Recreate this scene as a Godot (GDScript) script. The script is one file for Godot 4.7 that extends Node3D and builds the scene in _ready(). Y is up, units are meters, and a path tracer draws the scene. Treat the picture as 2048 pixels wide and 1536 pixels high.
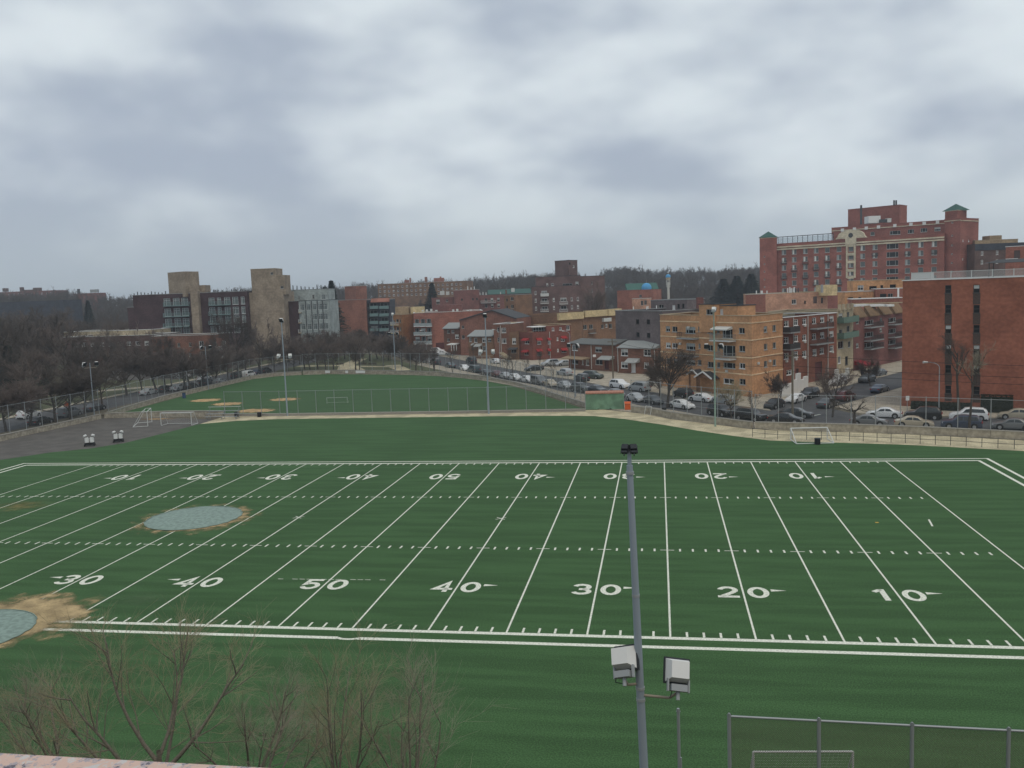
extends Node3D
# Football field behind a school, seen from an upper window on an overcast early spring day. Metres, y up; x runs along the field, -z away.

var taken := {}
var M := {}
var cache := {}
var off := Vector3.ZERO          # base of the thing being built: its parts are given in world metres

# ---------- mesh building ----------
class MB:
	var v := PackedVector3Array()
	var n := PackedVector3Array()
	var t := PackedVector2Array()
	var ix := PackedInt32Array()
	func quad(a: Vector3, b: Vector3, c: Vector3, d: Vector3) -> void:   # counter-clockwise seen from outside
		var m := (b - a).cross(c - a)
		if m.length_squared() < 1e-12: m = (c - a).cross(d - a)
		m = m.normalized()
		var k := v.size()
		v.append_array([a, b, c, d]); n.append_array([m, m, m, m])
		t.append_array([Vector2(0, 1), Vector2(1, 1), Vector2(1, 0), Vector2(0, 0)])
		ix.append_array([k, k + 2, k + 1, k, k + 3, k + 2])
	func tri(a: Vector3, b: Vector3, c: Vector3) -> void:
		var m := (b - a).cross(c - a).normalized()
		var k := v.size()
		v.append_array([a, b, c]); n.append_array([m, m, m]); t.append_array([Vector2.ZERO, Vector2.RIGHT, Vector2.ONE])
		ix.append_array([k, k + 2, k + 1])
	func box(c: Vector3, s: Vector3, b: Basis = Basis.IDENTITY) -> void:
		var x := b.x * s.x * 0.5
		var y := b.y * s.y * 0.5
		var z := b.z * s.z * 0.5
		quad(c - x - y + z, c + x - y + z, c + x + y + z, c - x + y + z)
		quad(c + x - y - z, c - x - y - z, c - x + y - z, c + x + y - z)
		quad(c + x - y + z, c + x - y - z, c + x + y - z, c + x + y + z)
		quad(c - x - y - z, c - x - y + z, c - x + y + z, c - x + y - z)
		quad(c - x + y + z, c + x + y + z, c + x + y - z, c - x + y - z)
		quad(c - x - y - z, c + x - y - z, c + x - y + z, c - x - y + z)
	func bar(a: Vector3, b: Vector3, w: float, h: float, up: Vector3 = Vector3.UP) -> void:   # a beam from a to b
		var d := b - a
		var z := d.normalized()
		var x := up.cross(z)
		if x.length() < 0.01: x = Vector3.RIGHT
		x = x.normalized()
		box((a + b) * 0.5, Vector3(w, h, d.length()), Basis(x, z.cross(x), z))
	func tube(a: Vector3, b: Vector3, ra: float, rb: float, k: int = 8, cap: bool = true) -> void:
		var d := (b - a).normalized()
		var x := d.cross(Vector3.UP if absf(d.y) < 0.95 else Vector3.RIGHT).normalized()
		var y := d.cross(x)
		var s := v.size()
		for i in k:
			var w := TAU * i / k
			var m := x * cos(w) + y * sin(w)
			v.append(a + m * ra); v.append(b + m * rb); n.append(m); n.append(m); t.append(Vector2(float(i) / k, 0)); t.append(Vector2(float(i) / k, 1))
		for i in k:
			var p := s + 2 * i
			var q := s + 2 * ((i + 1) % k)
			ix.append_array([p, p + 1, q, q, p + 1, q + 1])
		if cap:
			disc(b, x, y, rb, k); disc(a, y, x, ra, k)
	func disc(c: Vector3, x: Vector3, y: Vector3, r: float, k: int) -> void:
		var s := v.size()
		var m := x.cross(y)
		v.append(c); n.append(m); t.append(Vector2(0.5, 0.5))
		for i in k:
			var w := TAU * i / k
			v.append(c + (x * cos(w) + y * sin(w)) * r); n.append(m); t.append(Vector2(0.5 + 0.5 * cos(w), 0.5 + 0.5 * sin(w)))
		for i in k: ix.append_array([s, s + 1 + (i + 1) % k, s + 1 + i])
	func flat(p: PackedVector2Array, y: float) -> void:      # a horizontal polygon, face up
		var tr := Geometry2D.triangulate_polygon(p)
		var s := v.size()
		for q in p: v.append(Vector3(q.x, y, q.y)); n.append(Vector3.UP); t.append(q)
		for i in range(0, tr.size(), 3):
			var a: Vector2 = p[tr[i]]
			var b: Vector2 = p[tr[i + 1]]
			var c: Vector2 = p[tr[i + 2]]
			if (b - a).cross(c - a) > 0: ix.append_array([s + tr[i], s + tr[i + 1], s + tr[i + 2]])
			else: ix.append_array([s + tr[i], s + tr[i + 2], s + tr[i + 1]])
	func slab(p: PackedVector2Array, y0: float, y1: float) -> void:      # the polygon with vertical sides
		flat(p, y1)
		var area := 0.0
		for i in p.size(): area += p[i].cross(p[(i + 1) % p.size()])
		for i in p.size():
			var a := p[i]
			var b := p[(i + 1) % p.size()]
			if area < 0.0:
				var c := a
				a = b; b = c
			quad(Vector3(b.x, y0, b.y), Vector3(a.x, y0, a.y), Vector3(a.x, y1, a.y), Vector3(b.x, y1, b.y))
	func shell(rows: Array, closed: bool = false) -> void:   # smooth surface through rows of points
		var w: int = rows[0].size()
		var s := v.size()
		for i in rows.size():
			for j in w:
				var a: Vector3 = rows[i][maxi(j - 1, 0)] if not closed else rows[i][(j - 1 + w) % w]
				var b: Vector3 = rows[i][mini(j + 1, w - 1)] if not closed else rows[i][(j + 1) % w]
				var c: Vector3 = rows[maxi(i - 1, 0)][j]
				var d: Vector3 = rows[mini(i + 1, rows.size() - 1)][j]
				var m := (b - a).cross(d - c)
				v.append(rows[i][j]); n.append(m.normalized() if m.length_squared() > 1e-14 else Vector3.UP); t.append(Vector2(float(j) / w, float(i) / rows.size()))
		for i in rows.size() - 1:
			for j in (w if closed else w - 1):
				var p := s + i * w + j
				var q := s + i * w + (j + 1) % w
				ix.append_array([p, p + w, q, q, p + w, q + w])
	func mesh() -> ArrayMesh:
		var a := []
		a.resize(Mesh.ARRAY_MAX)
		a[Mesh.ARRAY_VERTEX] = v; a[Mesh.ARRAY_NORMAL] = n; a[Mesh.ARRAY_TEX_UV] = t; a[Mesh.ARRAY_INDEX] = ix
		var m := ArrayMesh.new()
		m.add_surface_from_arrays(Mesh.PRIMITIVE_TRIANGLES, a)
		return m

# ---------- naming ----------
func numbered(called: String) -> String:
	var k: int = taken.get(called, 0)
	taken[called] = k + 1
	return called if k == 0 else "%s_%03d" % [called, k]

func tag(o: Node, label: String, category: String, group: String = "") -> Node:
	o.set_meta("label", label); o.set_meta("category", category)
	if group: o.set_meta("group", group)
	return o

func thing(called: String, label: String, category: String, at: Vector3, turn: float = 0.0, group: String = "") -> Node3D:
	var o := Node3D.new()
	o.name = numbered(called); add_child(o)
	o.position = at; o.rotation.y = turn
	tag(o, label, category, group)
	off = at
	return o

func part(parent: Node, called: String, mesh: Mesh, mat: Material, at: Vector3 = Vector3.ZERO, b: Basis = Basis.IDENTITY) -> MeshInstance3D:
	var o := MeshInstance3D.new()
	o.name = called; o.mesh = mesh; o.material_override = mat
	o.transform = Transform3D(b, at)
	parent.add_child(o, true)
	return o

func structure(called: String, mesh: Mesh, mat: Material) -> MeshInstance3D:
	var o := part(self, numbered(called), mesh, mat)
	o.set_meta("kind", "structure")
	return o

func copy(o: Node3D, at: Vector3, turn: float, label: String = "") -> Node3D:
	var c: Node3D = o.duplicate()
	var base := String(o.name)
	var k := base.rfind("_")
	if k > 0 and base.substr(k + 1).is_valid_int(): base = base.substr(0, k)
	c.name = numbered(base); add_child(c)
	c.position = at; c.rotation = Vector3(0, turn, 0)
	if label: c.set_meta("label", label)
	return c

# ---------- materials ----------
func lin(r: float, g: float, b: float) -> Color: return Color(r, g, b).linear_to_srgb()

func noise_tex(seed_: int, size: int, freq: float, lo: float, hi: float, oct: int = 4, contrast: float = 1.6) -> ImageTexture:
	var f := FastNoiseLite.new()
	f.seed = seed_; f.frequency = freq; f.fractal_octaves = oct
	f.noise_type = FastNoiseLite.TYPE_SIMPLEX_SMOOTH
	var im := f.get_seamless_image(size, size, false, false, 0.12, true)
	var by := im.get_data()
	var o := PackedByteArray()
	o.resize(size * size)
	for i in size * size:
		var x := clampf((by[i] / 255.0 - 0.5) * contrast + 0.5, 0, 1)
		o[i] = int(255.0 * (lo + (hi - lo) * x))
	var im2 := Image.create_from_data(size, size, false, Image.FORMAT_L8, o)
	im2.convert(Image.FORMAT_RGB8)
	im2.generate_mipmaps()
	var tx := ImageTexture.create_from_image(im2)
	tx.set_meta("mean", pow((lo + hi) * 0.5, 2.2))
	return tx

func mat(r: float, g: float, b: float, rough: float = 0.85, tex: Texture2D = null, tile: float = 4.0, big: Texture2D = null, bigtile: float = 30.0) -> StandardMaterial3D:
	var m := StandardMaterial3D.new()
	var e := 1.0                       # the textures multiply: keep the mean colour as given
	for t in [tex, big]:
		if t and t.has_meta("mean"): e /= t.get_meta("mean")
	m.albedo_color = lin(minf(r * e, 1.0), minf(g * e, 1.0), minf(b * e, 1.0)); m.roughness = rough
	m.metallic_specular = 0.35
	if tex:
		m.albedo_texture = tex
		m.uv1_triplanar = true; m.uv1_world_triplanar = true
		m.uv1_scale = Vector3.ONE / tile
	if big:
		m.detail_enabled = true; m.detail_blend_mode = BaseMaterial3D.BLEND_MODE_MUL
		m.detail_albedo = big; m.detail_uv_layer = BaseMaterial3D.DETAIL_UV_2
		m.uv2_triplanar = true; m.uv2_world_triplanar = true
		m.uv2_scale = Vector3.ONE / bigtile
	return m

func metal(r: float, g: float, b: float, rough: float = 0.45, metallic: float = 0.6) -> StandardMaterial3D:
	var m := mat(r, g, b, rough)
	m.metallic = metallic
	return m

func P2(a: Array) -> PackedVector2Array:
	var p := PackedVector2Array()
	for i in range(0, a.size(), 2): p.append(Vector2(a[i], a[i + 1]))
	return p
func _ready() -> void:
	var cam := Camera3D.new()
	cam.name = "camera"
	cam.transform = Transform3D(Basis(Vector3(0.986125, -0.037237, -0.161776), Vector3(0.019424, 0.993705, -0.110329), Vector3(0.164866, 0.105656, 0.980641)).orthonormalized(), Vector3(22.574, 19.296, 47.606))
	cam.fov = 46.89; cam.near = 0.1; cam.far = 4000.0
	add_child(cam)
	cam.current = true
	var env := Environment.new()
	var sky := Sky.new()
	var pano := PanoramaSkyMaterial.new()
	pano.panorama = cloud_sky()
	sky.sky_material = pano
	env.background_mode = Environment.BG_SKY; env.sky = sky
	env.tonemap_mode = Environment.TONE_MAPPER_LINEAR; env.tonemap_exposure = 1.0
	env.sdfgi_enabled = true; env.ssao_enabled = true; env.ssil_enabled = true
	env.fog_enabled = true; env.fog_density = 0.0003; env.fog_light_color = Color(0.66, 0.69, 0.72)
	var we := WorldEnvironment.new()
	we.name = "world_environment"; we.environment = env
	add_child(we)
	var sun := DirectionalLight3D.new()
	sun.name = "sun"
	sun.light_energy = 0.32; sun.light_angular_distance = 35.0; sun.light_color = Color(1.0, 0.95, 0.86); sun.shadow_enabled = true
	sun.rotation = Vector3(deg_to_rad(-62), deg_to_rad(35), 0)
	add_child(sun)
	print("materials"); materials()
	print("ground"); build_ground()
	print("field"); build_field()
	print("buildings"); build_buildings()
	print("places"); build_places()
	print("done")

# ---------- the place ----------
func build_ground() -> void:
	var k := MB.new()
	k.flat(P2([-1500, 300, 1500, 300, 1500, -2600, -1500, -2600]), -0.16)
	structure("ground", k.mesh(), M.earth)
	# wooded ridge
	var rows := []
	var f := FastNoiseLite.new()
	f.seed = 12; f.frequency = 0.004
	for i in 12:
		var r := 430.0 + 60.0 * i
		var row := []
		for j in 41:
			var w := deg_to_rad(-62.0 + 120.0 * j / 40.0)
			row.append(Vector3(22.0 + sin(w) * r, hill_height(22.0 + sin(w) * r, 47.0 - cos(w) * r), 47.0 - cos(w) * r))
		rows.append(row)
	k = MB.new()
	k.shell(rows)
	structure("hill", k.mesh(), M.hill)

func hill_height(x: float, z: float) -> float:
	var r := Vector2(x - 22.0, z - 47.0).length()
	var w := rad_to_deg(atan2(x - 22.0, 47.0 - z))
	var tab := [-60.0, 15.0, -40.0, 16.0, -36.6, 18.0, -33.0, 9.0, -27.0, 12.5, -22.0, 11.5, -19.0, 15.0, -13.5, 13.0, -8.3, 18.0, -4.0, 14.5, -2.0, 20.0, -0.6, 16.5, 2.5, 15.0, 5.5, 17.0, 60.0, 17.0]
	var h := 16.0
	for i in range(0, tab.size() - 2, 2):
		if w >= tab[i] and w <= tab[i + 2]: h = lerpf(tab[i + 1], tab[i + 3], (w - tab[i]) / (tab[i + 2] - tab[i]))
	return -0.6 + smoothstep(500.0, 760.0, r) * h

func kid(parent: Node, called: String, mb: MB, m: Material) -> MeshInstance3D: return part(parent, called, mb.mesh(), m)

func build_field() -> void:
	var Y := 0.9144
	var W := 53.333 * Y
	var k := MB.new()
	k.slab(P2([-90, 16.9, 115, 16.9, 115, -34, 61.1, -54, 54.4, -56.7, 49.6, -58.5, 44.4, -59.7, 38.9, -61, 35.6, -61.9, 31.7, -65.3, 27.6, -69.5, 23.1, -74.9, 17.4, -80.9, 12.8, -84.3, 8.3, -85, -1.9, -85.6, -26.2, -85.7, -39, -85.6, -44.9, -84.2, -49.5, -81.4, -50.4, -72.8, -51.5, -64.3, -54, -60.2, -58, -57.4, -61.3, -52.4, -70, -44, -90, -34]), -0.12, 0.0)
	var turf := structure("turf", k.mesh(), M.turf)
	k = MB.new()
	k.slab(P2([-72.5, -91, 13, -91, 9.8, -94, 0.8, -112.5, -7.5, -128.7, -14.6, -138.6, -21.8, -146.3, -29.1, -152.2, -36.3, -156, -44.7, -159, -53.2, -161.4, -60.3, -163, -66.7, -162.4, -71.4, -160.9, -75.4, -154.6, -75.4, -139.7, -75, -123.4, -74.3, -116.7]), -0.12, 0.006)
	var turf2 := structure("turf", k.mesh(), M.turf)
	# lines
	var y := 0.005
	for i in range(-10, 11):
		k = MB.new()
		strip(k, Vector2(i * 5 * Y, 0.0), Vector2(i * 5 * Y, -W), 0.115, y + 0.004)
		kid(turf, "yard_line", k, M.paint_line)
	for s in [-1.0, 1.0]:
		k = MB.new()
		strip(k, Vector2(s * 60 * Y, 0.2), Vector2(s * 60 * Y, -W - 0.2), 0.32, y)
		kid(turf, "end_line", k, M.paint_line)
		k = MB.new()
		strip(k, Vector2(s * (60 * Y + 1.15), 1.55), Vector2(s * (60 * Y + 1.15), -W - 1.35), 0.32, y)
		kid(turf, "border_line", k, M.paint_line)
	for z in [0.14, -W - 0.14]:
		k = MB.new()
		strip(k, Vector2(-60 * Y, z), Vector2(60 * Y, z), 0.36, y - 0.001)
		kid(turf, "side_line", k, M.paint_line)
	k = MB.new()
	strip(k, Vector2(-60 * Y - 1.2, -W - 1.2), Vector2(60 * Y + 1.2, -W - 1.2), 0.26, y - 0.001)
	kid(turf, "border_line", k, M.paint_line)
	k = MB.new()
	for q in [[-56, 4.2, 0, 0], [4.2, 4.55, 0, 0.14], [4.55, 5.05, 0.14, 0.14], [5.05, 5.4, 0.14, 0], [5.4, 56, 0, 0]]: strip(k, Vector2(q[0], 1.42 + q[2]), Vector2(q[1], 1.42 + q[3]), 0.36 if q[2] == 0 and q[3] == 0 else 0.22, y - 0.001)
	kid(turf, "border_line", k, M.paint_line)
	for r in [[-0.42, 0.7, 0.13], [-W + 0.5, 0.7, 0.12], [-17.78 * Y, 0.62, 0.14], [-W + 17.78 * Y, 0.62, 0.14]]:
		k = MB.new()
		for i in range(-49, 50):
			if i % 5 != 0: strip(k, Vector2(i * Y, r[0] - r[1] * 0.5), Vector2(i * Y, r[0] + r[1] * 0.5), r[2], y)
			elif r[0] < -5.0 and r[0] > -40: strip(k, Vector2(i * Y - 0.5, r[0]), Vector2(i * Y + 0.5, r[0]), 0.1, y)
		var o := kid(turf, "hash_mark", k, M.paint_line)
		o.set_meta("kind", "stuff")
	# numerals
	for i in range(-4, 5):
		var t := str(50 - absi(i) * 10)
		for side in [0, 1]:
			var zc := -7.5 if side == 0 else -W + 7.1
			for d in 2:
				var off_x := (-0.92 if d == 0 else 0.92) * (1.0 if side == 0 else -1.0)
				part(turf, "numeral", digit_mesh(t[d]), M.paint_line, Vector3(i * 10 * Y + off_x, y + 0.002, zc), Basis(Vector3.UP, 0.0 if side == 0 else PI) * Basis.from_scale(Vector3(1, 1, 1.0 if side == 0 else 1.3)))
			if i != 0:
				var s := 1.0 if i > 0 else -1.0
				k = MB.new()
				var x0 := i * 10 * Y + s * 1.72
				var za := zc - 0.42 * (1.0 if side == 0 else -1.0)
				var a := Vector3(x0, y, za - 0.2)
				var b := Vector3(x0, y, za + 0.2)
				var c := Vector3(x0 + s * 0.95, y, za)
				if s > 0: k.tri(a, b, c)
				else: k.tri(b, a, c)
				kid(turf, "arrow", k, M.paint_line)
	k = MB.new()
	for i in 15:
		if i % 4 != 1: strip(k, Vector2(-3.8 + i * 0.52, -8.45 - i * 0.012), Vector2(-3.4 + i * 0.52, -8.45 - i * 0.012), 0.07, y - 0.002)
	kid(turf, "dashed_line", k, M.paint_line)
	k = MB.new()
	strip(k, Vector2(43.35, -25.3), Vector2(43.05, -23.3), 0.14, y)
	kid(turf, "yard_mark", k, M.paint_line)
	k = MB.new()
	strip(k, Vector2(39.1, -24.3), Vector2(39.35, -24.3), 0.22, y)
	kid(turf, "yard_mark", k, M.yellow)
	for x in [-9.2, 9.0]:
		k = MB.new()
		strip(k, Vector2(x - 0.4, -25.2), Vector2(x + 0.4, -24.5), 0.09, y + 0.006); strip(k, Vector2(x - 0.4, -24.5), Vector2(x + 0.4, -25.2), 0.09, y + 0.008)
		kid(turf, "cross_mark", k, M.paint_line)
	# sand spread round the covered mound and plate
	var sand := Color(0.66, 0.58, 0.44)
	dirt(turf, "sand", Vector2(-18.6, -24.2), 6.2, 5.9, 0.0, 0.014, 21, 0.86, 3.4, sand)
	dirt(turf, "sand", Vector2(-18.1, 0.4), 6.6, 6.0, 0.3, 0.014, 22, 0.84, 4.0, sand)
	dirt(turf, "sand", Vector2(-39.5, -28.6), 6.0, 4.6, 0.0, 0.014, 23, 0.5, 1.2, Color(0.6, 0.52, 0.34), 0.6)
	dirt(turf, "sand", Vector2(-11.4, -4.0), 4.2, 2.8, 0.2, 0.012, 24, 0.5, 1.1, Color(0.42, 0.5, 0.38), 0.4)
	dirt(turf, "sand", Vector2(-60.5, -87.6), 5.0, 1.6, 0.0, 0.02, 25, 0.7, 2.0, Color(0.64, 0.54, 0.4))
	var clay := Color(0.7, 0.59, 0.44)
	for e in [[-65.4, -112.6, 4.6, 3.6, 31], [-57.6, -106.4, 4.4, 3.4, 32], [-47.2, -96.2, 5.2, 3.6, 33], [-48.6, -111.8, 4.2, 3.5, 34]]:
		dirt(turf2, "clay_patch", Vector2(e[0], e[1]), e[2], e[3], -0.15, 0.014, e[4], 0.74, 5.0, clay, 1.0)
	for e in [[-18.9, -24.4, 4.15, "round blue grey tarp weighted over the pitching mound", 51], [-18.9, 2.3, 3.75, "blue grey tarp covering the home plate dirt", 52]]:
		tarp(e[3], Vector3(e[0], 0.02, e[1]), e[2], e[4])
	# ground round the fields
	k = MB.new()
	k.slab(P2([-73, -90, -73, -40, -70, -44, -61.3, -52.4, -58, -57.4, -54, -60.2, -51.5, -64.3, -50.4, -72.8, -49.5, -81.4, -49.4, -86, -60, -89.5]), -0.12, -0.006)
	structure("asphalt_lot", k.mesh(), M.asphalt_lot)
	k = MB.new()
	k.slab(P2([-49.5, -81.2, -44.9, -84, -39, -85.4, -26.2, -85.5, -1.9, -85.4, 8.3, -84.8, 12.8, -84.1, 17.4, -80.7, 23.1, -74.7, 27.6, -69.3, 31.7, -65.1, 35.6, -61.7, 38.9, -60.8, 44.4, -59.5, 49.6, -58.3, 54.4, -56.5, 61.1, -53.8, 115, -33.5, 115, -40, 63.6, -60.8, 54.1, -65.1, 46, -67.9, 40.2, -69.1, 34.1, -70.7, 27.9, -76.7, 23.9, -80.3, 20.3, -85.7, 17.2, -88.3, 13, -92, -49.5, -92]), -0.14, -0.004)
	structure("path", k.mesh(), M.concrete)
	k = MB.new()
	k.slab(P2([-74, 46, 115, 46, 115, 16.8, -74, 16.8]), -0.14, -0.01)
	structure("ground", k.mesh(), M.lawn)
	# roads
	var near := [[115, -49], [90, -58], [64.9, -67.4], [49.2, -71.7], [39.2, -75.2], [34.2, -77.4], [30.5, -81], [24, -90.2], [19.2, -95.7], [12.9, -107.4], [3.8, -118], [-2.5, -129.4], [-12.1, -143], [-22.4, -160], [-40.5, -190], [-64, -229], [-90, -272]]
	var far := []
	for i in near.size():
		var a: Array = near[maxi(i - 1, 0)]
		var b: Array = near[mini(i + 1, near.size() - 1)]
		var d := Vector2(b[0] - a[0], b[1] - a[1]).normalized()
		far.append([near[i][0] - d.y * 10.6, near[i][1] + d.x * 10.6])
	var p := []
	for q in near: p.append_array(q)
	for i in far.size(): p.append_array(far[far.size() - 1 - i])
	k = MB.new()
	k.flat(P2(p), -0.12)
	structure("road", k.mesh(), M.road)
	k = MB.new()
	k.flat(P2([37.5, -86, 38.6, -93, 66.5, -134.5, 90, -169.5, 98, -164, 75, -131.5, 47.6, -90.2, 51, -80.5]), -0.116)
	structure("road", k.mesh(), M.road)
	k = MB.new()
	strip(k, Vector2(35.5, -82.6), Vector2(42.5, -83.4), 0.3, -0.108); strip(k, Vector2(42, -80.2), Vector2(45.2, -83.8), 0.3, -0.106)
	kid(get_node("road"), "stop_line", k, M.paint_line)
	# blocks across the road, sidewalks
	p = [38.6, -92.4]
	for i in range(6, far.size()): p.append_array(far[i])
	p.append_array([-60, -420, 230, -420, 90, -169.5, 66.5, -134.5])
	k = MB.new()
	k.slab(P2(p), -0.16, 0.0)
	structure("sidewalk", k.mesh(), M.sidewalk)
	k = MB.new()
	k.slab(P2([48.4, -90.6, 50.6, -83.6, 68, -77.4, 93, -67.6, 118, -58, 150, -60, 150, -170, 98, -164, 75.5, -131.2]), -0.16, 0.002)
	structure("sidewalk", k.mesh(), M.sidewalk)
	p = []
	for i in range(0, 15): p.append_array(near[i])
	p.append_array([-44.5, -188, -26, -158.6, -15.6, -141, -6.5, -128.5, 1.6, -114, 10.6, -95, 18, -88.6, 24.6, -80.6, 28.4, -77, 34.4, -71.2, 46.2, -68.4, 54.4, -65.6, 64, -61.2, 115, -40.4])
	k = MB.new()
	k.slab(P2(p), -0.16, -0.02)
	structure("sidewalk", k.mesh(), M.sidewalk)
	k = MB.new()
	k.flat(P2([-79.8, 10, -79.8, -262, -91.5, -262, -91.5, 10]), -0.12)
	structure("road", k.mesh(), M.road)
	k = MB.new()
	k.slab(P2([-74.5, 10, -74.5, -90, -76.6, -116, -76.6, -156, -74, -163, -79.6, -176, -79.6, 10]), -0.16, -0.02)
	structure("verge", k.mesh(), M.earth)
	# park beyond the far field
	k = MB.new()
	k.slab(P2([-74, -163.5, -60, -165.6, -44, -161.5, -30, -156, -26.5, -158.8, -44.6, -188, -66, -224, -79.6, -240, -79.6, -178]), -0.16, -0.03)
	structure("lawn", k.mesh(), M.lawn)
	for e in [[-66, -165.8, -52, -164.2, -50.5, -168, -62, -190, -66, -213, -70, -213, -66.5, -190, -60, -170], [-60, -184, -46, -178.5, -45, -181, -62, -188], [-79, -189, -62, -186.5, -62, -189.5, -79, -192], [-40, -170, -48, -187, -52, -186, -43, -168]]:
		k = MB.new()
		k.flat(P2(e), -0.02 + 0.004 * (e[0] as float) / -70.0)
		structure("path", k.mesh(), M.concrete)
	k = MB.new()
	k.slab(P2([-91.5, 10, -91.5, -262, -150, -262, -260, -120, -260, 10]), -0.16, -0.05)
	structure("lawn", k.mesh(), M.lawn)
	for e in [[-91.6, 10, -91.6, -262, -93.6, -262, -93.6, 10], [-93.5, -140, -119, -118, -160, -108, -160, -112, -121, -122, -93.5, -145], [-97, -158, -97, -205, -108, -225, -128, -225, -124, -160]]:
		k = MB.new()
		k.flat(P2(e), -0.045 + 0.003 * absf(e[1]) / 150.0)
		structure("path", k.mesh(), M.sidewalk if e[1] > 0 or e[1] > -150 else M.asphalt_lot)

func tarp(label: String, at: Vector3, r: float, seed_: int) -> void:
	var t := thing("field_tarp", label, "tarp", at)
	var f := FastNoiseLite.new()
	f.seed = seed_; f.frequency = 0.35; f.fractal_octaves = 3
	var rows := []
	for i in 25:
		var q := r * i / 24.0
		var row := []
		for j in 72:
			var w := TAU * j / 72.0
			var x := cos(w) * q * (1.0 + 0.012 * sin(j * 2.1) + 0.008 * sin(j * 5.3))
			var z := sin(w) * q
			var h := 0.22 * (1.0 - pow(q / r, 2.0)) + 0.02 + f.get_noise_2d(x * 0.8, z * 0.8) * 0.07 + f.get_noise_2d(x * 0.25 + 40.0, z * 1.6) * 0.045
			row.append(Vector3(x, maxf(h, 0.012) if i < 24 else 0.004, z))
		rows.append(row)
	var k := MB.new()
	k.shell(rows, true)
	part(t, "sheet", k.mesh(), M.tarp)
	var e := MB.new()
	for j in 72:
		var a := rows[24][j] as Vector3
		var b := rows[24][(j + 1) % 72] as Vector3
		e.tube(a + Vector3.UP * 0.03, b + Vector3.UP * 0.03, 0.035, 0.035, 5, false)
	part(t, "hem", e.mesh(), M.tarp)

# ---------- buildings ----------
func wall_mesh(A: Vector3, B: Vector3, y0: float, y1: float, holes: Array) -> ArrayMesh:   # A left, B right, seen from outside; holes [u, v, w, h]
	var mb := MB.new()
	var d := Vector3(B.x - A.x, 0, B.z - A.z)
	var w := d.length()
	d /= w
	var us := [0.0, w]
	var vs := [y0, y1]
	for h in holes:
		us.append_array([h[0] - h[2] * 0.5, h[0] + h[2] * 0.5]); vs.append_array([h[1] - h[3] * 0.5, h[1] + h[3] * 0.5])
	us.sort(); vs.sort()
	var o := Vector3(A.x, 0, A.z)
	for j in vs.size() - 1:
		if vs[j + 1] - vs[j] < 1e-4 or vs[j] < y0 - 1e-4 or vs[j + 1] > y1 + 1e-4: continue
		var cv: float = (vs[j] + vs[j + 1]) * 0.5
		var start := -1.0
		for i in us.size():
			var open := i == us.size() - 1
			if not open and us[i + 1] - us[i] > 1e-4:
				var cu: float = (us[i] + us[i + 1]) * 0.5
				if cu < 0 or cu > w: open = true
				for h in holes:
					if absf(cu - h[0]) < h[2] * 0.5 and absf(cv - h[1]) < h[3] * 0.5: open = true
			elif not open: continue
			if open and start >= 0.0:
				var e: float = us[i]
				mb.quad(o + d * start + Vector3.UP * vs[j], o + d * e + Vector3.UP * vs[j], o + d * e + Vector3.UP * vs[j + 1], o + d * start + Vector3.UP * vs[j + 1])
				start = -1.0
			elif not open and start < 0.0: start = us[i]
	return mb.mesh()

# one window: frame with reveals, glazing bars and a sill; the pane (and a blind) are its sub-parts
func window_mesh(w: float, h: float, style: String) -> Array:
	var key := "w%.2f_%.2f_%s" % [w, h, style]
	if cache.has(key): return cache[key]
	var f := MB.new()
	var t := 0.09 if style in ["white", "cross", "triple", "pale"] else 0.06
	var dp := 0.16
	var z := -dp + 0.05
	for s in [-1.0, 1.0]:
		f.box(Vector3(s * (w - t) * 0.5, 0, z), Vector3(t, h, 0.08)); f.box(Vector3(0, s * (h - t) * 0.5, z), Vector3(w - 2 * t, t, 0.08))
	var bars := []
	match style:
		"white", "dark": bars = [[0.5, 1, -1.0]]
		"cross": bars = [[0.5, 1, 0.62]]
		"sash", "strip": bars = [[-1.0, 0, 0.5]]
		"triple": bars = [[0.3, 1, 0.7], [0.7, 1, -1.0]]
		"pale": bars = [[0.38, 1, 0.72]]
		"wide": bars = [[0.25, 1, -1.0], [0.75, 1, -1.0]]
	for b in bars:
		if b[0] >= 0: f.box(Vector3((b[0] - 0.5) * w, 0, z + 0.004), Vector3(0.07, h - 2 * t, 0.07))
		if b[2] >= 0: f.box(Vector3(0, (b[2] - 0.5) * h, z + 0.008), Vector3(w - 2 * t, 0.07, 0.06))
	# reveals
	var x := w * 0.5
	var y := h * 0.5
	f.quad(Vector3(-x, -y, 0), Vector3(-x, -y, -dp), Vector3(-x, y, -dp), Vector3(-x, y, 0))
	f.quad(Vector3(x, -y, -dp), Vector3(x, -y, 0), Vector3(x, y, 0), Vector3(x, y, -dp))
	f.quad(Vector3(-x, y, 0), Vector3(-x, y, -dp), Vector3(x, y, -dp), Vector3(x, y, 0))
	f.box(Vector3(0, -y - 0.04, 0.02), Vector3(w + 0.16, 0.1, 0.14))
	var p := MB.new()
	p.quad(Vector3(-x, -y, -dp), Vector3(x, -y, -dp), Vector3(x, y, -dp), Vector3(-x, y, -dp))
	var bl := MB.new()
	bl.box(Vector3(0, h * 0.22, -dp + 0.015), Vector3(w - 2 * t, h * 0.44, 0.012))
	var cu := MB.new()
	cu.box(Vector3(-w * 0.22, 0, -dp + 0.015), Vector3(w * 0.36, h - 2 * t, 0.012))
	cache[key] = [f.mesh(), p.mesh(), bl.mesh(), cu.mesh()]
	return cache[key]

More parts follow.
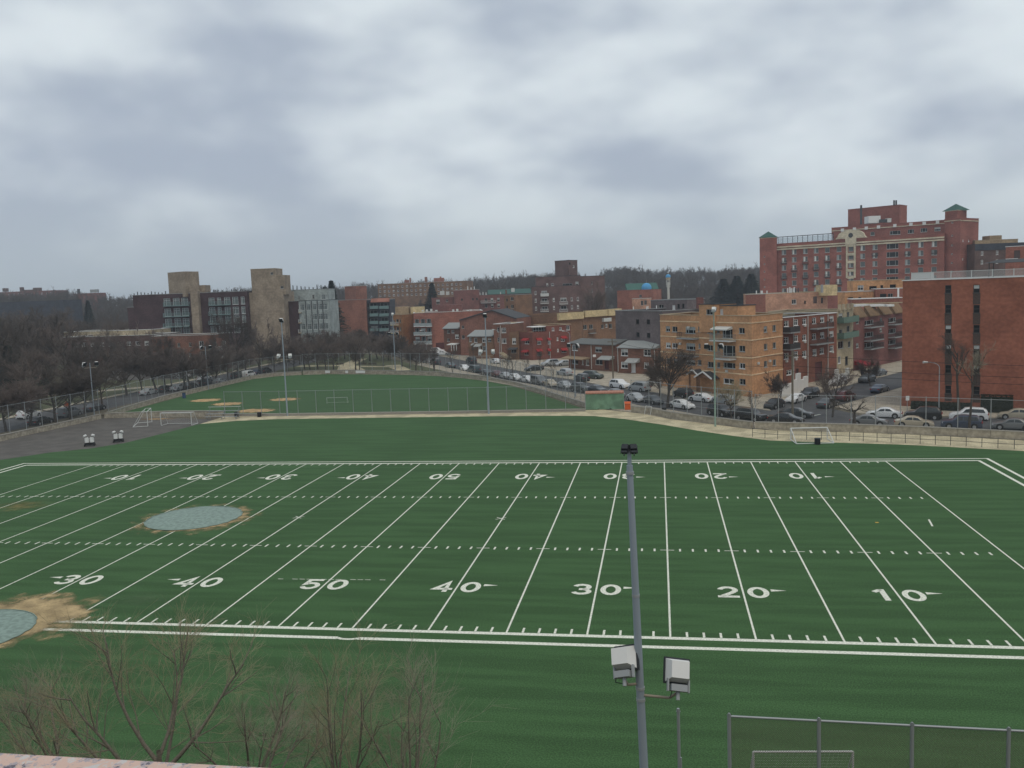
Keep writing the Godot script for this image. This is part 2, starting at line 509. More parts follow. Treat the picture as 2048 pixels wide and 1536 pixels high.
func window_at(b: Node3D, A: Vector3, d: Vector3, u: float, v: float, w: float, h: float, style: String, k: int) -> void:
	var look: Array = {"white": ["frame_white", "glass"], "cross": ["frame_white", "glass"], "sash": ["frame_grey", "glass"], "dark": ["frame_grey", "glass"], "triple": ["frame_white", "glass"],
		"pale": ["frame_pale", "glass_pale"], "hotel": ["frame_pale", "glass_hotel"], "wide": ["frame_pale", "glass"], "bare": ["frame_dark", "glass"], "strip": ["frame_dark", "glass"], "panel": ["frame_dark", "panel_dark"], "door": ["frame_white", "door_white"], "garage": ["frame_dark", "garage_red"]}[style]
	var ms := window_mesh(snappedf(w, 0.05), snappedf(h, 0.05), style)
	var n := d.cross(Vector3.UP)
	var o := part(b, "door" if style in ["door", "garage"] else "window", ms[0], M[look[0]], A + d * u + Vector3.UP * v - off, Basis(d, Vector3.UP, n))
	part(o, "pane" if not style in ["door", "garage", "panel"] else "panel", ms[1], M[look[1]])
	var r := (k * 7919 + int(u * 10) * 104729 + int(v * 10) * 1299709) % 97
	if style == "hotel" and r < 62: part(o, "curtain", ms[3], M["curtain"] if r % 2 else M["curtain_grey"])
	elif style == "strip" and r < 60: part(o, "blind", ms[2], M["blind"])
	elif style in ["white", "sash", "dark", "cross", "wide"] and r < (40 if style in ["white", "cross"] else 18): part(o, "blind", ms[2], M["blind"] if r % 3 else M["curtain_grey"])

# a prism of storeys: pts left to right along the faces in view, then round the back
func block(b: Node3D, pts: Array, y0: float, y1: float, wm: Material, rm: Material, cop: Material = null, wins: Dictionary = {}, par: float = 0.45) -> void:
	var q := PackedVector2Array()
	for i in pts.size():
		var A := Vector3(pts[i][0], 0, pts[i][1])
		var e: Array = pts[(i + 1) % pts.size()]
		var B := Vector3(e[0], 0, e[1])
		var holes := []
		var d := (B - A).normalized()
		for g in wins.get(i, []):
			for u in g[1]:
				for v in g[2]: holes.append([u, v, snappedf(g[3], 0.05), snappedf(g[4], 0.05)])
		part(b, "wall", wall_mesh(A, B, y0, y1, holes), wm, -off)
		var k := i
		for g in wins.get(i, []):
			for u in g[1]:
				for v in g[2]:
					k += 1
					window_at(b, A, d, u, v, g[3], g[4], g[0], k)
		q.append(Vector2(A.x, A.z))
	var r := MB.new()
	r.flat(q, y1 - par)
	part(b, "roof", r.mesh(), rm, -off)
	if cop:
		var c := MB.new()
		for i in q.size():
			var a := Vector3(q[i].x, y1 + 0.06, q[i].y)
			var e := Vector3(q[(i + 1) % q.size()].x, y1 + 0.06, q[(i + 1) % q.size()].y)
			var d := (e - a).normalized()
			c.bar(a - d * 0.12 + d.cross(Vector3.UP) * -0.1, e - d * 0.12 + d.cross(Vector3.UP) * -0.1, 0.36, 0.12 + 0.004 * i)
		part(b, "coping", c.mesh(), cop, -off)

func band(b: Node3D, called: String, a: Array, e: Array, u0: float, u1: float, v: float, h: float, m: Material, proud: float = 0.08) -> void:
	var A := Vector3(a[0], 0, a[1])
	var d := (Vector3(e[0], 0, e[1]) - A).normalized()
	var c := MB.new()
	c.box(A + d * (u0 + u1) * 0.5 + Vector3.UP * v + d.cross(Vector3.UP) * (proud * 0.5 - 0.02), Vector3(u1 - u0, h, proud + 0.04), Basis(d, Vector3.UP, d.cross(Vector3.UP)))
	part(b, called, c.mesh(), m, -off)

func balcony(b: Node3D, a: Array, e: Array, u0: float, u1: float, v: float, deep: float, slab: Material, rail: Material, solid: bool = false) -> void:
	var A := Vector3(a[0], v, a[1])
	var d := (Vector3(e[0], 0, e[1]) - Vector3(a[0], 0, a[1])).normalized()
	var n := d.cross(Vector3.UP)
	var c := MB.new()
	c.box(A + d * (u0 + u1) * 0.5 + n * (deep * 0.5 - 0.05), Vector3(u1 - u0, 0.2, deep), Basis(d, Vector3.UP, n))
	var o := part(b, "balcony", c.mesh(), slab, -off)
	var r := MB.new()
	var p := [A + d * u0 - n * 0.02, A + d * u0 + n * (deep - 0.1), A + d * u1 + n * (deep - 0.1), A + d * u1 - n * 0.02]
	for i in 3:
		var s: Vector3 = p[i]
		var f: Vector3 = p[i + 1]
		if solid: r.bar(s + Vector3.UP * 0.6, f + Vector3.UP * 0.6, 0.05, 0.95)
		else:
			r.bar(s + Vector3.UP * 1.1, f + Vector3.UP * 1.1, 0.06, 0.06); r.bar(s + Vector3.UP * 0.2, f + Vector3.UP * 0.2, 0.04, 0.04)
			var k := int(s.distance_to(f) / 0.16)
			for j in k: r.box(s.lerp(f, (j + 0.5) / k) + Vector3.UP * 0.65, Vector3(0.03, 0.9, 0.03))
	part(o, "railing", r.mesh(), rail)

func awning(b: Node3D, a: Array, e: Array, u0: float, u1: float, v: float, deep: float, drop: float, m: Material, called: String = "awning") -> void:
	var A := Vector3(a[0], v, a[1])
	var d := (Vector3(e[0], 0, e[1]) - Vector3(a[0], 0, a[1])).normalized()
	var n := d.cross(Vector3.UP)
	var c := MB.new()
	var s := [A + d * u0 + n * 0.02, A + d * u1 + n * 0.02]
	var f := [A + d * u0 + n * deep - Vector3.UP * drop, A + d * u1 + n * deep - Vector3.UP * drop]
	c.quad(f[0], f[1], s[1], s[0])
	c.quad(f[0] - Vector3.UP * 0.18, f[1] - Vector3.UP * 0.18, f[1], f[0])
	c.quad(f[1] - Vector3.UP * 0.06, f[0] - Vector3.UP * 0.06, s[0] - Vector3.UP * 0.06, s[1] - Vector3.UP * 0.06)
	c.tri(f[0] - Vector3.UP * 0.15, s[0], s[0] - Vector3.UP * drop); c.tri(f[1] - Vector3.UP * 0.15, s[1] - Vector3.UP * drop, s[1])
	part(b, called, c.mesh(), m, -off)

func boxpart(b: Node3D, called: String, c: Vector3, s: Vector3, m: Material, turn: float = 0.0) -> void:
	var k := MB.new()
	k.box(c, s, Basis(Vector3.UP, turn))
	part(b, called, k.mesh(), m, -off)

func pyramid(b: Node3D, c: Vector3, w: float, h: float, turn: float, m: Material) -> void:
	var k := MB.new()
	var q := []
	for i in 4: q.append(c + Basis(Vector3.UP, turn) * Vector3([-1, 1, 1, -1][i] * w * 0.5, 0, [1, 1, -1, -1][i] * w * 0.5))
	for i in 4: k.tri(q[i], q[(i + 1) % 4], c + Vector3.UP * h)
	k.quad(q[3], q[2], q[1], q[0])
	part(b, "roof", k.mesh(), m, -off)

# sloping roof over the face a-e: eave at y0 standing out, ridge at y1 set back
func slope_roof(b: Node3D, a: Array, e: Array, y0: float, y1: float, back: float, m: Material, out: float = 0.35) -> void:
	var A := Vector3(a[0], 0, a[1])
	var B := Vector3(e[0], 0, e[1])
	var d := (B - A).normalized()
	var n := d.cross(Vector3.UP)
	var k := MB.new()
	var p := [A + n * out + Vector3.UP * y0, B + n * out + Vector3.UP * y0, B - n * back + Vector3.UP * y1, A - n * back + Vector3.UP * y1]
	k.quad(p[0], p[1], p[2], p[3])
	var dn := Vector3.UP * -0.18
	k.quad(p[0] + dn, p[1] + dn, p[1], p[0]); k.quad(p[3] + dn, p[2] + dn, p[1] + dn, p[0] + dn)
	k.tri(p[0] + dn, p[3], p[3] + Vector3.UP * (y0 - y1)); k.tri(p[1] + dn, p[2] + Vector3.UP * (y0 - y1), p[2])
	part(b, "roof", k.mesh(), m, -off)

# ---------- odd building parts ----------
func gable(b: Node3D, a: Array, e: Array, y0: float, y1: float, at: float, deep: float, wm: Material, rm: Material) -> void:
	var A := Vector3(a[0], y0, a[1])
	var B := Vector3(e[0], y0, e[1])
	var n := (B - A).normalized().cross(Vector3.UP)
	var T := A.lerp(B, at) + Vector3.UP * (y1 - y0)
	var w := MB.new()
	w.tri(A, B, T); w.tri(B - n * deep, A - n * deep, T - n * deep)
	part(b, "gable_wall", w.mesh(), wm, -off)
	var r := MB.new()
	var up := Vector3.UP * 0.12
	for s in [[A, T], [T, B]]:
		var p: Vector3 = s[0] + up + n * 0.3
		var q: Vector3 = s[1] + up + n * 0.3
		r.quad(p, q, q - n * (deep + 0.6), p - n * (deep + 0.6))
		r.quad(p - up * 2.5, q - up * 2.5, q, p)
	part(b, "roof", r.mesh(), rm, -off)

func drainpipe(b: Node3D, a: Array, e: Array, u: float, h: float, y0: float) -> void:
	var A := Vector3(a[0], 0, a[1])
	var d := (Vector3(e[0], 0, e[1]) - A).normalized()
	var p := A + d * u + d.cross(Vector3.UP) * 0.12
	var c := MB.new()
	c.tube(p + Vector3.UP * y0, p + Vector3.UP * (h - 0.1), 0.08, 0.08, 6)
	part(b, "drainpipe", c.mesh(), M.trim_pale, -off)

func terrace_room(b: Node3D, a: Array, e: Array, y0: float, y1: float) -> void:
	var A := Vector3(a[0], 0, a[1])
	var B := Vector3(e[0], 0, e[1])
	var d := (B - A).normalized()
	var n := d.cross(Vector3.UP)
	var w := A.distance_to(B)
	var c := MB.new()
	for i in 6: c.box(A + d * (0.1 + (w - 0.2) * i / 5.0) + Vector3.UP * (y0 + y1 - 0.3) * 0.5, Vector3(0.12, y1 - y0 - 0.3, 0.12), Basis(d, Vector3.UP, n))
	c.box(A + d * w * 0.5 + Vector3.UP * (y0 + 0.35), Vector3(w, 0.12, 0.1), Basis(d, Vector3.UP, n))
	part(b, "porch_frame", c.mesh(), M.trim_grey, -off)
	var g := MB.new()
	g.box(A + d * w * 0.5 - n * 0.5 + Vector3.UP * (y0 + y1 - 0.3) * 0.5, Vector3(w - 0.2, y1 - y0 - 0.4, 0.05), Basis(d, Vector3.UP, n))
	part(b, "porch_glazing", g.mesh(), M.glass, -off)
	var r := MB.new()
	r.box(A + d * w * 0.5 - n * 1.4 + Vector3.UP * (y1 - 0.2), Vector3(w + 0.8, 0.22, 4.2), Basis(d, Vector3.UP, n))
	part(b, "porch_roof", r.mesh(), M.trim_white, -off)

func parapet(b: Node3D, a: Array, e: Array, y0: float, y1: float, m: Material) -> void:
	var A := Vector3(a[0], 0, a[1])
	var B := Vector3(e[0], 0, e[1])
	var d := (B - A).normalized()
	var n := d.cross(Vector3.UP)
	var c := MB.new()
	c.box((A + B) * 0.5 + Vector3.UP * (y0 + y1) * 0.5 + n * 0.35, Vector3(A.distance_to(B), y1 - y0, 0.9), Basis(d, Vector3.UP, n))
	part(b, "parapet", c.mesh(), m, -off)

func gable_porch(b: Node3D, a: Array, e: Array, u0: float, u1: float, y0: float, y1: float) -> void:
	var A := Vector3(a[0], 0, a[1])
	var d := (Vector3(e[0], 0, e[1]) - A).normalized()
	var n := d.cross(Vector3.UP)
	var L := A + d * u0 + n * 1.8 + Vector3.UP * y0
	var R := A + d * u1 + n * 1.8 + Vector3.UP * y0
	var T := (L + R) * 0.5 + Vector3.UP * (y1 - y0)
	var r := MB.new()
	for s in [[L, T], [T, R]]:
		r.quad(s[0], s[1], s[1] - n * 1.78, s[0] - n * 1.78)
	part(b, "porch_roof", r.mesh(), M.roof_dark, -off)
	var t := MB.new()
	t.bar(L + n * 0.05, T + n * 0.05, 0.14, 0.24); t.bar(T + n * 0.06, R + n * 0.06, 0.14, 0.24)
	part(b, "bargeboard", t.mesh(), M.trim_white, -off)
	var w := MB.new()
	w.tri(L - n * 0.3, R - n * 0.3, T - n * 0.3)
	for p in [L - n * 0.4 + d * 0.3, R - n * 0.4 - d * 0.3]: w.box(Vector3(p.x, (y0) * 0.5, p.z), Vector3(0.35, y0, 0.35))
	part(b, "porch_front", w.mesh(), M.brick_brown, -off)

func hotel_gable(b: Node3D, a: Array, e: Array, u: float, y0: float, y1: float, y2: float) -> void:
	var A := Vector3(a[0], 0, a[1])
	var d := (Vector3(e[0], 0, e[1]) - A).normalized()
	var n := d.cross(Vector3.UP)
	var o := A + d * u
	var p := MB.new()
	for x in [-1.4, 1.4]: p.box(o + d * x * 1.02 + n * 0.14 + Vector3.UP * (y0 + y1) * 0.5, Vector3(0.62, y1 - y0, 0.4), Basis(d, Vector3.UP, n))
	for v in [30.9, 27.7, 24.9, 21.8, 19.2]: p.box(o + n * 0.1 + Vector3.UP * v, Vector3(2.3, 1.0, 0.3), Basis(d, Vector3.UP, n))
	part(b, "pilaster", p.mesh(), M.cream, -off)
	var c := MB.new()
	var w := 5.6
	var pts := [Vector2(-w, y1 + 0.6)]
	for i in 13:
		var t := PI * (1.0 - i / 12.0)
		pts.append(Vector2(cos(t) * (w - 0.8), y1 + 1.4 + sin(t) * (y2 - y1 - 1.4)))
	pts.append(Vector2(w, y1 + 0.6))
	var mid := o + Vector3.UP * (y1 + 0.6)
	for i in pts.size() - 1:
		var f := n * 0.45
		var s: Vector3 = o + d * pts[i].x + Vector3.UP * pts[i].y
		var q: Vector3 = o + d * pts[i + 1].x + Vector3.UP * pts[i + 1].y
		c.tri(mid + f, q + f, s + f); c.quad(s + f, q + f, q - f * 2.0, s - f * 2.0); c.tri(mid - f * 2.0, s - f * 2.0, q - f * 2.0)
	c.quad(mid - d * 2.0 - Vector3.UP * 2.2 + n * 0.44, mid + d * 2.0 - Vector3.UP * 2.2 + n * 0.44, mid + d * 2.0 + n * 0.44, mid - d * 2.0 + n * 0.44)
	part(b, "curved_gable", c.mesh(), M.cream, -off)
	var k := MB.new()
	k.tube(o + Vector3.UP * (y1 + 1.7) + n * 0.4, o + Vector3.UP * (y1 + 1.7) + n * 0.56, 0.85, 0.85, 16)
	part(b, "clock", k.mesh(), M.dark_metal, -off)

func glass_rail(b: Node3D, a: Array, e: Array, u0: float, u1: float, y: float) -> void:
	var A := Vector3(a[0], 0, a[1])
	var d := (Vector3(e[0], 0, e[1]) - A).normalized()
	var n := d.cross(Vector3.UP)
	var p := A + d * u0 - n * 1.5
	var q := A + d * u1 - n * 1.5
	var c := MB.new()
	for i in 12:
		var s := p.lerp(q, i / 11.0)
		c.box(s + Vector3.UP * (y + 1.2), Vector3(0.16, 2.9, 0.16))
	c.bar(p + Vector3.UP * (y + 2.65), q + Vector3.UP * (y + 2.65), 0.2, 0.25)
	part(b, "terrace_frame", c.mesh(), M.slate, -off)
	var g := MB.new()
	g.bar(p + Vector3.UP * (y + 1.1), q + Vector3.UP * (y + 1.1), 0.03, 2.4)
	part(b, "terrace_glazing", g.mesh(), M.clear_glass, -off)

func roof_railing(b: Node3D, a: Array, e: Array, y: float) -> void:
	var A := Vector3(a[0], y, a[1])
	var B := Vector3(e[0], y, e[1])
	var d := (B - A).normalized()
	var n := d.cross(Vector3.UP)
	A -= n * 0.5; B -= n * 0.5
	A += d * 0.6
	var w := A.distance_to(B)
	var k := MB.new()
	k.bar(A + Vector3.UP * 1.12, B + Vector3.UP * 1.12, 0.06, 0.07); k.bar(A + Vector3.UP * 0.18, B + Vector3.UP * 0.18, 0.05, 0.05)
	var m := int(w / 2.4)
	for i in m + 1: k.box(A + d * w * i / m + Vector3.UP * 0.6, Vector3(0.09, 1.2, 0.09))
	m = int(w / 0.13)
	for i in m: k.box(A + d * w * (i + 0.5) / m + Vector3.UP * 0.65, Vector3(0.03, 0.92, 0.03))
	var s := A - n * 18.0
	k.bar(A + Vector3.UP * 1.12, s + Vector3.UP * 1.12, 0.06, 0.07)
	for i in 130: k.box(A.lerp(s, (i + 0.5) / 130.0) + Vector3.UP * 0.65, Vector3(0.03, 0.92, 0.03))
	part(b, "roof_railing", k.mesh(), M.rail_pale, -off)
	var c := MB.new()
	var o := A + d * 13.0 - n * 7.0
	for i in 4: c.box(o + d * [-3.5, 3.5, 3.5, -3.5][i] + n * [2.5, 2.5, -2.5, -2.5][i] + Vector3.UP * 1.1, Vector3(0.1, 2.4, 0.1))
	c.quad(o + d * -4.2 + n * 3.0 + Vector3.UP * 2.1, o + d * 4.2 + n * 3.0 + Vector3.UP * 2.1, o + d * 2.5 + Vector3.UP * 2.6, o - d * 2.5 + Vector3.UP * 2.6)
	c.quad(o + d * 4.2 - n * 3.0 + Vector3.UP * 2.1, o - d * 4.2 - n * 3.0 + Vector3.UP * 2.1, o - d * 2.5 + Vector3.UP * 2.6, o + d * 2.5 + Vector3.UP * 2.6)
	part(b, "gazebo", c.mesh(), M.roof_dark, -off)

func dome(b: Node3D, c: Vector3, r: float, m: Material) -> void:
	var rows := []
	for i in 10:
		var w := -0.3 + (PI * 0.5 + 0.3) * i / 9.0
		var row := []
		for j in 24: row.append(c + Vector3(cos(TAU * j / 24) * cos(w) * r, sin(w) * r, -sin(TAU * j / 24) * cos(w) * r))
		rows.append(row)
	var k := MB.new()
	k.shell(rows, true)
	part(b, "dome", k.mesh(), m, -off)
	var s := MB.new()
	s.tube(c + Vector3(0, -minf(6.0, r * 1.1), 0), c + Vector3(0, -r * 0.25, 0), r * 0.9, r * 0.95, 20)
	s.tube(c + Vector3(0, r - 0.1, 0), c + Vector3(0, r + 1.6, 0), 0.12, 0.04, 6)
	part(b, "drum", s.mesh(), M.stucco_beige, -off)

func minaret(b: Node3D, c: Vector3, h: float) -> void:
	var k := MB.new()
	k.tube(c, c + Vector3.UP * (h - 5.0), 0.7, 0.55, 10); k.tube(c + Vector3.UP * (h - 7.4), c + Vector3.UP * (h - 6.8), 0.6, 1.1, 10); k.tube(c + Vector3.UP * (h - 4.0), c + Vector3.UP * (h - 3.4), 0.6, 1.0, 10)
	for i in 8: k.box(c + Vector3(cos(TAU * i / 8) * 0.85, h - 5.2, sin(TAU * i / 8) * 0.85), Vector3(0.18, 2.6, 0.18))
	part(b, "shaft", k.mesh(), M.trim_pale, -off)
	dome(b, c + Vector3.UP * (h - 2.4), 1.15, M.dome_blue)

# ---------- bare trees ----------
func limb(mb: MB, p: Vector3, d: Vector3, len: float, r0: float, r1: float, segs: int, k: int, wob: float, rise: float, rng: RandomNumberGenerator) -> Array:
	var pts := [p]
	var dirs := [d]
	for i in segs:
		d = (d + Vector3(rng.randf_range(-wob, wob), rng.randf_range(-wob, wob) * 0.6 + rise, rng.randf_range(-wob, wob))).normalized()
		var q: Vector3 = p + d * len / segs
		mb.tube(p, q, lerpf(r0, r1, float(i) / segs), lerpf(r0, r1, float(i + 1) / segs), k, false)
		p = q
		pts.append(p); dirs.append(d)
	return [pts, dirs]

func side_dir(d: Vector3, ang: float, rng: RandomNumberGenerator) -> Vector3:
	var x := d.cross(Vector3.UP if absf(d.y) < 0.95 else Vector3.RIGHT).normalized()
	var y := d.cross(x)
	var w := rng.randf() * TAU
	return (d * cos(ang) + (x * cos(w) + y * sin(w)) * sin(ang)).normalized()

# o: height, fork (height of the first limbs), r (trunk radius), limbs, n2, n3, n4 (children), spread, rise, twig (radius)
func tree_meshes(seed_: int, o: Dictionary) -> Array:
	var rng := RandomNumberGenerator.new()
	rng.seed = seed_
	var tr := MB.new()
	var tw := MB.new()
	var H: float = o.h
	var tl := limb(tr, Vector3(0, -0.15, 0), Vector3(rng.randf_range(-0.06, 0.06), 1, rng.randf_range(-0.06, 0.06)).normalized(), o.fork + H * o.get("leader", 0.3), o.r, o.r * 0.4, 7, 8, 0.07, 0.04, rng)
	var top: float = o.fork + H * o.get("leader", 0.3)
	for i in o.limbs:
		var f: float = o.fork / top + (1.0 - o.fork / top) * (i + 0.2) / o.limbs
		var k := f * 7.0
		var p: Vector3 = tl[0][int(k)].lerp(tl[0][mini(int(k) + 1, 7)], k - int(k))
		var d := side_dir(Vector3.UP, o.spread * rng.randf_range(0.65, 1.2) * (1.15 - 0.5 * (f - o.fork / top)), rng)
		var l1: float = (H - p.y) * rng.randf_range(0.62, 0.9)
		var r1: float = o.r * rng.randf_range(0.38, 0.55)
		var b1 := limb(tr, p, d, l1, r1, r1 * 0.25, 5, 5, 0.14, o.rise, rng)
		for j in o.n2:
			var t := rng.randf_range(0.22, 1.0) * 5.0
			var q: Vector3 = b1[0][int(minf(t, 4.99))].lerp(b1[0][int(minf(t, 4.99)) + 1], t - int(minf(t, 4.99)))
			var l2: float = l1 * rng.randf_range(0.3, 0.52) * (1.15 - 0.09 * t)
			var b2 := limb(tr, q, side_dir(b1[1][int(minf(t, 4.99))], rng.randf_range(0.4, 0.95), rng), l2, r1 * 0.32, r1 * 0.1, 3, 4, 0.18, o.rise, rng)
			for m in o.n3:
				var t3 := rng.randf_range(0.15, 1.0) * 3.0
				var i3 := int(minf(t3, 2.99))
				var q3: Vector3 = b2[0][i3].lerp(b2[0][i3 + 1], t3 - i3)
				var l3: float = l2 * rng.randf_range(0.32, 0.6) + 0.15
				var b3 := limb(tw, q3, side_dir(b2[1][i3], rng.randf_range(0.35, 0.95), rng), l3, o.twig * 1.3, o.twig * 0.8, 2, 3, 0.2, o.rise * 1.2, rng)
				for x in o.n4:
					var t4 := rng.randf_range(0.1, 1.0) * 2.0
					var i4 := int(minf(t4, 1.99))
					var q4: Vector3 = b3[0][i4].lerp(b3[0][i4 + 1], t4 - i4)
					var d4 := side_dir(b3[1][i4], rng.randf_range(0.3, 0.9), rng)
					tw.tube(q4, q4 + (d4 + Vector3.UP * o.rise).normalized() * l3 * rng.randf_range(0.4, 0.9), o.twig, o.twig * 0.5, 3, false)
	return [tr.mesh(), tw.mesh()]

func tree(called: String, label: String, group: String, variant: Array, at: Vector3, turn: float, s: Vector3, bark: Material, twigs: Material) -> Node3D:
	var t := thing(called, label, "tree", at, turn, group)
	t.scale = s
	part(t, "trunk", variant[0], bark)
	part(t, "crown", variant[1], twigs)
	return t

func conifer_mesh(seed_: int, h: float, r: float, n: int) -> Array:
	var rng := RandomNumberGenerator.new()
	rng.seed = seed_
	var tr := MB.new()
	tr.tube(Vector3.ZERO, Vector3.UP * h * 0.95, r * 0.09, 0.03, 6)
	var nd := MB.new()
	for i in n:
		var f := pow(rng.randf(), 0.8)
		var y := h * (0.08 + 0.92 * f)
		var a := rng.randf() * TAU
		var w := r * (1.0 - f) * rng.randf_range(0.7, 1.1) * (0.62 + 0.38 * fposmod(-f * 9.0 + sin(a * 3.0) * 0.4, 1.0)) * (1.0 + 0.22 * sin(a * 2.0 + f * 7.0)) + 0.1
		var d := Vector3(cos(a), -0.25, sin(a))
		var s := Vector3(-sin(a), 0, cos(a))
		var l := rng.randf_range(0.35, 0.8) * (1.15 - f * 0.7)
		var p := Vector3(0, y, 0) + d * w * rng.randf_range(0.35, 1.0)
		nd.quad(p - s * 0.22 * l - Vector3(0, 0.08, 0), p + d * l - s * 0.08, p + d * l + s * 0.1 - Vector3(0, 0.1, 0), p + s * 0.25 * l)
	return [tr.mesh(), nd.mesh()]

# ---------- fences and walls ----------
func link_mesh(w: float, h: float, pitch: float, r: float) -> ArrayMesh:
	var key := "link%.2f_%.2f_%.3f_%.4f" % [w, h, pitch, r]
	if cache.has(key): return cache[key]
	var mb := MB.new()
	var st := pitch * 1.4142
	var n := int((w + h) / st)
	for s in [1.0, -1.0]:
		for i in n + 1:
			var c := i * st - h                       # the line x = c + y
			var y0 := maxf(0.0, -c)
			var y1 := minf(h, w - c)
			if y1 - y0 < 0.03: continue
			var a := Vector3(c + y0, y0, 0.003 * s)
			var b := Vector3(c + y1, y1, 0.003 * s)
			if s < 0: a.x = w - a.x; b.x = w - b.x
			mb.tube(a, b, r, r, 3, false)
	cache[key] = mb.mesh()
	return cache[key]

func chain_fence(label: String, pts: Array, y0: float, h: float, span: float, group: String, post_r: float = 0.045, wire: Material = null, pitch: float = 0.075, wr: float = 0.0028, mid: bool = false, posts: Material = null) -> Node3D:
	var t := thing("chain_link_fence", label, "fence", Vector3(pts[0][0], 0, pts[0][1]), 0.0, group)
	if posts == null: posts = M.galvanised
	if wire == null: wire = M.wire
	var pk := "post%.2f_%.3f" % [h, post_r]
	if not cache.has(pk):
		var k := MB.new()
		k.tube(Vector3(0, -0.1, 0), Vector3(0, h + 0.05, 0), post_r, post_r, 8)
		k.tube(Vector3(0, h + 0.05, 0), Vector3(0, h + 0.12, 0), post_r * 1.2, post_r * 0.5, 8)
		cache[pk] = k.mesh()
	for i in pts.size() - 1:
		var A := Vector3(pts[i][0], y0, pts[i][1])
		var B := Vector3(pts[i + 1][0], y0, pts[i + 1][1])
		var d := (B - A).normalized()
		var n := maxi(1, roundi(A.distance_to(B) / span))
		var w := A.distance_to(B) / n
		var bs := Basis(d, Vector3.UP, d.cross(Vector3.UP))
		for j in n:
			part(t, "post", cache[pk], posts, A + d * w * j - off)
			part(t, "mesh_panel", link_mesh(snappedf(w, 0.05), h - 0.05, pitch, wr), wire, A + d * w * j - off, bs)
		if i == pts.size() - 2: part(t, "post", cache[pk], posts, B - off)
		var r := MB.new()
		r.tube(A + Vector3.UP * h, B + Vector3.UP * h, post_r * 0.6, post_r * 0.6, 6)
		part(t, "top_rail", r.mesh(), posts, -off)
		if mid:
			var q := MB.new()
			q.tube(A + Vector3.UP * h * 0.3, B + Vector3.UP * h * 0.3, post_r * 0.45, post_r * 0.45, 6)
			part(t, "rail", q.mesh(), posts, -off)
	return t

func low_wall(label: String, pts: Array, h: float, w: float, m: Material) -> void:
	var t := thing("low_wall", label, "wall", Vector3(pts[0][0], 0, pts[0][1]))
	for i in pts.size() - 1:
		var A := Vector3(pts[i][0], 0, pts[i][1])
		var B := Vector3(pts[i + 1][0], 0, pts[i + 1][1])
		var d := (B - A).normalized()
		var n := maxi(1, roundi(A.distance_to(B) / 3.6))
		var l := A.distance_to(B) / n
		for j in n:
			var k := MB.new()
			k.box(A + d * l * (j + 0.5) + Vector3.UP * (h * 0.5 - 0.1), Vector3(l - 0.03, h + 0.2, w - 0.02 * (j % 2)), Basis(d, Vector3.UP, d.cross(Vector3.UP)))
			part(t, "wall_panel", k.mesh(), m, -off)
		var c := MB.new()
		c.box((A + B) * 0.5 + Vector3.UP * (h + 0.05), Vector3(A.distance_to(B), 0.1, w + 0.08 + 0.006 * i), Basis(d, Vector3.UP, d.cross(Vector3.UP)))
		part(t, "coping", c.mesh(), M.wall_cap, -off)

# ---------- floodlight poles ----------
func flood_mesh() -> Array:
	if cache.has("flood"): return cache.flood
	var h := MB.new()          # tapered housing, lens towards +z
	var f := [Vector3(-0.3, -0.28, 0.16), Vector3(0.3, -0.28, 0.16), Vector3(0.3, 0.28, 0.16), Vector3(-0.3, 0.28, 0.16)]
	var k := [Vector3(-0.22, -0.2, -0.2), Vector3(0.22, -0.2, -0.2), Vector3(0.22, 0.2, -0.2), Vector3(-0.22, 0.2, -0.2)]
	h.quad(k[1], k[0], k[3], k[2])
	for i in 4: h.quad(k[i], k[(i + 1) % 4], f[(i + 1) % 4], f[i])
	var r := MB.new()
	r.box(Vector3(0, 0.295, 0.18), Vector3(0.64, 0.04, 0.1)); r.box(Vector3(0, -0.295, 0.18), Vector3(0.64, 0.04, 0.1)); r.box(Vector3(0.31, 0, 0.18), Vector3(0.03, 0.55, 0.1)); r.box(Vector3(-0.31, 0, 0.18), Vector3(0.03, 0.55, 0.1))
	r.quad(Vector3(-0.3, -0.28, 0.17), Vector3(0.3, -0.28, 0.17), Vector3(0.3, 0.28, 0.17), Vector3(-0.3, 0.28, 0.17))
	var y := MB.new()
	y.box(Vector3(0, -0.42, -0.02), Vector3(0.4, 0.16, 0.24)); y.box(Vector3(-0.26, -0.36, 0), Vector3(0.04, 0.3, 0.1)); y.box(Vector3(0.26, -0.36, 0), Vector3(0.04, 0.3, 0.1)); y.tube(Vector3(0, -0.7, 0), Vector3(0, -0.42, 0), 0.05, 0.05, 8)
	cache["flood"] = [h.mesh(), r.mesh(), y.mesh()]
	return cache.flood

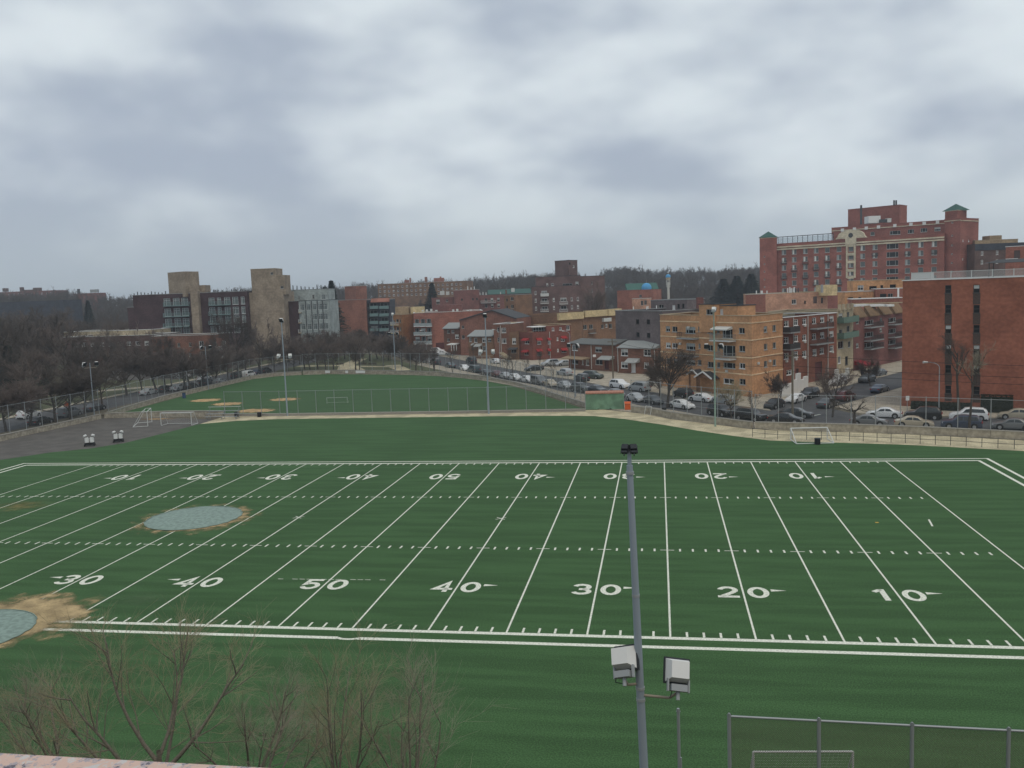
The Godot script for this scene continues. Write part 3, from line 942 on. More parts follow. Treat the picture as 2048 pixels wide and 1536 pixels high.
func flood_pole(label: String, at: Vector3, h: float, aim: float, lamps: Array, pm: Material, r: float = 0.13, lean: Vector2 = Vector2.ZERO) -> Node3D:   # lamps: [height, side, tilt, turn, housing]
	var t := thing("floodlight_pole", label, "light pole", at, 0.0, "floodlight poles round the fields")
	var k := MB.new()
	var top := Vector3(lean.x, h, lean.y)
	k.tube(Vector3(0, -0.1, 0), top, r, r * 0.62, 10)
	k.tube(top, top + Vector3.UP * 0.12, r * 0.75, r * 0.75, 10)
	part(t, "pole", k.mesh(), pm)
	var f := flood_mesh()
	for l in lamps:
		var y: float = l[0]
		var bs := Basis(Vector3.UP, aim)
		var c: Vector3 = Vector3(lean.x, 0, lean.y) * y / h + Vector3.UP * y
		var tip: Vector3 = c + bs * Vector3(l[1], 0, 0.25 if absf(l[1]) > 0.01 else 0.0)
		if absf(l[1]) > 0.01:
			var a := MB.new()
			a.tube(c + Vector3.UP * 0.0, tip, 0.045, 0.045, 6)
			part(t, "bracket", a.mesh(), M.bracket)
		var o := part(t, "floodlight", f[0], l[4], tip + Vector3.UP * 0.72, bs * Basis(Vector3.UP, l[3]) * Basis(Vector3.RIGHT, l[2]))
		part(o, "lens_hood", f[1], M.lamp_dark); part(o, "yoke", f[2], M.lamp_grey)
	return t

# ---------- vehicles ----------
const CARS := {
	"sedan": {"l": 4.7, "w": 0.89, "s": [[-2.35, 0.5, 0.52, 0.8], [-2.28, 0.86, 0.9, 0.8], [-1.65, 0.95, 1.0, 0.78], [-0.85, 0.95, 1.38, 0.64], [-0.15, 0.94, 1.44, 0.63], [0.45, 0.92, 1.36, 0.65], [1.15, 0.89, 0.95, 0.78], [1.95, 0.76, 0.82, 0.78], [2.28, 0.58, 0.66, 0.74], [2.35, 0.42, 0.45, 0.7]], "cab": [-1.62, -0.85, 0.42, 1.12], "b": -0.15},
	"suv": {"l": 4.7, "w": 0.93, "s": [[-2.3, 0.55, 0.58, 0.84], [-2.26, 1.0, 1.08, 0.84], [-2.12, 1.05, 1.42, 0.72], [-1.7, 1.05, 1.66, 0.68], [-0.3, 1.04, 1.72, 0.68], [0.4, 1.03, 1.64, 0.69], [1.05, 1.02, 1.1, 0.82], [1.95, 0.94, 1.0, 0.82], [2.28, 0.72, 0.82, 0.78], [2.35, 0.46, 0.5, 0.74]], "cab": [-2.16, -1.8, 0.36, 1.02], "b": -0.2},
	"van": {"l": 4.9, "w": 0.95, "s": [[-2.4, 0.55, 0.58, 0.86], [-2.36, 1.05, 1.15, 0.86], [-2.25, 1.08, 1.7, 0.76], [-1.8, 1.08, 1.82, 0.75], [0.2, 1.06, 1.84, 0.75], [0.9, 1.04, 1.66, 0.74], [1.65, 1.0, 1.08, 0.84], [2.15, 0.88, 0.96, 0.82], [2.4, 0.66, 0.76, 0.8], [2.46, 0.46, 0.5, 0.76]], "cab": [-2.28, -1.95, 0.86, 1.62], "b": 0.2},
	"hatch": {"l": 4.2, "w": 0.87, "s": [[-2.05, 0.5, 0.54, 0.8], [-2.0, 0.92, 0.98, 0.8], [-1.85, 0.95, 1.12, 0.74], [-1.2, 0.95, 1.42, 0.65], [-0.2, 0.94, 1.5, 0.64], [0.4, 0.92, 1.42, 0.65], [1.1, 0.9, 0.97, 0.78], [1.75, 0.8, 0.86, 0.78], [2.05, 0.6, 0.68, 0.74], [2.12, 0.42, 0.46, 0.7]], "cab": [-1.84, -1.25, 0.38, 1.08], "b": -0.25},
	"pickup": {"l": 5.4, "w": 0.96, "s": [[-2.7, 0.6, 0.64, 0.9], [-2.66, 1.0, 1.04, 0.9], [-0.75, 1.04, 1.1, 0.88], [-0.6, 1.06, 1.72, 0.72], [0.1, 1.05, 1.78, 0.71], [0.6, 1.05, 1.7, 0.72], [1.15, 1.04, 1.12, 0.84], [2.2, 1.0, 1.06, 0.84], [2.62, 0.8, 0.9, 0.82], [2.7, 0.5, 0.54, 0.78]], "cab": [-0.72, -0.55, 0.56, 1.12], "b": 0.15}}

func car_section(c: Dictionary, x: float) -> Array:
	var s: Array = c.s
	var i := 0
	while i < s.size() - 2 and x > s[i + 1][0]: i += 1
	var f := clampf((x - s[i][0]) / (s[i + 1][0] - s[i][0]), 0, 1)
	return [lerpf(s[i][1], s[i + 1][1], f), lerpf(s[i][2], s[i + 1][2], f), lerpf(s[i][3], s[i + 1][3], f)]

func car_side(c: Dictionary, x: float, f: float, z: float, out: float) -> Vector3:   # point on the cabin side, f from the belt to the roof
	var q := car_section(c, x)
	return Vector3(x, lerpf(q[0] + 0.02, q[1] - 0.05, f), z * (lerpf(c.w * 0.965, q[2] + 0.02, f) + out))

func car_meshes(kind: String) -> Dictionary:
	if cache.has(kind): return cache[kind]
	var c: Dictionary = CARS[kind]
	var m := {}
	var rows := []
	var s: Array = c.s
	var xs := []
	for i in s.size():
		xs.append(s[i][0])
		if i < s.size() - 1 and s[i + 1][0] - s[i][0] > 0.3: xs.append((s[i][0] + s[i + 1][0]) * 0.5)
	for x in xs:
		var q := car_section(c, x)
		var e := 1.0 - 0.16 * pow(absf(x) / (c.l * 0.5), 6.0)
		var w: float = c.w * e
		var tw: float = minf(q[2] * e, w)
		var low := minf(0.34, q[0] * 0.7)
		var half := [Vector2(w * 0.93, minf(0.2, q[0] * 0.45)), Vector2(w * 0.995, low), Vector2(w, lerpf(low, q[0], 0.6)), Vector2(w * 0.985, q[0] - 0.03), Vector2(w * 0.955, q[0] + 0.01), Vector2(tw, q[1] - 0.04), Vector2(tw * 0.8, q[1]), Vector2(tw * 0.4, q[1] + 0.015)]
		var row := []
		for p in half: row.append(Vector3(x, p.y, p.x))
		half.reverse()
		for p in half: row.append(Vector3(x, p.y, -p.x))
		rows.append(row)
	rows.reverse()
	var b := MB.new()
	b.shell(rows)
	for r in [0, rows.size() - 1]:
		var o := Vector3.ZERO
		for p in rows[r]: o += p
		o /= rows[r].size()
		for j in rows[r].size() - 1:
			if r == 0: b.tri(o, rows[r][j + 1], rows[r][j])
			else: b.tri(o, rows[r][j], rows[r][j + 1])
	m["body"] = b.mesh()
	var cab: Array = c.cab
	var g := MB.new()
	var ws := [car_side(c, cab[3], 0.3, 1, -0.06), car_side(c, cab[2] + 0.06, 0.94, 1, -0.04)]
	var up := Vector3(0.02, 0.022, 0)
	g.quad(ws[0] + up, ws[0] * Vector3(1, 1, -1) + up, ws[1] * Vector3(1, 1, -1) + up, ws[1] + up)
	m["windscreen"] = g.mesh()
	g = MB.new()
	ws = [car_side(c, cab[0] + 0.04, 0.3, 1, -0.08), car_side(c, cab[1] - 0.03, 0.92, 1, -0.06)]
	up = Vector3(-0.02, 0.022, 0)
	g.quad(ws[0] * Vector3(1, 1, -1) + up, ws[0] + up, ws[1] + up, ws[1] * Vector3(1, 1, -1) + up)
	m["rear"] = g.mesh()
	for z in [1.0, -1.0]:
		g = MB.new()
		var bb: float = c.b
		var panes := [[cab[0] + 0.5, bb - 0.05, cab[1] + 0.12, bb - 0.05], [bb + 0.05, cab[3] - 0.28, bb + 0.05, cab[2] - 0.02]]
		if kind == "pickup": panes = [[-0.5, bb - 0.05, -0.46, bb - 0.05], panes[1]]
		if kind in ["suv", "van"]: panes[0] = [cab[0] + 0.22, bb - 0.05, cab[1] + 0.1, bb - 0.05]
		for p in panes:
			var q := [car_side(c, p[0], 0.1, z, 0.012), car_side(c, p[1], 0.1, z, 0.012), car_side(c, p[3], 0.86, z, 0.012), car_side(c, p[2], 0.86, z, 0.012)]
			if z > 0: g.quad(q[0], q[1], q[2], q[3])
			else: g.quad(q[1], q[0], q[3], q[2])
		m["side%d" % int(z)] = g.mesh()
	var L: float = c.l * 0.5
	var wx: float = L * 0.6
	var u := MB.new()
	u.box(Vector3(0, 0.3, 0), Vector3(c.l - 0.5, 0.26, c.w * 1.8))
	for x in [-wx, wx]:
		for z in [-1.0, 1.0]: u.tube(Vector3(x, 0.36, z * (c.w - 0.1)), Vector3(x, 0.36, z * (c.w + 0.006)), 0.41, 0.41, 16)
	u.box(Vector3(L - 0.06, 0.42, 0), Vector3(0.1, 0.16, c.w * 1.1)); u.box(Vector3(-L + 0.08, 0.34, 0), Vector3(0.1, 0.14, c.w * 1.4))
	m["under"] = u.mesh()
	var ty := MB.new()
	ty.tube(Vector3(0, 0, -0.11), Vector3(0, 0, 0.11), 0.33, 0.33, 18)
	m["tyre"] = ty.mesh()
	var ri := MB.new()
	ri.tube(Vector3(0, 0, -0.118), Vector3(0, 0, 0.118), 0.21, 0.21, 14)
	m["rim"] = ri.mesh()
	var hl := MB.new()
	hl.box(Vector3.ZERO, Vector3(0.16, 0.13, 0.34))
	m["lamp"] = hl.mesh()
	m["wx"] = wx
	cache[kind] = m
	return m

func car(kind: String, paint: String, label: String, x: float, z: float, turn: float, group: String, y: float = -0.12) -> Node3D:
	var m := car_meshes(kind)
	var c: Dictionary = CARS[kind]
	var called: String = {"sedan": "parked_car", "hatch": "parked_car", "suv": "parked_suv", "van": "parked_van", "pickup": "pickup_truck"}[kind]
	var t := thing(called, label, {"sedan": "car", "hatch": "car", "suv": "car", "van": "van", "pickup": "truck"}[kind], Vector3(x, y, z), turn, group)
	part(t, "body", m.body, M["paint_" + paint])
	part(t, "underbody", m.under, M.car_black)
	part(t, "windscreen", m.windscreen, M.car_glass); part(t, "rear_window", m.rear, M.car_glass)
	part(t, "side_window", m["side1"], M.car_glass); part(t, "side_window", m["side-1"], M.car_glass)
	for sx in [-1.0, 1.0]:
		for sz in [-1.0, 1.0]:
			var o := part(t, "wheel", m.tyre, M.tyre, Vector3(m.wx * sx, 0.33, sz * (c.w - 0.09)))
			part(o, "rim", m.rim, M.rim)
	var L: float = c.l * 0.5
	for sz in [-1.0, 1.0]:
		part(t, "headlight", m.lamp, M.headlight, Vector3(L - 0.2, c.s[8][1] + 0.02, sz * (c.w - 0.27)), Basis(Vector3.UP, sz * -0.35))
		part(t, "tail_light", m.lamp, M.taillight, Vector3(-L + 0.06, c.s[1][1] - 0.12, sz * (c.w - 0.26)), Basis(Vector3.UP, sz * 0.2))
		var k := MB.new()
		if not cache.has("mirror"):
			k.box(Vector3.ZERO, Vector3(0.12, 0.14, 0.2)); cache["mirror"] = k.mesh()
		part(t, "mirror", cache["mirror"], M["paint_" + paint], Vector3(c.cab[3] - 0.25, c.s[6][1] + 0.1, sz * (c.w + 0.06)))
	return t

# ---------- field furniture ----------
func goal(label: String, at: Vector3, turn: float, w: float, h: float, deep: float, top: float, r: float = 0.05, net: bool = true) -> Node3D:
	var t := thing("soccer_goal", label, "goal", at, turn, "soccer goals")
	var f := MB.new()
	for s in [-1.0, 1.0]: f.tube(Vector3(s * w * 0.5, 0, 0), Vector3(s * w * 0.5, h, 0), r, r, 8)
	f.tube(Vector3(-w * 0.5, h, 0), Vector3(w * 0.5, h, 0), r, r, 8)
	part(t, "goal_frame", f.mesh(), M.goal_white)
	var b := MB.new()
	for s in [-1.0, 1.0]:
		b.tube(Vector3(s * w * 0.5, 0.03, 0), Vector3(s * w * 0.5, 0.03, -deep), r * 0.8, r * 0.8, 6); b.tube(Vector3(s * w * 0.5, h, 0), Vector3(s * w * 0.5, h, -top), r * 0.7, r * 0.7, 6); b.tube(Vector3(s * w * 0.5, h, -top), Vector3(s * w * 0.5, 0.03, -deep), r * 0.7, r * 0.7, 6)
	b.tube(Vector3(-w * 0.5, 0.03, -deep), Vector3(w * 0.5, 0.03, -deep), r * 0.8, r * 0.8, 6)
	if top > 0.1: b.tube(Vector3(-w * 0.5, h, -top), Vector3(w * 0.5, h, -top), r * 0.6, r * 0.6, 6)
	part(t, "back_stay", b.mesh(), M.goal_white)
	if net:
		var n := MB.new()
		var k := int(w / 0.16)
		for i in k + 1:
			var x := -w * 0.5 + w * i / k
			n.tube(Vector3(x, h, -top), Vector3(x, 0.04, -deep), 0.0035, 0.0035, 3, false)
			if top > 0.1: n.tube(Vector3(x, h, 0), Vector3(x, h, -top), 0.0035, 0.0035, 3, false)
		k = int(h / 0.16)
		for i in k + 1:
			var y := h * i / k
			var zz := lerpf(-deep, -top, float(i) / k)
			n.tube(Vector3(-w * 0.5, y, zz), Vector3(w * 0.5, y, zz), 0.0035, 0.0035, 3, false)
			for s in [-1.0, 1.0]: n.tube(Vector3(s * w * 0.5, y, zz), Vector3(s * w * 0.5, y, 0), 0.0035, 0.0035, 3, false)
		part(t, "net", n.mesh(), M.net)
	return t

func water_cart(label: String, at: Vector3, turn: float) -> void:
	var t := thing("field_cart", label, "cart", at, turn, "white field carts on the asphalt lot")
	var b := MB.new()
	b.box(Vector3(0, 0.24, 0), Vector3(1.3, 0.16, 0.8)); b.box(Vector3(0, 0.4, 0), Vector3(1.2, 0.18, 0.7))
	part(t, "base", b.mesh(), M.car_black)
	for s in [-1.0, 1.0]:
		for z in [-0.34, 0.34]:
			var w := MB.new()
			w.tube(Vector3(s * 0.62 - 0.06, 0.17, z), Vector3(s * 0.62 + 0.06, 0.17, z), 0.17, 0.17, 12)
			part(t, "wheel", w.mesh(), M.tyre)
		var k := MB.new()
		k.tube(Vector3(s * 0.32, 0.45, 0), Vector3(s * 0.32, 1.12, 0), 0.27, 0.27, 14); k.tube(Vector3(s * 0.32, 1.12, 0), Vector3(s * 0.32, 1.2, 0), 0.27, 0.16, 14)
		part(t, "tank", k.mesh(), M.trim_white)
		var a := MB.new()
		a.tube(Vector3(s * 0.3, 1.18, 0), Vector3(s * 0.48, 1.42, 0), 0.045, 0.045, 6)
		part(t, "stalk", a.mesh(), M.car_black)
		var d := MB.new()
		d.tube(Vector3(s * 0.5, 1.4, 0), Vector3(s * 0.56, 1.54, 0.02), 0.28, 0.2, 14)
		part(t, "dish", d.mesh(), M.trim_white)

func street_lamp(label: String, at: Vector3, h: float, turn: float, arm: float) -> void:
	var t := thing("street_lamp", label, "street lamp", at, turn, "street lamps along the kerbs")
	var k := MB.new()
	k.tube(Vector3.ZERO, Vector3(0, h - 0.8, 0), 0.09, 0.06, 8)
	var p := Vector3(0, h - 0.8, 0)
	for i in 5:
		var w := PI * 0.5 * (i + 1) / 5.0
		var q := Vector3(arm * (1.0 - cos(w)), h - 0.8 + 0.8 * sin(w), 0)
		k.tube(p, q, 0.05, 0.05, 6); p = q
	part(t, "pole", k.mesh(), M.galvanised)
	var l := MB.new()
	l.tube(p - Vector3(0.1, 0, 0), p + Vector3(0.55, 0.03, 0), 0.1, 0.16, 8)
	part(t, "lamp_head", l.mesh(), M.trim_pale)

func bench(label: String, at: Vector3, turn: float) -> void:
	var t := thing("park_bench", label, "bench", at, turn, "park benches along the path")
	for i in 3: boxlocal(t, "seat_slat", Vector3(0, 0.44, -0.17 + 0.17 * i), Vector3(2.2, 0.05, 0.14), M.bench_wood)
	for i in 2: boxlocal(t, "back_slat", Vector3(0, 0.62 + 0.2 * i, -0.28), Vector3(2.2, 0.15, 0.05), M.bench_wood)
	for s in [-0.95, 0.95]:
		boxlocal(t, "leg", Vector3(s, 0.21, 0), Vector3(0.1, 0.42, 0.42), M.concrete_dark); boxlocal(t, "leg", Vector3(s, 0.62, -0.32), Vector3(0.08, 0.5, 0.06), M.concrete_dark)

func boxlocal(t: Node3D, called: String, c: Vector3, s: Vector3, m: Material) -> MeshInstance3D:
	var k := MB.new()
	k.box(Vector3.ZERO, s)
	return part(t, called, k.mesh(), m, c)

# ---------- painted marks ----------
func strip(mb: MB, a: Vector2, b: Vector2, w: float, y: float) -> void:
	var d := (b - a).normalized()
	var n := Vector2(-d.y, d.x) * w * 0.5
	mb.quad(Vector3(a.x + n.x, y, a.y + n.y), Vector3(b.x + n.x, y, b.y + n.y), Vector3(b.x - n.x, y, b.y - n.y), Vector3(a.x - n.x, y, a.y - n.y))

func digit_mesh(c: String) -> ArrayMesh:     # 1.35 wide, 2 high, centred, lying flat, top towards -z
	if cache.has("d" + c): return cache["d" + c]
	var mb := MB.new()
	var arc := func(cx: float, cy: float, rx: float, ry: float, a0: float, a1: float, n: int) -> PackedVector2Array:
		var p := PackedVector2Array()
		for i in n + 1:
			var w := deg_to_rad(lerpf(a0, a1, float(i) / n))
			p.append(Vector2(cx + rx * cos(w), cy + ry * sin(w)))
		return p
	var lines := []
	match c:
		"0": lines = [arc.call(0.0, 1.0, 0.49, 0.82, 0, 360, 36)]
		"1": lines = [PackedVector2Array([Vector2(-0.36, 1.5), Vector2(-0.02, 1.82), Vector2(0.14, 1.82)]), PackedVector2Array([Vector2(0.14, 2.0), Vector2(0.14, 0.0)])]
		"2":
			var p: PackedVector2Array = arc.call(0.0, 1.36, 0.47, 0.48, 170, -25, 14)
			p.append_array([Vector2(0.2, 0.85), Vector2(-0.42, 0.2)])
			lines = [p, PackedVector2Array([Vector2(-0.66, 0.17), Vector2(0.66, 0.17)])]
		"3":
			lines = [arc.call(-0.02, 1.42, 0.45, 0.42, 165, -80, 14), arc.call(-0.02, 0.58, 0.49, 0.42, 80, -165, 14), PackedVector2Array([Vector2(-0.2, 1.0), Vector2(0.12, 1.0)])]
		"4": lines = [PackedVector2Array([Vector2(0.24, 0.0), Vector2(0.24, 1.86), Vector2(-0.5, 0.58), Vector2(0.68, 0.58)])]
		"5":
			var p: PackedVector2Array = PackedVector2Array([Vector2(0.56, 1.84), Vector2(-0.38, 1.84), Vector2(-0.46, 1.0)])
			p.append_array(arc.call(-0.02, 0.68, 0.5, 0.52, 125, -160, 16))
			lines = [p]
	for l in lines:
		var w := 0.34
		for i in l.size() - 1:
			var a: Vector2 = l[i]
			var b: Vector2 = l[i + 1]
			var d := (b - a).normalized()
			var na := Vector2(-d.y, d.x)
			var nb := na
			if i > 0: na = (na + Vector2(-(a - l[i - 1]).normalized().y, (a - l[i - 1]).normalized().x)).normalized()
			elif c == "0": na = Vector2(-1, 0)
			if i < l.size() - 2: nb = (nb + Vector2(-(l[i + 2] - b).normalized().y, (l[i + 2] - b).normalized().x)).normalized()
			elif c == "0": nb = Vector2(-1, 0)
			var ka := 1.0 / maxf(0.45, na.dot(Vector2(-d.y, d.x)))
			var kb := 1.0 / maxf(0.45, nb.dot(Vector2(-d.y, d.x)))
			var q := [a + na * w * 0.5 * ka, a - na * w * 0.5 * ka, b - nb * w * 0.5 * kb, b + nb * w * 0.5 * kb]
			mb.quad(Vector3(q[0].x, 0, -q[0].y + 1), Vector3(q[1].x, 0, -q[1].y + 1), Vector3(q[2].x, 0, -q[2].y + 1), Vector3(q[3].x, 0, -q[3].y + 1))
	cache["d" + c] = mb.mesh()
	return cache["d" + c]

# ---------- people ----------
func person(label: String, at: Vector3, turn: float, coat: Material, legs: Material, hair: Material) -> void:
	var t := thing("person", label, "person", at, turn, "people on foot")
	var key := "person"
	if not cache.has(key):
		var bones := [[Vector3(0, 0.98, 0), Vector3(0, 1.4, 0.0), 0.15, 0.17, 0], [Vector3(-0.12, 1.4, 0), Vector3(0.12, 1.4, 0), 0.1, 0.1, 0], [Vector3(0, 1.45, 0), Vector3(0, 1.55, 0.02), 0.06, 0.06, 0], [Vector3(0, 1.6, 0.02), Vector3(0, 1.68, 0.02), 0.1, 0.105, 0]]
		for s in [-1.0, 1.0]:
			bones.append([Vector3(s * 0.09, 0.95, 0), Vector3(s * 0.1, 0.5, 0.03 * s), 0.1, 0.07, 1]); bones.append([Vector3(s * 0.1, 0.5, 0.03 * s), Vector3(s * 0.11, 0.08, -0.02), 0.065, 0.045, 1]); bones.append([Vector3(s * 0.11, 0.05, -0.04), Vector3(s * 0.12, 0.04, 0.14), 0.05, 0.04, 1])
			bones.append([Vector3(s * 0.2, 1.38, 0), Vector3(s * 0.26, 1.08, 0.02), 0.07, 0.055, 0]); bones.append([Vector3(s * 0.26, 1.08, 0.02), Vector3(s * 0.24, 0.84, 0.12), 0.05, 0.04, 0]); bones.append([Vector3(s * 0.24, 0.84, 0.12), Vector3(s * 0.23, 0.74, 0.16), 0.035, 0.025, 0])
		cache[key] = nets(bones, Vector3(-0.45, -0.02, -0.3), Vector3(0.45, 1.84, 0.36), 0.035)
		var h := MB.new()
		for i in 6:
			var w0 := PI * 0.5 * i / 6.0
			var w1 := PI * 0.5 * (i + 1) / 6.0
			for j in 12:
				var a0 := TAU * j / 12.0
				var a1 := TAU * (j + 1) / 12.0
				var f := func(w: float, a: float) -> Vector3: return Vector3(cos(a) * cos(w) * 0.118, 1.68 + sin(w) * 0.12, -0.0 + sin(a) * cos(w) * 0.12)
				h.quad(f.call(w0, a1), f.call(w0, a0), f.call(w1, a0), f.call(w1, a1))
		cache["hair"] = h.mesh()
		var l := []
		for b in bones:
			if b[4] == 1: l.append([b[0], b[1], b[2] + 0.012, b[3] + 0.012, 1])
		cache["trousers"] = nets(l, Vector3(-0.4, -0.02, -0.3), Vector3(0.4, 1.1, 0.36), 0.035)
	part(t, "body", cache[key], coat)
	part(t, "trousers", cache["trousers"], legs)
	part(t, "hair", cache["hair"], hair)

func nets(bones: Array, lo: Vector3, hi: Vector3, c: float) -> ArrayMesh:     # smooth union of tapered capsules, meshed as surface nets
	var n := Vector3i(((hi - lo) / c).ceil()) + Vector3i.ONE
	var f := PackedFloat32Array()
	f.resize(n.x * n.y * n.z)
	for z in n.z:
		for y in n.y:
			for x in n.x:
				var p := lo + Vector3(x, y, z) * c
				var s := 0.0
				for b in bones:
					var d: Vector3 = b[1] - b[0]
					var t := clampf((p - b[0]).dot(d) / d.length_squared(), 0, 1)
					var v: float = p.distance_to(b[0] + d * t) - lerpf(b[2], b[3], t)
					if v < 0.25: s += exp(-v * 45.0)
				f[x + n.x * (y + n.y * z)] = -log(maxf(s, 1e-6)) / 45.0
	var id := {}
	var vs := PackedVector3Array()
	var ns := PackedVector3Array()
	var step := [1, n.x, n.x * n.y]
	for z in n.z - 1:
		for y in n.y - 1:
			for x in n.x - 1:
				var o := x + n.x * (y + n.y * z)
				var sum := Vector3.ZERO
				var k := 0
				for e in 12:
					var ax := e / 4
					var u := (ax + 1) % 3
					var w := (ax + 2) % 3
					var q: int = o + (e & 1) * step[u] + ((e >> 1) & 1) * step[w]
					var a := f[q]
					var b := f[q + step[ax]]
					if (a < 0) != (b < 0):
						var p := Vector3.ZERO
						p[ax] = a / (a - b); p[u] = e & 1; p[w] = (e >> 1) & 1
						sum += p; k += 1
				if k:
					id[o] = vs.size()
					vs.append(lo + (Vector3(x, y, z) + sum / k) * c)
					ns.append(Vector3(f[o + 1] - f[o], f[o + step[1]] - f[o], f[o + step[2]] - f[o]).normalized())
	var ix := PackedInt32Array()
	for o in id:
		for ax in 3:
			var u := (ax + 1) % 3
			var w := (ax + 2) % 3
			if (f[o] < 0) == (f[o + step[ax]] < 0): continue
			var q := [o, o - step[u], o - step[u] - step[w], o - step[w]]
			if not (id.has(q[1]) and id.has(q[2]) and id.has(q[3])): continue
			var g := [id[q[0]], id[q[1]], id[q[2]], id[q[3]]]
			if f[o] < 0: ix.append_array([g[0], g[2], g[1], g[0], g[3], g[2]])
			else: ix.append_array([g[0], g[1], g[2], g[0], g[2], g[3]])
	var a := []
	a.resize(Mesh.ARRAY_MAX)
	a[Mesh.ARRAY_VERTEX] = vs; a[Mesh.ARRAY_NORMAL] = ns; a[Mesh.ARRAY_INDEX] = ix
	var m := ArrayMesh.new()
	m.add_surface_from_arrays(Mesh.PRIMITIVE_TRIANGLES, a)
	return m

func build_buildings() -> void:
	var b: Node3D
	b = thing("apartment_block", "maroon apartment block with teal balconies round a tan stair tower", "building", Vector3(-138.46, 0, -206.03))
	block(b, [[-138.46, -206.03], [-120.69, -209], [-123.65, -226.75], [-141.43, -223.79]], 0, 21.94, M.maroon, M.roof_grey, M.trim_grey, {0: [["pale", [10.56, 13.45, 16.03], [19.47, 16.28, 13.11, 10.39], 2, 2.4]]})
	balcony(b, [-138.46, -206.03], [-120.69, -209], 9.66, 17.66, 18.26, 1.2, M.teal, M.rail_teal)
	balcony(b, [-138.46, -206.03], [-120.69, -209], 9.4, 17.4, 14.93, 1.2, M.teal, M.rail_teal)
	balcony(b, [-138.46, -206.03], [-120.69, -209], 9.15, 17.16, 11.75, 1.2, M.teal, M.rail_teal)
	block(b, [[-140.13, -205.36], [-138.46, -206.03], [-142.96, -217.16], [-144.62, -216.49]], 0, 18.3, M.maroon, M.roof_grey, M.trim_grey, {})
	block(b, [[-129.79, -212.31], [-121.6, -207.76], [-120.15, -213.91], [-128.35, -218.46]], 20.94, 28.72, M.tan_stucco, M.roof_grey, null, {})
	block(b, [[-120.17, -207.87], [-117.95, -208.23], [-118.59, -212.18], [-120.82, -211.81]], 0, 22.54, M.tan_stucco, M.roof_grey, null, {})
	block(b, [[-120.67, -214.39], [-118.72, -214.71], [-119.53, -219.65], [-121.48, -219.33]], 20.94, 24.42, M.tan_stucco, M.roof_grey, null, {})
	block(b, [[-118.9, -210.33], [-103.83, -212.83], [-106.79, -230.59], [-121.86, -228.08]], 0, 21.94, M.maroon, M.roof_grey, M.trim_grey, {0: [["pale", [4.07, 8.93, 11.46], [19.17, 16.15, 13.41, 10.37], 1.8, 2.35], ["pale", [6.41, 13.8], [19.17, 16.15, 13.41, 10.37], 1.15, 2.35]]})
	balcony(b, [-118.9, -210.33], [-103.83, -212.83], 3.31, 10.01, 17.96, 1, M.teal, M.rail_teal)
	balcony(b, [-118.9, -210.33], [-103.83, -212.83], 3.08, 9.79, 14.93, 1, M.teal, M.rail_teal)
	balcony(b, [-118.9, -210.33], [-103.83, -212.83], 2.87, 9.59, 12.05, 1, M.teal, M.rail_teal)
	boxpart(b, "vent_pipe", Vector3(-141.51, 22.24, -211.78), Vector3(0.19, 0.79, 0.3), M.dark_metal, 0.17)
	boxpart(b, "vent_pipe", Vector3(-140.41, 22.47, -211.96), Vector3(0.19, 1.27, 0.3), M.dark_metal, 0.17)
	boxpart(b, "vent_pipe", Vector3(-139.32, 22.38, -212.15), Vector3(0.19, 1.11, 0.3), M.dark_metal, 0.17)
	boxpart(b, "vent_pipe", Vector3(-138.22, 22.29, -212.33), Vector3(0.19, 0.95, 0.3), M.dark_metal, 0.17)
	boxpart(b, "vent_pipe", Vector3(-137.13, 22.2, -212.51), Vector3(0.19, 0.79, 0.3), M.dark_metal, 0.17)
	boxpart(b, "vent_pipe", Vector3(-136.03, 22.43, -212.7), Vector3(0.19, 1.27, 0.3), M.dark_metal, 0.17)
	boxpart(b, "vent_pipe", Vector3(-134.93, 22.35, -212.88), Vector3(0.19, 1.11, 0.3), M.dark_metal, 0.17)
	boxpart(b, "vent_pipe", Vector3(-133.84, 22.26, -213.06), Vector3(0.19, 0.95, 0.3), M.dark_metal, 0.17)
	boxpart(b, "vent_pipe", Vector3(-132.74, 22.17, -213.25), Vector3(0.19, 0.79, 0.3), M.dark_metal, 0.17)
	boxpart(b, "vent_pipe", Vector3(-131.65, 22.4, -213.43), Vector3(0.19, 1.27, 0.3), M.dark_metal, 0.17)
	boxpart(b, "vent_pipe", Vector3(-120.84, 22.24, -215.24), Vector3(0.19, 1.11, 0.3), M.dark_metal, 0.17)
	boxpart(b, "vent_pipe", Vector3(-119.43, 22.15, -215.47), Vector3(0.19, 0.95, 0.3), M.dark_metal, 0.17)
	boxpart(b, "vent_pipe", Vector3(-118.02, 22.06, -215.71), Vector3(0.19, 0.79, 0.3), M.dark_metal, 0.17)
	boxpart(b, "vent_pipe", Vector3(-116.62, 22.29, -215.94), Vector3(0.19, 1.27, 0.3), M.dark_metal, 0.17)
	boxpart(b, "vent_pipe", Vector3(-115.21, 22.2, -216.18), Vector3(0.19, 1.11, 0.3), M.dark_metal, 0.17)
	boxpart(b, "vent_pipe", Vector3(-113.8, 22.11, -216.42), Vector3(0.19, 0.95, 0.3), M.dark_metal, 0.17)
	boxpart(b, "vent_pipe", Vector3(-112.39, 22.02, -216.65), Vector3(0.19, 0.79, 0.3), M.dark_metal, 0.17)
	boxpart(b, "vent_pipe", Vector3(-110.98, 22.25, -216.89), Vector3(0.19, 1.27, 0.3), M.dark_metal, 0.17)
	boxpart(b, "vent_pipe", Vector3(-109.57, 22.16, -217.12), Vector3(0.19, 1.11, 0.3), M.dark_metal, 0.17)
	boxpart(b, "vent_pipe", Vector3(-108.16, 22.07, -217.36), Vector3(0.19, 0.95, 0.3), M.dark_metal, 0.17)
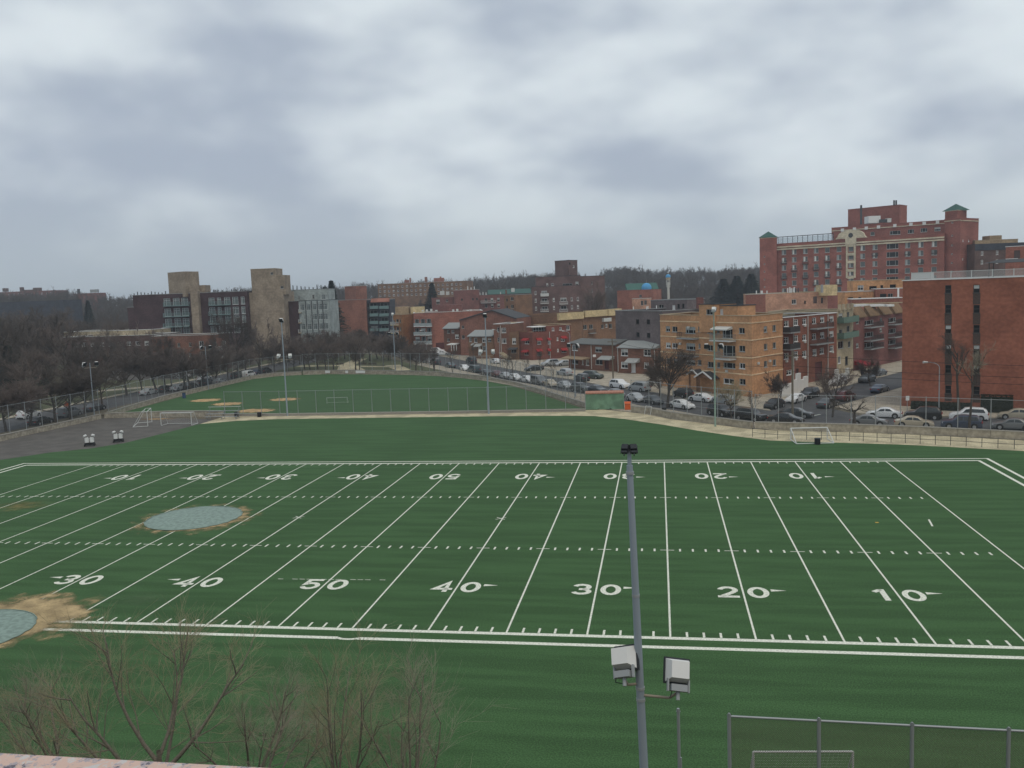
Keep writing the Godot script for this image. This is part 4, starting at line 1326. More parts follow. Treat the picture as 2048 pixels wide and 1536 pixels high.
	boxpart(b, "vent_pipe", Vector3(-106.75, 21.98, -217.59), Vector3(0.19, 0.79, 0.3), M.dark_metal, 0.17)
	b = thing("apartment_block", "windowless tan stair tower between maroon apartment blocks", "building", Vector3(-103.68, 0, -212.88))
	block(b, [[-104.59, -214.76], [-93.6, -216.57], [-95.87, -230.38], [-106.86, -228.58]], 0, 21.52, M.tan_stucco, M.roof_grey, null, {})
	block(b, [[-103.39, -215.41], [-95.81, -216.69], [-97.3, -225.56], [-104.89, -224.29]], 20.52, 28.72, M.tan_stucco, M.roof_grey, M.trim_tan, {0: [["dark", [6.6], [27.2], 0.85, 0.8]]})
	block(b, [[-95.98, -216.73], [-93.04, -217.21], [-94.17, -224.12], [-97.11, -223.64]], 20.52, 26.49, M.tan_stucco, M.roof_grey, M.trim_tan, {0: [["dark", [1.96], [22.8], 0.95, 0.8]]})
	b = thing("apartment_block", "grey glass apartment block with a maroon brick end and dark mullions", "building", Vector3(-97.44, 0, -221.71))
	block(b, [[-97.44, -221.71], [-91.26, -222.75], [-93.92, -238.52], [-100.09, -237.48]], 0, 18.23, M.maroon, M.roof_grey, M.trim_grey, {0: [["white", [1.17], [15.98, 12.72, 9.35], 0.75, 2.1]]})
	block(b, [[-91.26, -222.75], [-81.77, -224.34], [-84.42, -240.12], [-93.91, -238.53]], 0, 18.23, M.grey_panel, M.roof_grey, M.trim_dark, {0: [["pale", [1.1, 3.08, 4.97, 6.84, 8.42], [16.2, 9.96], 1.4, 1.9], ["pale", [4.97, 6.84, 8.42], [13.04, 7.18], 1.4, 1.9], ["pale", [1.62, 3.46], [13.05], 0.5, 1.3]]})
	band(b, "mullion", [-91.26, -222.75], [-81.77, -224.34], 2.07, 2.31, 9.12, 18.03, M.trim_dark, 0.15)
	band(b, "mullion", [-91.26, -222.75], [-81.77, -224.34], 3.95, 4.19, 9.12, 18.03, M.trim_dark, 0.15)
	band(b, "mullion", [-91.26, -222.75], [-81.77, -224.34], 5.84, 6.08, 9.12, 18.03, M.trim_dark, 0.15)
	band(b, "mullion", [-91.26, -222.75], [-81.77, -224.34], 7.53, 7.77, 9.12, 18.03, M.trim_dark, 0.15)
	balcony(b, [-91.26, -222.75], [-81.77, -224.34], -0.07, 0.81, 14.49, 1, M.trim_tan, M.rail_pale)
	balcony(b, [-91.26, -222.75], [-81.77, -224.34], -0.28, 0.61, 11.26, 1, M.trim_tan, M.rail_pale)
	balcony(b, [-91.26, -222.75], [-81.77, -224.34], -0.48, 0.41, 8.05, 1, M.trim_tan, M.rail_pale)
	block(b, [[-99.95, -231.88], [-85.7, -234.27], [-87.68, -246.11], [-101.94, -243.71]], 17.23, 21.89, M.grey_panel, M.roof_grey, M.trim_grey, {0: [["pale", [12.97], [19.27], 1.35, 1.65], ["dark", [9.59], [19.48], 0.6, 1.3], ["dark", [4.82], [19.24], 0.4, 1.3], ["dark", [1.16], [19.21], 0.4, 1.3]]})
	boxpart(b, "vent_pipe", Vector3(-100.37, 22.39, -237.07), Vector3(0.25, 0.68, 0.3), M.dark_metal, 0.17)
	boxpart(b, "vent_pipe", Vector3(-99.03, 22.8, -237.3), Vector3(0.25, 1.52, 0.3), M.dark_metal, 0.17)
	boxpart(b, "vent_pipe", Vector3(-97.7, 22.71, -237.52), Vector3(0.25, 1.35, 0.3), M.dark_metal, 0.17)
	boxpart(b, "vent_pipe", Vector3(-96.37, 22.61, -237.74), Vector3(0.25, 1.18, 0.3), M.dark_metal, 0.17)
	boxpart(b, "vent_pipe", Vector3(-95.03, 22.52, -237.97), Vector3(0.25, 1.01, 0.3), M.dark_metal, 0.17)
	boxpart(b, "vent_pipe", Vector3(-93.7, 22.43, -238.19), Vector3(0.25, 0.84, 0.3), M.dark_metal, 0.17)
	boxpart(b, "vent_pipe", Vector3(-92.37, 22.33, -238.41), Vector3(0.25, 0.68, 0.3), M.dark_metal, 0.17)
	boxpart(b, "vent_pipe", Vector3(-91.04, 22.74, -238.64), Vector3(0.25, 1.52, 0.3), M.dark_metal, 0.17)
	boxpart(b, "vent_pipe", Vector3(-89.7, 22.65, -238.86), Vector3(0.25, 1.35, 0.3), M.dark_metal, 0.17)
	boxpart(b, "vent_pipe", Vector3(-88.37, 22.55, -239.08), Vector3(0.25, 1.18, 0.3), M.dark_metal, 0.17)
	b = thing("apartment_block", "salmon brick apartment block with a corner stair tower and green balconies", "building", Vector3(-99.69, 0, -278.41))
	block(b, [[-103.63, -280.81], [-100.77, -281.28], [-103.36, -297.07], [-106.22, -296.6]], 0, 17.74, M.slate, M.roof_grey, M.trim_grey, {0: [["dark", [1.09], [15.54, 12.59, 9.94, 7.36], 1.95, 1.65]]})
	balcony(b, [-103.63, -280.81], [-100.77, -281.28], -0.05, 2.57, 13.99, 1.2, M.teal, M.rail_teal, true)
	balcony(b, [-103.63, -280.81], [-100.77, -281.28], -0.2, 2.42, 11.38, 1.2, M.teal, M.rail_teal, true)
	balcony(b, [-103.63, -280.81], [-100.77, -281.28], -0.36, 2.26, 8.67, 1.2, M.teal, M.rail_teal, true)
	block(b, [[-99.69, -278.41], [-88.23, -280.33], [-91.2, -298.08], [-102.67, -296.16]], 0, 17.74, M.salmon, M.roof_grey, M.trim_grey, {})
	block(b, [[-99.33, -288.19], [-92.5, -282.2], [-90.77, -289.62], [-97.6, -295.61]], 16.74, 23.02, M.salmon, M.roof_grey, M.trim_pale, {})
	block(b, [[-88.82, -282.27], [-79.83, -283.76], [-82.45, -299.54], [-91.45, -298.05]], 0, 17.39, M.slate, M.roof_grey, M.trim_grey, {0: [["dark", [2.76, 6.82], [15.47, 12.58, 9.69, 6.69], 2.7, 1.45], ["bare", [0.76], [15.47, 12.58, 9.69, 6.69], 0.75, 1.55]]})
	balcony(b, [-88.82, -282.27], [-79.83, -283.76], 1.57, 4.76, 14.07, 1.8, M.teal, M.rail_teal, true)
	balcony(b, [-88.82, -282.27], [-79.83, -283.76], 5.24, 8.62, 13.94, 1.8, M.teal, M.rail_teal, true)
	balcony(b, [-88.82, -282.27], [-79.83, -283.76], 1.42, 4.61, 11.19, 1.8, M.teal, M.rail_teal, true)
	balcony(b, [-88.82, -282.27], [-79.83, -283.76], 5.09, 8.47, 11.05, 1.8, M.teal, M.rail_teal, true)
	balcony(b, [-88.82, -282.27], [-79.83, -283.76], 1.26, 4.45, 8.29, 1.8, M.teal, M.rail_teal, true)
	balcony(b, [-88.82, -282.27], [-79.83, -283.76], 4.94, 8.32, 8.15, 1.8, M.teal, M.rail_teal, true)
	balcony(b, [-88.82, -282.27], [-79.83, -283.76], 1.11, 4.3, 5.49, 1.8, M.teal, M.rail_teal, true)
	balcony(b, [-88.82, -282.27], [-79.83, -283.76], 4.79, 8.18, 5.35, 1.8, M.teal, M.rail_teal, true)
	slope_roof(b, [-86.85, -282.59], [-79.83, -283.76], 16.62, 17.96, 0.4, M.salmon, 2.0)
	b = thing("apartment_block", "long red brick apartment building with chimneys below the wooded hill", "building", Vector3(-152.41, 0, -494.75))
	block(b, [[-152.41, -494.75], [-94.78, -495.8], [-95.14, -515.8], [-152.78, -514.74]], 0, 25.96, M.brick_brown, M.roof_grey, M.trim_pale, {0: [["white", [1.52, 4.46, 7.39, 10.31, 13.24, 16.15, 19.07, 21.97, 24.88, 27.78, 30.68, 33.57, 36.45, 39.34, 42.22, 45.09, 47.96, 50.83, 53.69], [24.04, 21.37, 18.7], 1.15, 1.25]]})
	boxpart(b, "chimney", Vector3(-123.84, 27.94, -506.71), Vector3(1.6, 3.2, 2), M.brick_rough, 0.17)
	boxpart(b, "chimney", Vector3(-116.12, 27.33, -509.98), Vector3(6.39, 2.56, 6), M.brick_bright, 0.17)
	boxpart(b, "chimney", Vector3(-115.14, 28.89, -510.42), Vector3(0.96, 1.28, 2), M.brick_bright, 0.17)
	boxpart(b, "chimney", Vector3(-135.99, 27.12, -504.65), Vector3(2.88, 1.92, 2), M.brick_bright, 0.17)
	boxpart(b, "chimney", Vector3(-133.23, 27.81, -503.1), Vector3(0.8, 2.87, 2), M.brick_bright, 0.17)
	b = thing("apartment_block", "dull brick building with a raised block, white roof antennas and a dark doorway", "building", Vector3(-78.48, 0, -343.05))
	block(b, [[-78.48, -343.05], [-68.67, -344.71], [-71.34, -360.49], [-81.15, -358.83]], 0, 17, M.brick_dull, M.roof_grey, null, {0: [["dark", [2.86], [15.2], 1.6, 2], ["dark", [6.94], [15.61], 0.9, 1.1]]})
	block(b, [[-68.16, -343.07], [-57.07, -344.94], [-59.39, -358.74], [-70.48, -356.88]], 0, 20.02, M.brick_dull, M.roof_grey, M.trim_pale, {0: [["bare", [3.63, 8.58, 10.38], [15.82], 0.8, 0.9]]})
	block(b, [[-57.52, -346.61], [-46.15, -348.51], [-48.46, -362.32], [-59.83, -360.42]], 0, 17.33, M.brick_dull, M.roof_grey, null, {0: [["sash", [3.3, 6.01, 8.95], [15.18, 12.48], 1.15, 1.55]]})
	balcony(b, [-57.52, -346.61], [-46.15, -348.51], 0.99, 7.76, 13.8, 1.5, M.trim_grey, M.rail_pale)
	boxpart(b, "antenna", Vector3(-63.11, 20.78, -350.24), Vector3(0.37, 1.6, 0.4), M.trim_white, 0.17)
	boxpart(b, "antenna", Vector3(-61.65, 20.5, -350.48), Vector3(0.37, 1.14, 0.4), M.trim_white, 0.17)
	boxpart(b, "antenna", Vector3(-60.18, 20.67, -350.72), Vector3(0.37, 1.6, 0.4), M.trim_white, 0.17)
	boxpart(b, "antenna", Vector3(-57.64, 18.08, -350.89), Vector3(0.37, 1.14, 0.4), M.trim_white, 0.17)
	boxpart(b, "antenna", Vector3(-56.29, 18.14, -351.11), Vector3(0.37, 1.37, 0.4), M.trim_white, 0.17)
	boxpart(b, "antenna", Vector3(-54.94, 17.98, -351.33), Vector3(0.37, 1.14, 0.4), M.trim_white, 0.17)
	boxpart(b, "antenna", Vector3(-48.41, 18.07, -352.45), Vector3(0.37, 0.91, 0.4), M.trim_white, 0.17)
	boxpart(b, "roof_tank", Vector3(-75.45, 19.07, -351.31), Vector3(1.83, 1.83, 3), M.trim_pale, 0.17)
	boxpart(b, "roof_tank", Vector3(-72.96, 18.87, -351.71), Vector3(1.38, 1.6, 3), M.trim_pale, 0.17)
	b = thing("school_building", "low hall with a long green metal roof below the wooded hill", "building", Vector3(-58.71, 0, -377.13))
	block(b, [[-59.21, -376.94], [-38.36, -380.44], [-41.01, -396.22], [-61.85, -392.72]], 0, 17.51, M.brick_dull, M.roof_green, null, {})
	slope_roof(b, [-59.21, -376.94], [-38.36, -380.44], 17.51, 19.69, 8, M.roof_green, 0.35)
	b = thing("apartment_block", "brown brick corner building with a pale window column beside the green roof", "building", Vector3(-34.12, 0, -279.22))
	block(b, [[-34.12, -279.22], [-29.26, -275.91], [-24.67, -286.88], [-29.53, -290.2]], 0, 17.37, M.brick_brown, M.roof_grey, M.trim_grey, {0: [["dark", [4.03], [16.01, 13.17, 11.42], 1.4, 1.3], ["bare", [1.39], [15.62, 13.02], 0.75, 0.95]]})
	boxpart(b, "chimney", Vector3(-34.07, 18.49, -283.79), Vector3(0.57, 1.7, 1), M.brick_red, 0.17)
	boxpart(b, "antenna", Vector3(-31.7, 19.24, -285.29), Vector3(1.32, 1.51, 1), M.trim_pale, 0.17)
	b = thing("apartment_block", "purple-brown brick apartment block with a tall stair tower and white balconies", "building", Vector3(-25.89, 0, -296.15))
	block(b, [[-25.7, -294.14], [-7.26, -297.2], [-7.75, -300.16], [-26.19, -297.1]], 0, 20.11, M.brick_purple, M.roof_grey, M.trim_dark, {0: [["white", [1.38], [17.8, 14.85, 11.76, 8.86], 0.7, 1.45], ["white", [4.77], [17.8, 14.85, 11.76, 8.86], 2.15, 1.35], ["white", [8.36], [14.85, 11.76, 8.86], 0.7, 1.45], ["white", [12.14], [14.85, 11.76, 8.86], 2.35, 1.35], ["white", [15.34, 17.66], [14.85, 11.76, 8.86], 0.7, 1.45]]})
	balcony(b, [-25.7, -294.14], [-7.26, -297.2], 3.27, 6.46, 16.42, 1.4, M.trim_pale, M.rail_pale, true)
	balcony(b, [-25.7, -294.14], [-7.26, -297.2], 3.17, 6.37, 13.53, 1.4, M.trim_pale, M.rail_pale)
	balcony(b, [-25.7, -294.14], [-7.26, -297.2], 3.06, 6.27, 10.43, 1.4, M.trim_pale, M.rail_pale)
	balcony(b, [-25.7, -294.14], [-7.26, -297.2], 10.53, 13.73, 13.06, 1.4, M.trim_pale, M.rail_pale)
	balcony(b, [-25.7, -294.14], [-7.26, -297.2], 10.44, 13.64, 10.06, 1.4, M.trim_pale, M.rail_pale)
	block(b, [[-24.4, -297.85], [-7.35, -300.64], [-9.62, -314.46], [-26.67, -311.66]], 0, 23.86, M.brick_purple, M.roof_grey, M.trim_dark, {0: [["white", [4.29], [20.77], 0.7, 1.15], ["white", [6.34], [20.79], 1, 1.05], ["panel", [7.06], [18.82], 4.3, 2.55], ["wide", [12.16], [19.02], 3.7, 3.9], ["white", [15.92], [20.63], 1.15, 1.75]]})
	block(b, [[-7.44, -301.65], [1.82, -305.23], [-3.23, -318.29], [-12.49, -314.71]], 0, 23.51, M.brick_purple, M.roof_grey, M.trim_dark, {0: [["sash", [4.69], [20.81, 17.87, 14.54, 11.4], 0.55, 1.35], ["sash", [6.22], [14.54, 11.4], 0.55, 1.35]]})
	block(b, [[-17.75, -305.73], [-11.82, -301.21], [-8.92, -307.2], [-14.85, -311.73]], 22.85, 29.99, M.brick_purple, M.roof_grey, M.trim_dark, {1: [["bare", [0.87], [28.73], 1.15, 0.8], ["white", [3.64], [27.56], 1.15, 1], ["bare", [0.77], [23.86], 1, 0.8]]})
	boxpart(b, "vent_pipe", Vector3(-23.52, 24.64, -303.25), Vector3(0.2, 0.99, 0.3), M.trim_pale, 0.17)
	boxpart(b, "vent_pipe", Vector3(-22.74, 24.81, -303.37), Vector3(0.2, 1.39, 0.3), M.trim_pale, 0.17)
	boxpart(b, "vent_pipe", Vector3(-22.15, 24.59, -303.47), Vector3(0.2, 0.99, 0.3), M.trim_pale, 0.17)
	boxpart(b, "vent_pipe", Vector3(-21.17, 24.75, -303.63), Vector3(0.2, 1.39, 0.3), M.trim_pale, 0.17)
	b = thing("apartment_block", "orange brick corner building with stucco boxes on its roof", "building", Vector3(-68.14, 0, -248.4))
	block(b, [[-69.33, -252.27], [-64.33, -247.03], [-62.06, -253.54], [-67.06, -258.77]], 0, 12.21, M.brick_orange, M.roof_grey, M.trim_tan, {0: [["sash", [3.52], [10.04, 7.26, 4.55], 1.9, 1.2], ["sash", [5.67], [10.04, 7.26, 4.55], 0.85, 1.2], ["dark", [1.03], [9.69, 6.92], 1.35, 1.2]]})
	boxpart(b, "roof_shed", Vector3(-66.56, 13.4, -255.74), Vector3(4.55, 2.8, 6), M.brick_tan, 0.17)
	boxpart(b, "roof_shed", Vector3(-61.74, 13.34, -258.1), Vector3(4.58, 2.47, 5), M.stucco_yellow, 0.17)
	balcony(b, [-69.33, -252.27], [-64.33, -247.03], 0.01, 4.6, 8.61, 1.2, M.stucco_yellow, M.rail_pale)
	balcony(b, [-69.33, -252.27], [-64.33, -247.03], -0.31, 4.29, 5.8, 1.2, M.stucco_yellow, M.rail_pale)
	b = thing("apartment_block", "long bright red brick building with stacked glass balconies at its corner", "building", Vector3(-52.23, 0, -244.01))
	block(b, [[-59.12, -242.87], [-52.23, -244.01], [-36.45, -248.7], [-40.44, -264.2], [-63.11, -258.36]], 0, 12.68, M.brick_bright, M.roof_pale, M.trim_white, {0: [["wide", [1.08, 3.11, 5.11], [9.78, 6.74, 3.87, 0.99], 1.5, 1.7]], 1: [["garage", [1.85], [1.43], 3.4, 1.85]]})
	balcony(b, [-59.12, -242.87], [-52.23, -244.01], 0.08, 2.14, 8.28, 1.8, M.trim_white, M.rail_glass, true)
	balcony(b, [-59.12, -242.87], [-52.23, -244.01], 2.24, 4.14, 8.2, 1.8, M.trim_white, M.rail_glass, true)
	balcony(b, [-59.12, -242.87], [-52.23, -244.01], 4.24, 6.15, 8.12, 1.8, M.trim_white, M.rail_glass, true)
	balcony(b, [-59.12, -242.87], [-52.23, -244.01], -0.06, 2, 5.34, 1.8, M.trim_white, M.rail_glass, true)
	balcony(b, [-59.12, -242.87], [-52.23, -244.01], 2.1, 4, 5.26, 1.8, M.trim_white, M.rail_glass, true)
	balcony(b, [-59.12, -242.87], [-52.23, -244.01], 4.1, 6.01, 5.19, 1.8, M.trim_white, M.rail_glass, true)
	balcony(b, [-59.12, -242.87], [-52.23, -244.01], -0.21, 1.86, 2.35, 1.8, M.trim_white, M.rail_glass, true)
	balcony(b, [-59.12, -242.87], [-52.23, -244.01], 1.96, 3.85, 2.26, 1.8, M.trim_white, M.rail_glass, true)
	balcony(b, [-59.12, -242.87], [-52.23, -244.01], 3.96, 5.87, 2.19, 1.8, M.trim_white, M.rail_glass, true)
	boxpart(b, "roof_shed", Vector3(-49.49, 13.85, -256.66), Vector3(8.35, 2.09, 6), M.brick_dull, 0.17)
	boxpart(b, "roof_vent", Vector3(-57.63, 13.29, -249.76), Vector3(0.69, 0.52, 1), M.trim_pale, 0.17)
	boxpart(b, "roof_vent", Vector3(-56.27, 13.33, -249.98), Vector3(0.69, 0.69, 1), M.trim_pale, 0.17)
	boxpart(b, "roof_vent", Vector3(-54.74, 13.36, -250.23), Vector3(0.69, 0.86, 1), M.trim_pale, 0.17)
	boxpart(b, "roof_vent", Vector3(-53.04, 13.12, -250.51), Vector3(0.69, 0.52, 1), M.trim_pale, 0.17)
	boxpart(b, "roof_vent", Vector3(-47.27, 12.99, -251.46), Vector3(0.69, 0.69, 1), M.trim_pale, 0.17)
	boxpart(b, "roof_vent", Vector3(-45.91, 13.02, -251.68), Vector3(0.69, 0.86, 1), M.trim_pale, 0.17)
	boxpart(b, "roof_vent", Vector3(-42.34, 12.72, -252.26), Vector3(0.69, 0.52, 1), M.trim_pale, 0.17)
	boxpart(b, "roof_vent", Vector3(-41.32, 12.77, -252.43), Vector3(0.69, 0.69, 1), M.trim_pale, 0.17)
	b = thing("brick_building", "wide brick building with a low gabled end wall above the row houses", "building", Vector3(-36.9, 0, -214.77))
	block(b, [[-36.9, -214.77], [-18.92, -211.72], [-16.58, -225.53], [-34.56, -228.57]], 0, 10.82, M.brick_rough, M.roof_dark, null, {0: [["sash", [1.01], [8.68], 0.8, 0.9], ["sash", [1], [5.66], 1, 1.05]]}, 0.05)
	gable(b, [-36.9, -214.77], [-18.92, -211.72], 10.82, 13.48, 0.58, 14.0, M.brick_rough, M.roof_dark)
	b = thing("row_house", "narrow brick row house under a steep grey roof with a white porch", "house", Vector3(-43.01, 0, -219.6))
	block(b, [[-43.17, -219.57], [-37.62, -217.44], [-35.46, -223.04], [-41.01, -225.17]], 0, 8.26, M.brick_red, M.roof_grey, null, {0: [["dark", [1.81], [7.18], 0.95, 0.95], ["white", [3.49], [7.24], 0.95, 0.9], ["white", [4.89], [5.7], 1.3, 1.25], ["dark", [1.67], [4.63], 0.95, 0.95]]}, 0.02)
	slope_roof(b, [-43.17, -219.57], [-37.62, -217.44], 8.26, 9.88, 3, M.roof_shingle, 0.8)
	awning(b, [-43.17, -219.57], [-37.62, -217.44], 2.55, 5.7, 3.7, 2.4, 0.3, M.trim_white, "porch_roof")
	boxpart(b, "porch_post", Vector3(-39.94, 2.6, -215.39), Vector3(0.18, 2.29, 0.2), M.trim_white, 0.17)
	boxpart(b, "porch_post", Vector3(-39.19, 2.57, -215.52), Vector3(0.18, 2.29, 0.2), M.trim_white, 0.17)
	boxpart(b, "porch_post", Vector3(-38.43, 2.54, -215.64), Vector3(0.18, 2.29, 0.2), M.trim_white, 0.17)
	b = thing("row_house", "low brick row house pair under a long grey shed roof with door canopies", "house", Vector3(-31.9, 0, -202.93))
	block(b, [[-31.9, -202.93], [-23.9, -200.14], [-21.27, -207.69], [-29.27, -210.48]], 0, 6.48, M.brick_brown, M.roof_grey, null, {0: [["white", [0.79], [5.49], 0.7, 1.3], ["white", [2.54], [5.27], 1, 1.3], ["white", [5.38], [5.32], 1.35, 1.3], ["dark", [7.12], [5.31], 1.15, 1], ["white", [5.43], [2.88], 1.35, 1.45], ["door", [3.65], [2.17], 0.85, 2.3]]}, 0.02)
	slope_roof(b, [-31.9, -202.93], [-23.9, -200.14], 6.48, 8.05, 4, M.roof_shingle, 0.7)
	awning(b, [-31.9, -202.93], [-23.9, -200.14], 2.58, 4.75, 4.33, 1.6, 0.7, M.canopy_grey, "door_canopy")
	awning(b, [-31.9, -202.93], [-23.9, -200.14], 1.41, 2.09, 4.48, 1.2, 0.5, M.canopy_grey, "door_canopy")
	b = thing("row_house", "three storey brown brick house with white paired windows and a drainpipe", "house", Vector3(-23.33, 0, -198.57))
	block(b, [[-23.47, -198.55], [-18.45, -197.4], [-16.22, -207.15], [-21.24, -208.3]], 0, 9.83, M.brick_red, M.roof_grey, M.trim_white, {0: [["triple", [3.09], [8.08], 1.35, 1.4], ["triple", [3.09], [5.12], 1.35, 1.4], ["sash", [1.41], [8.26, 5.44], 0.7, 1.25]]})
	drainpipe(b, [-23.47, -198.55], [-18.45, -197.4], 2.15, 9.55, 0.3)
	block(b, [[-18.52, -195.09], [-15.76, -194.53], [-14.37, -201.39], [-17.13, -201.95]], 0, 7.65, M.brick_brown, M.roof_tan, null, {0: [["white", [1.42], [5.17], 1.05, 1.65], ["dark", [1.2], [2.39], 1.5, 1.1]]})
	awning(b, [-18.52, -195.09], [-15.76, -194.53], -0.02, 2.5, 3.38, 1.8, 0.4, M.roof_dark, "porch_roof")
	boxpart(b, "stucco_wall", Vector3(-18.56, 8.82, -204.21), Vector3(1.71, 2.43, 4), M.stucco_beige, 0.17)
	b = thing("row_house", "dark red brick corner house with red window awnings and a roof terrace", "house", Vector3(-11.45, 0, -191.17))
	block(b, [[-15.99, -195.5], [-11.45, -191.17], [-7.81, -193.29], [-5.47, -201.98], [-13.65, -204.19]], 0, 7.63, M.brick_red2, M.roof_tan, null, {0: [["white", [3.79], [4.84], 1.8, 0.85], ["dark", [3.39], [1.73], 1.8, 0.85]], 1: [["white", [1.93], [4.79], 1.05, 1.1], ["dark", [1.77], [1.72], 0.9, 1.1]]})
	block(b, [[-7.81, -193.29], [-1.54, -197.08], [-6.19, -204.78], [-12.46, -201]], 0, 9.18, M.brick_red2, M.roof_tan, M.trim_tan, {0: [["white", [1.98], [8.13], 0.7, 0.9], ["white", [4.22], [8.15], 0.7, 0.8], ["white", [3.24], [5.38], 0.45, 0.9], ["white", [4.83], [5.08], 1.15, 0.85], ["white", [3.26], [2.27], 0.45, 0.85], ["dark", [5.1], [1.95], 1.35, 0.75], ["white", [0.71], [4.62], 0.75, 0.95], ["dark", [0.63], [1.67], 0.75, 0.95], ["white", [6.48], [8.31], 1, 1.25]]})
	awning(b, [-15.99, -195.5], [-11.45, -191.17], 2.29, 4.75, 5.98, 1, 0.55, M.awning_red)
	awning(b, [-11.45, -191.17], [-7.81, -193.29], 1.04, 2.67, 6, 1, 0.55, M.awning_red)
	awning(b, [-7.81, -193.29], [-1.54, -197.08], 0.1, 0.99, 5.89, 1, 0.55, M.awning_red)
	awning(b, [-7.81, -193.29], [-1.54, -197.08], 4.18, 5.85, 6.15, 1, 0.55, M.awning_red)
	awning(b, [-15.99, -195.5], [-11.45, -191.17], 2.1, 4.57, 2.79, 1, 0.55, M.awning_red)
	awning(b, [-11.45, -191.17], [-7.81, -193.29], 0.93, 2.56, 3, 1, 0.55, M.awning_red)
	awning(b, [-7.81, -193.29], [-1.54, -197.08], -0.01, 0.89, 2.95, 1, 0.55, M.awning_red)
	awning(b, [-7.81, -193.29], [-1.54, -197.08], 4.07, 5.89, 2.85, 1, 0.55, M.awning_red)
	terrace_room(b, [-11.45, -192.37], [-7.81, -194.49], 7.63, 9.18)
	drainpipe(b, [-7.81, -193.29], [-1.54, -197.08], 0.85, 7.63, 0.3)
	drainpipe(b, [-15.99, -195.5], [-11.45, -191.17], 0.4, 7.63, 0.3)
	b = thing("apartment_block", "brown brick apartment row with a deep pale yellow parapet and balconies", "building", Vector3(-7.76, 0, -219.76))
	block(b, [[-7.73, -219.56], [-1.02, -228.78], [-12.35, -237.01], [-19.05, -227.79]], 0, 11.48, M.brick_brown, M.roof_grey, null, {})
	block(b, [[-0.96, -228.89], [10.19, -241.83], [-0.42, -250.96], [-11.56, -238.03]], 0, 11.48, M.brick_brown, M.roof_grey, null, {0: [["dark", [1.14, 3.78], [6.84], 1.55, 1.4], ["dark", [8.91], [6.63], 1.15, 1.25], ["dark", [12.57], [6.58], 1.4, 1.45], ["white", [10.74], [6.84], 0.9, 1.1]]})
	parapet(b, [-7.73, -219.56], [-1.02, -228.78], 9.61, 11.68, M.stucco_yellow)
	parapet(b, [-0.56, -229.35], [5.95, -236.91], 9.96, 11.93, M.stucco_yellow)
	parapet(b, [6.22, -237.21], [10.19, -241.83], 9.91, 12.03, M.stucco_yellow)
	balcony(b, [-0.96, -228.89], [10.19, -241.83], 8.74, 12.16, 8.22, 1, M.trim_pale, M.rail_pale, true)
	balcony(b, [-0.96, -228.89], [10.19, -241.83], 2.35, 5, 4.79, 1.2, M.trim_grey, M.rail_dark)
	b = thing("apartment_block", "plain mauve grey building with four small dark windows and a roof penthouse", "building", Vector3(12.58, 0, -161.18))
	block(b, [[12.58, -161.18], [23.29, -145.64], [43.06, -159.26], [32.34, -174.8]], 0, 13.53, M.mauve, M.roof_grey, M.trim_grey, {0: [["bare", [9.34, 13.61], [11.18, 8.23], 1.25, 1.05]]})
	block(b, [[20.75, -171.92], [29.21, -165.21], [33.56, -170.69], [25.1, -177.41]], 12.53, 15.46, M.mauve, M.roof_grey, M.trim_grey, {0: [["dark", [3.13], [13.84], 1.45, 1.15], ["door", [6.92], [13.71], 0.75, 1], ["bare", [8.31], [13.96], 0.65, 1.05], ["bare", [9.69], [14.06], 0.6, 1.05]]})
	boxpart(b, "chimney", Vector3(31.44, 14.95, -149.83), Vector3(1.3, 2.39, 1.5), M.brick_dull, 0.17)
	boxpart(b, "vent_pipe", Vector3(16.85, 14.08, -159.98), Vector3(0.19, 0.69, 0.2), M.trim_white, 0.17)
	boxpart(b, "vent_pipe", Vector3(19.88, 13.96, -160.48), Vector3(0.19, 0.69, 0.2), M.trim_white, 0.17)
	boxpart(b, "vent_pipe", Vector3(20.17, 14.07, -160.53), Vector3(0.19, 0.69, 0.2), M.trim_white, 0.17)
	boxpart(b, "vent_pipe", Vector3(22.11, 14.11, -160.87), Vector3(0.19, 0.69, 0.2), M.trim_white, 0.17)
	b = thing("row_house", "two storey brick row house with a flat dark shingle roof and a brown porch roof", "house", Vector3(0.89, 0, -165.52))
	block(b, [[0.89, -165.52], [6.85, -158.39], [12.99, -163.53], [7.03, -170.66]], 0, 6.1, M.brick_red, M.roof_grey, null, {0: [["white", [2.82], [4.98], 2.3, 1.3], ["white", [7.8], [1.7], 1.2, 1.4], ["dark", [2.64], [1.55], 2.55, 0.95], ["white", [5.86], [1.6], 0.6, 1.05]]}, 0.02)
	slope_roof(b, [0.89, -165.52], [6.85, -158.39], 6.1, 7, 4, M.roof_dark2, 0.35)
	awning(b, [0.89, -165.52], [6.85, -158.39], -0.05, 8.89, 3, 2.2, 0.4, M.roof_tan, "porch_roof")
	b = thing("row_house", "two storey brick row house with a grey door canopy and a dark blue door", "house", Vector3(6.85, 0, -158.39))
	block(b, [[6.85, -158.39], [13.05, -153.3], [18.13, -159.47], [11.93, -164.57]], 0, 6.1, M.brick_red, M.roof_grey, null, {0: [["dark", [2.43], [4.9], 2.05, 1.2], ["dark", [2.48], [1.93], 2.2, 1.15], ["garage", [4.89], [1.44], 1.3, 1.95]]}, 0.02)
	slope_roof(b, [6.85, -158.39], [13.05, -153.3], 6.1, 7.12, 4, M.roof_dark2, 0.35)
	awning(b, [6.85, -158.39], [13.05, -153.3], 3.33, 7.34, 3.52, 1.6, 0.7, M.canopy_grey, "door_canopy")
	boxpart(b, "air_conditioner", Vector3(7.83, 3.55, -155.45), Vector3(0.69, 0.52, 0.5), M.trim_white, 0.17)
	drainpipe(b, [6.85, -158.39], [13.05, -153.3], 0.2, 6.1, 0.3)
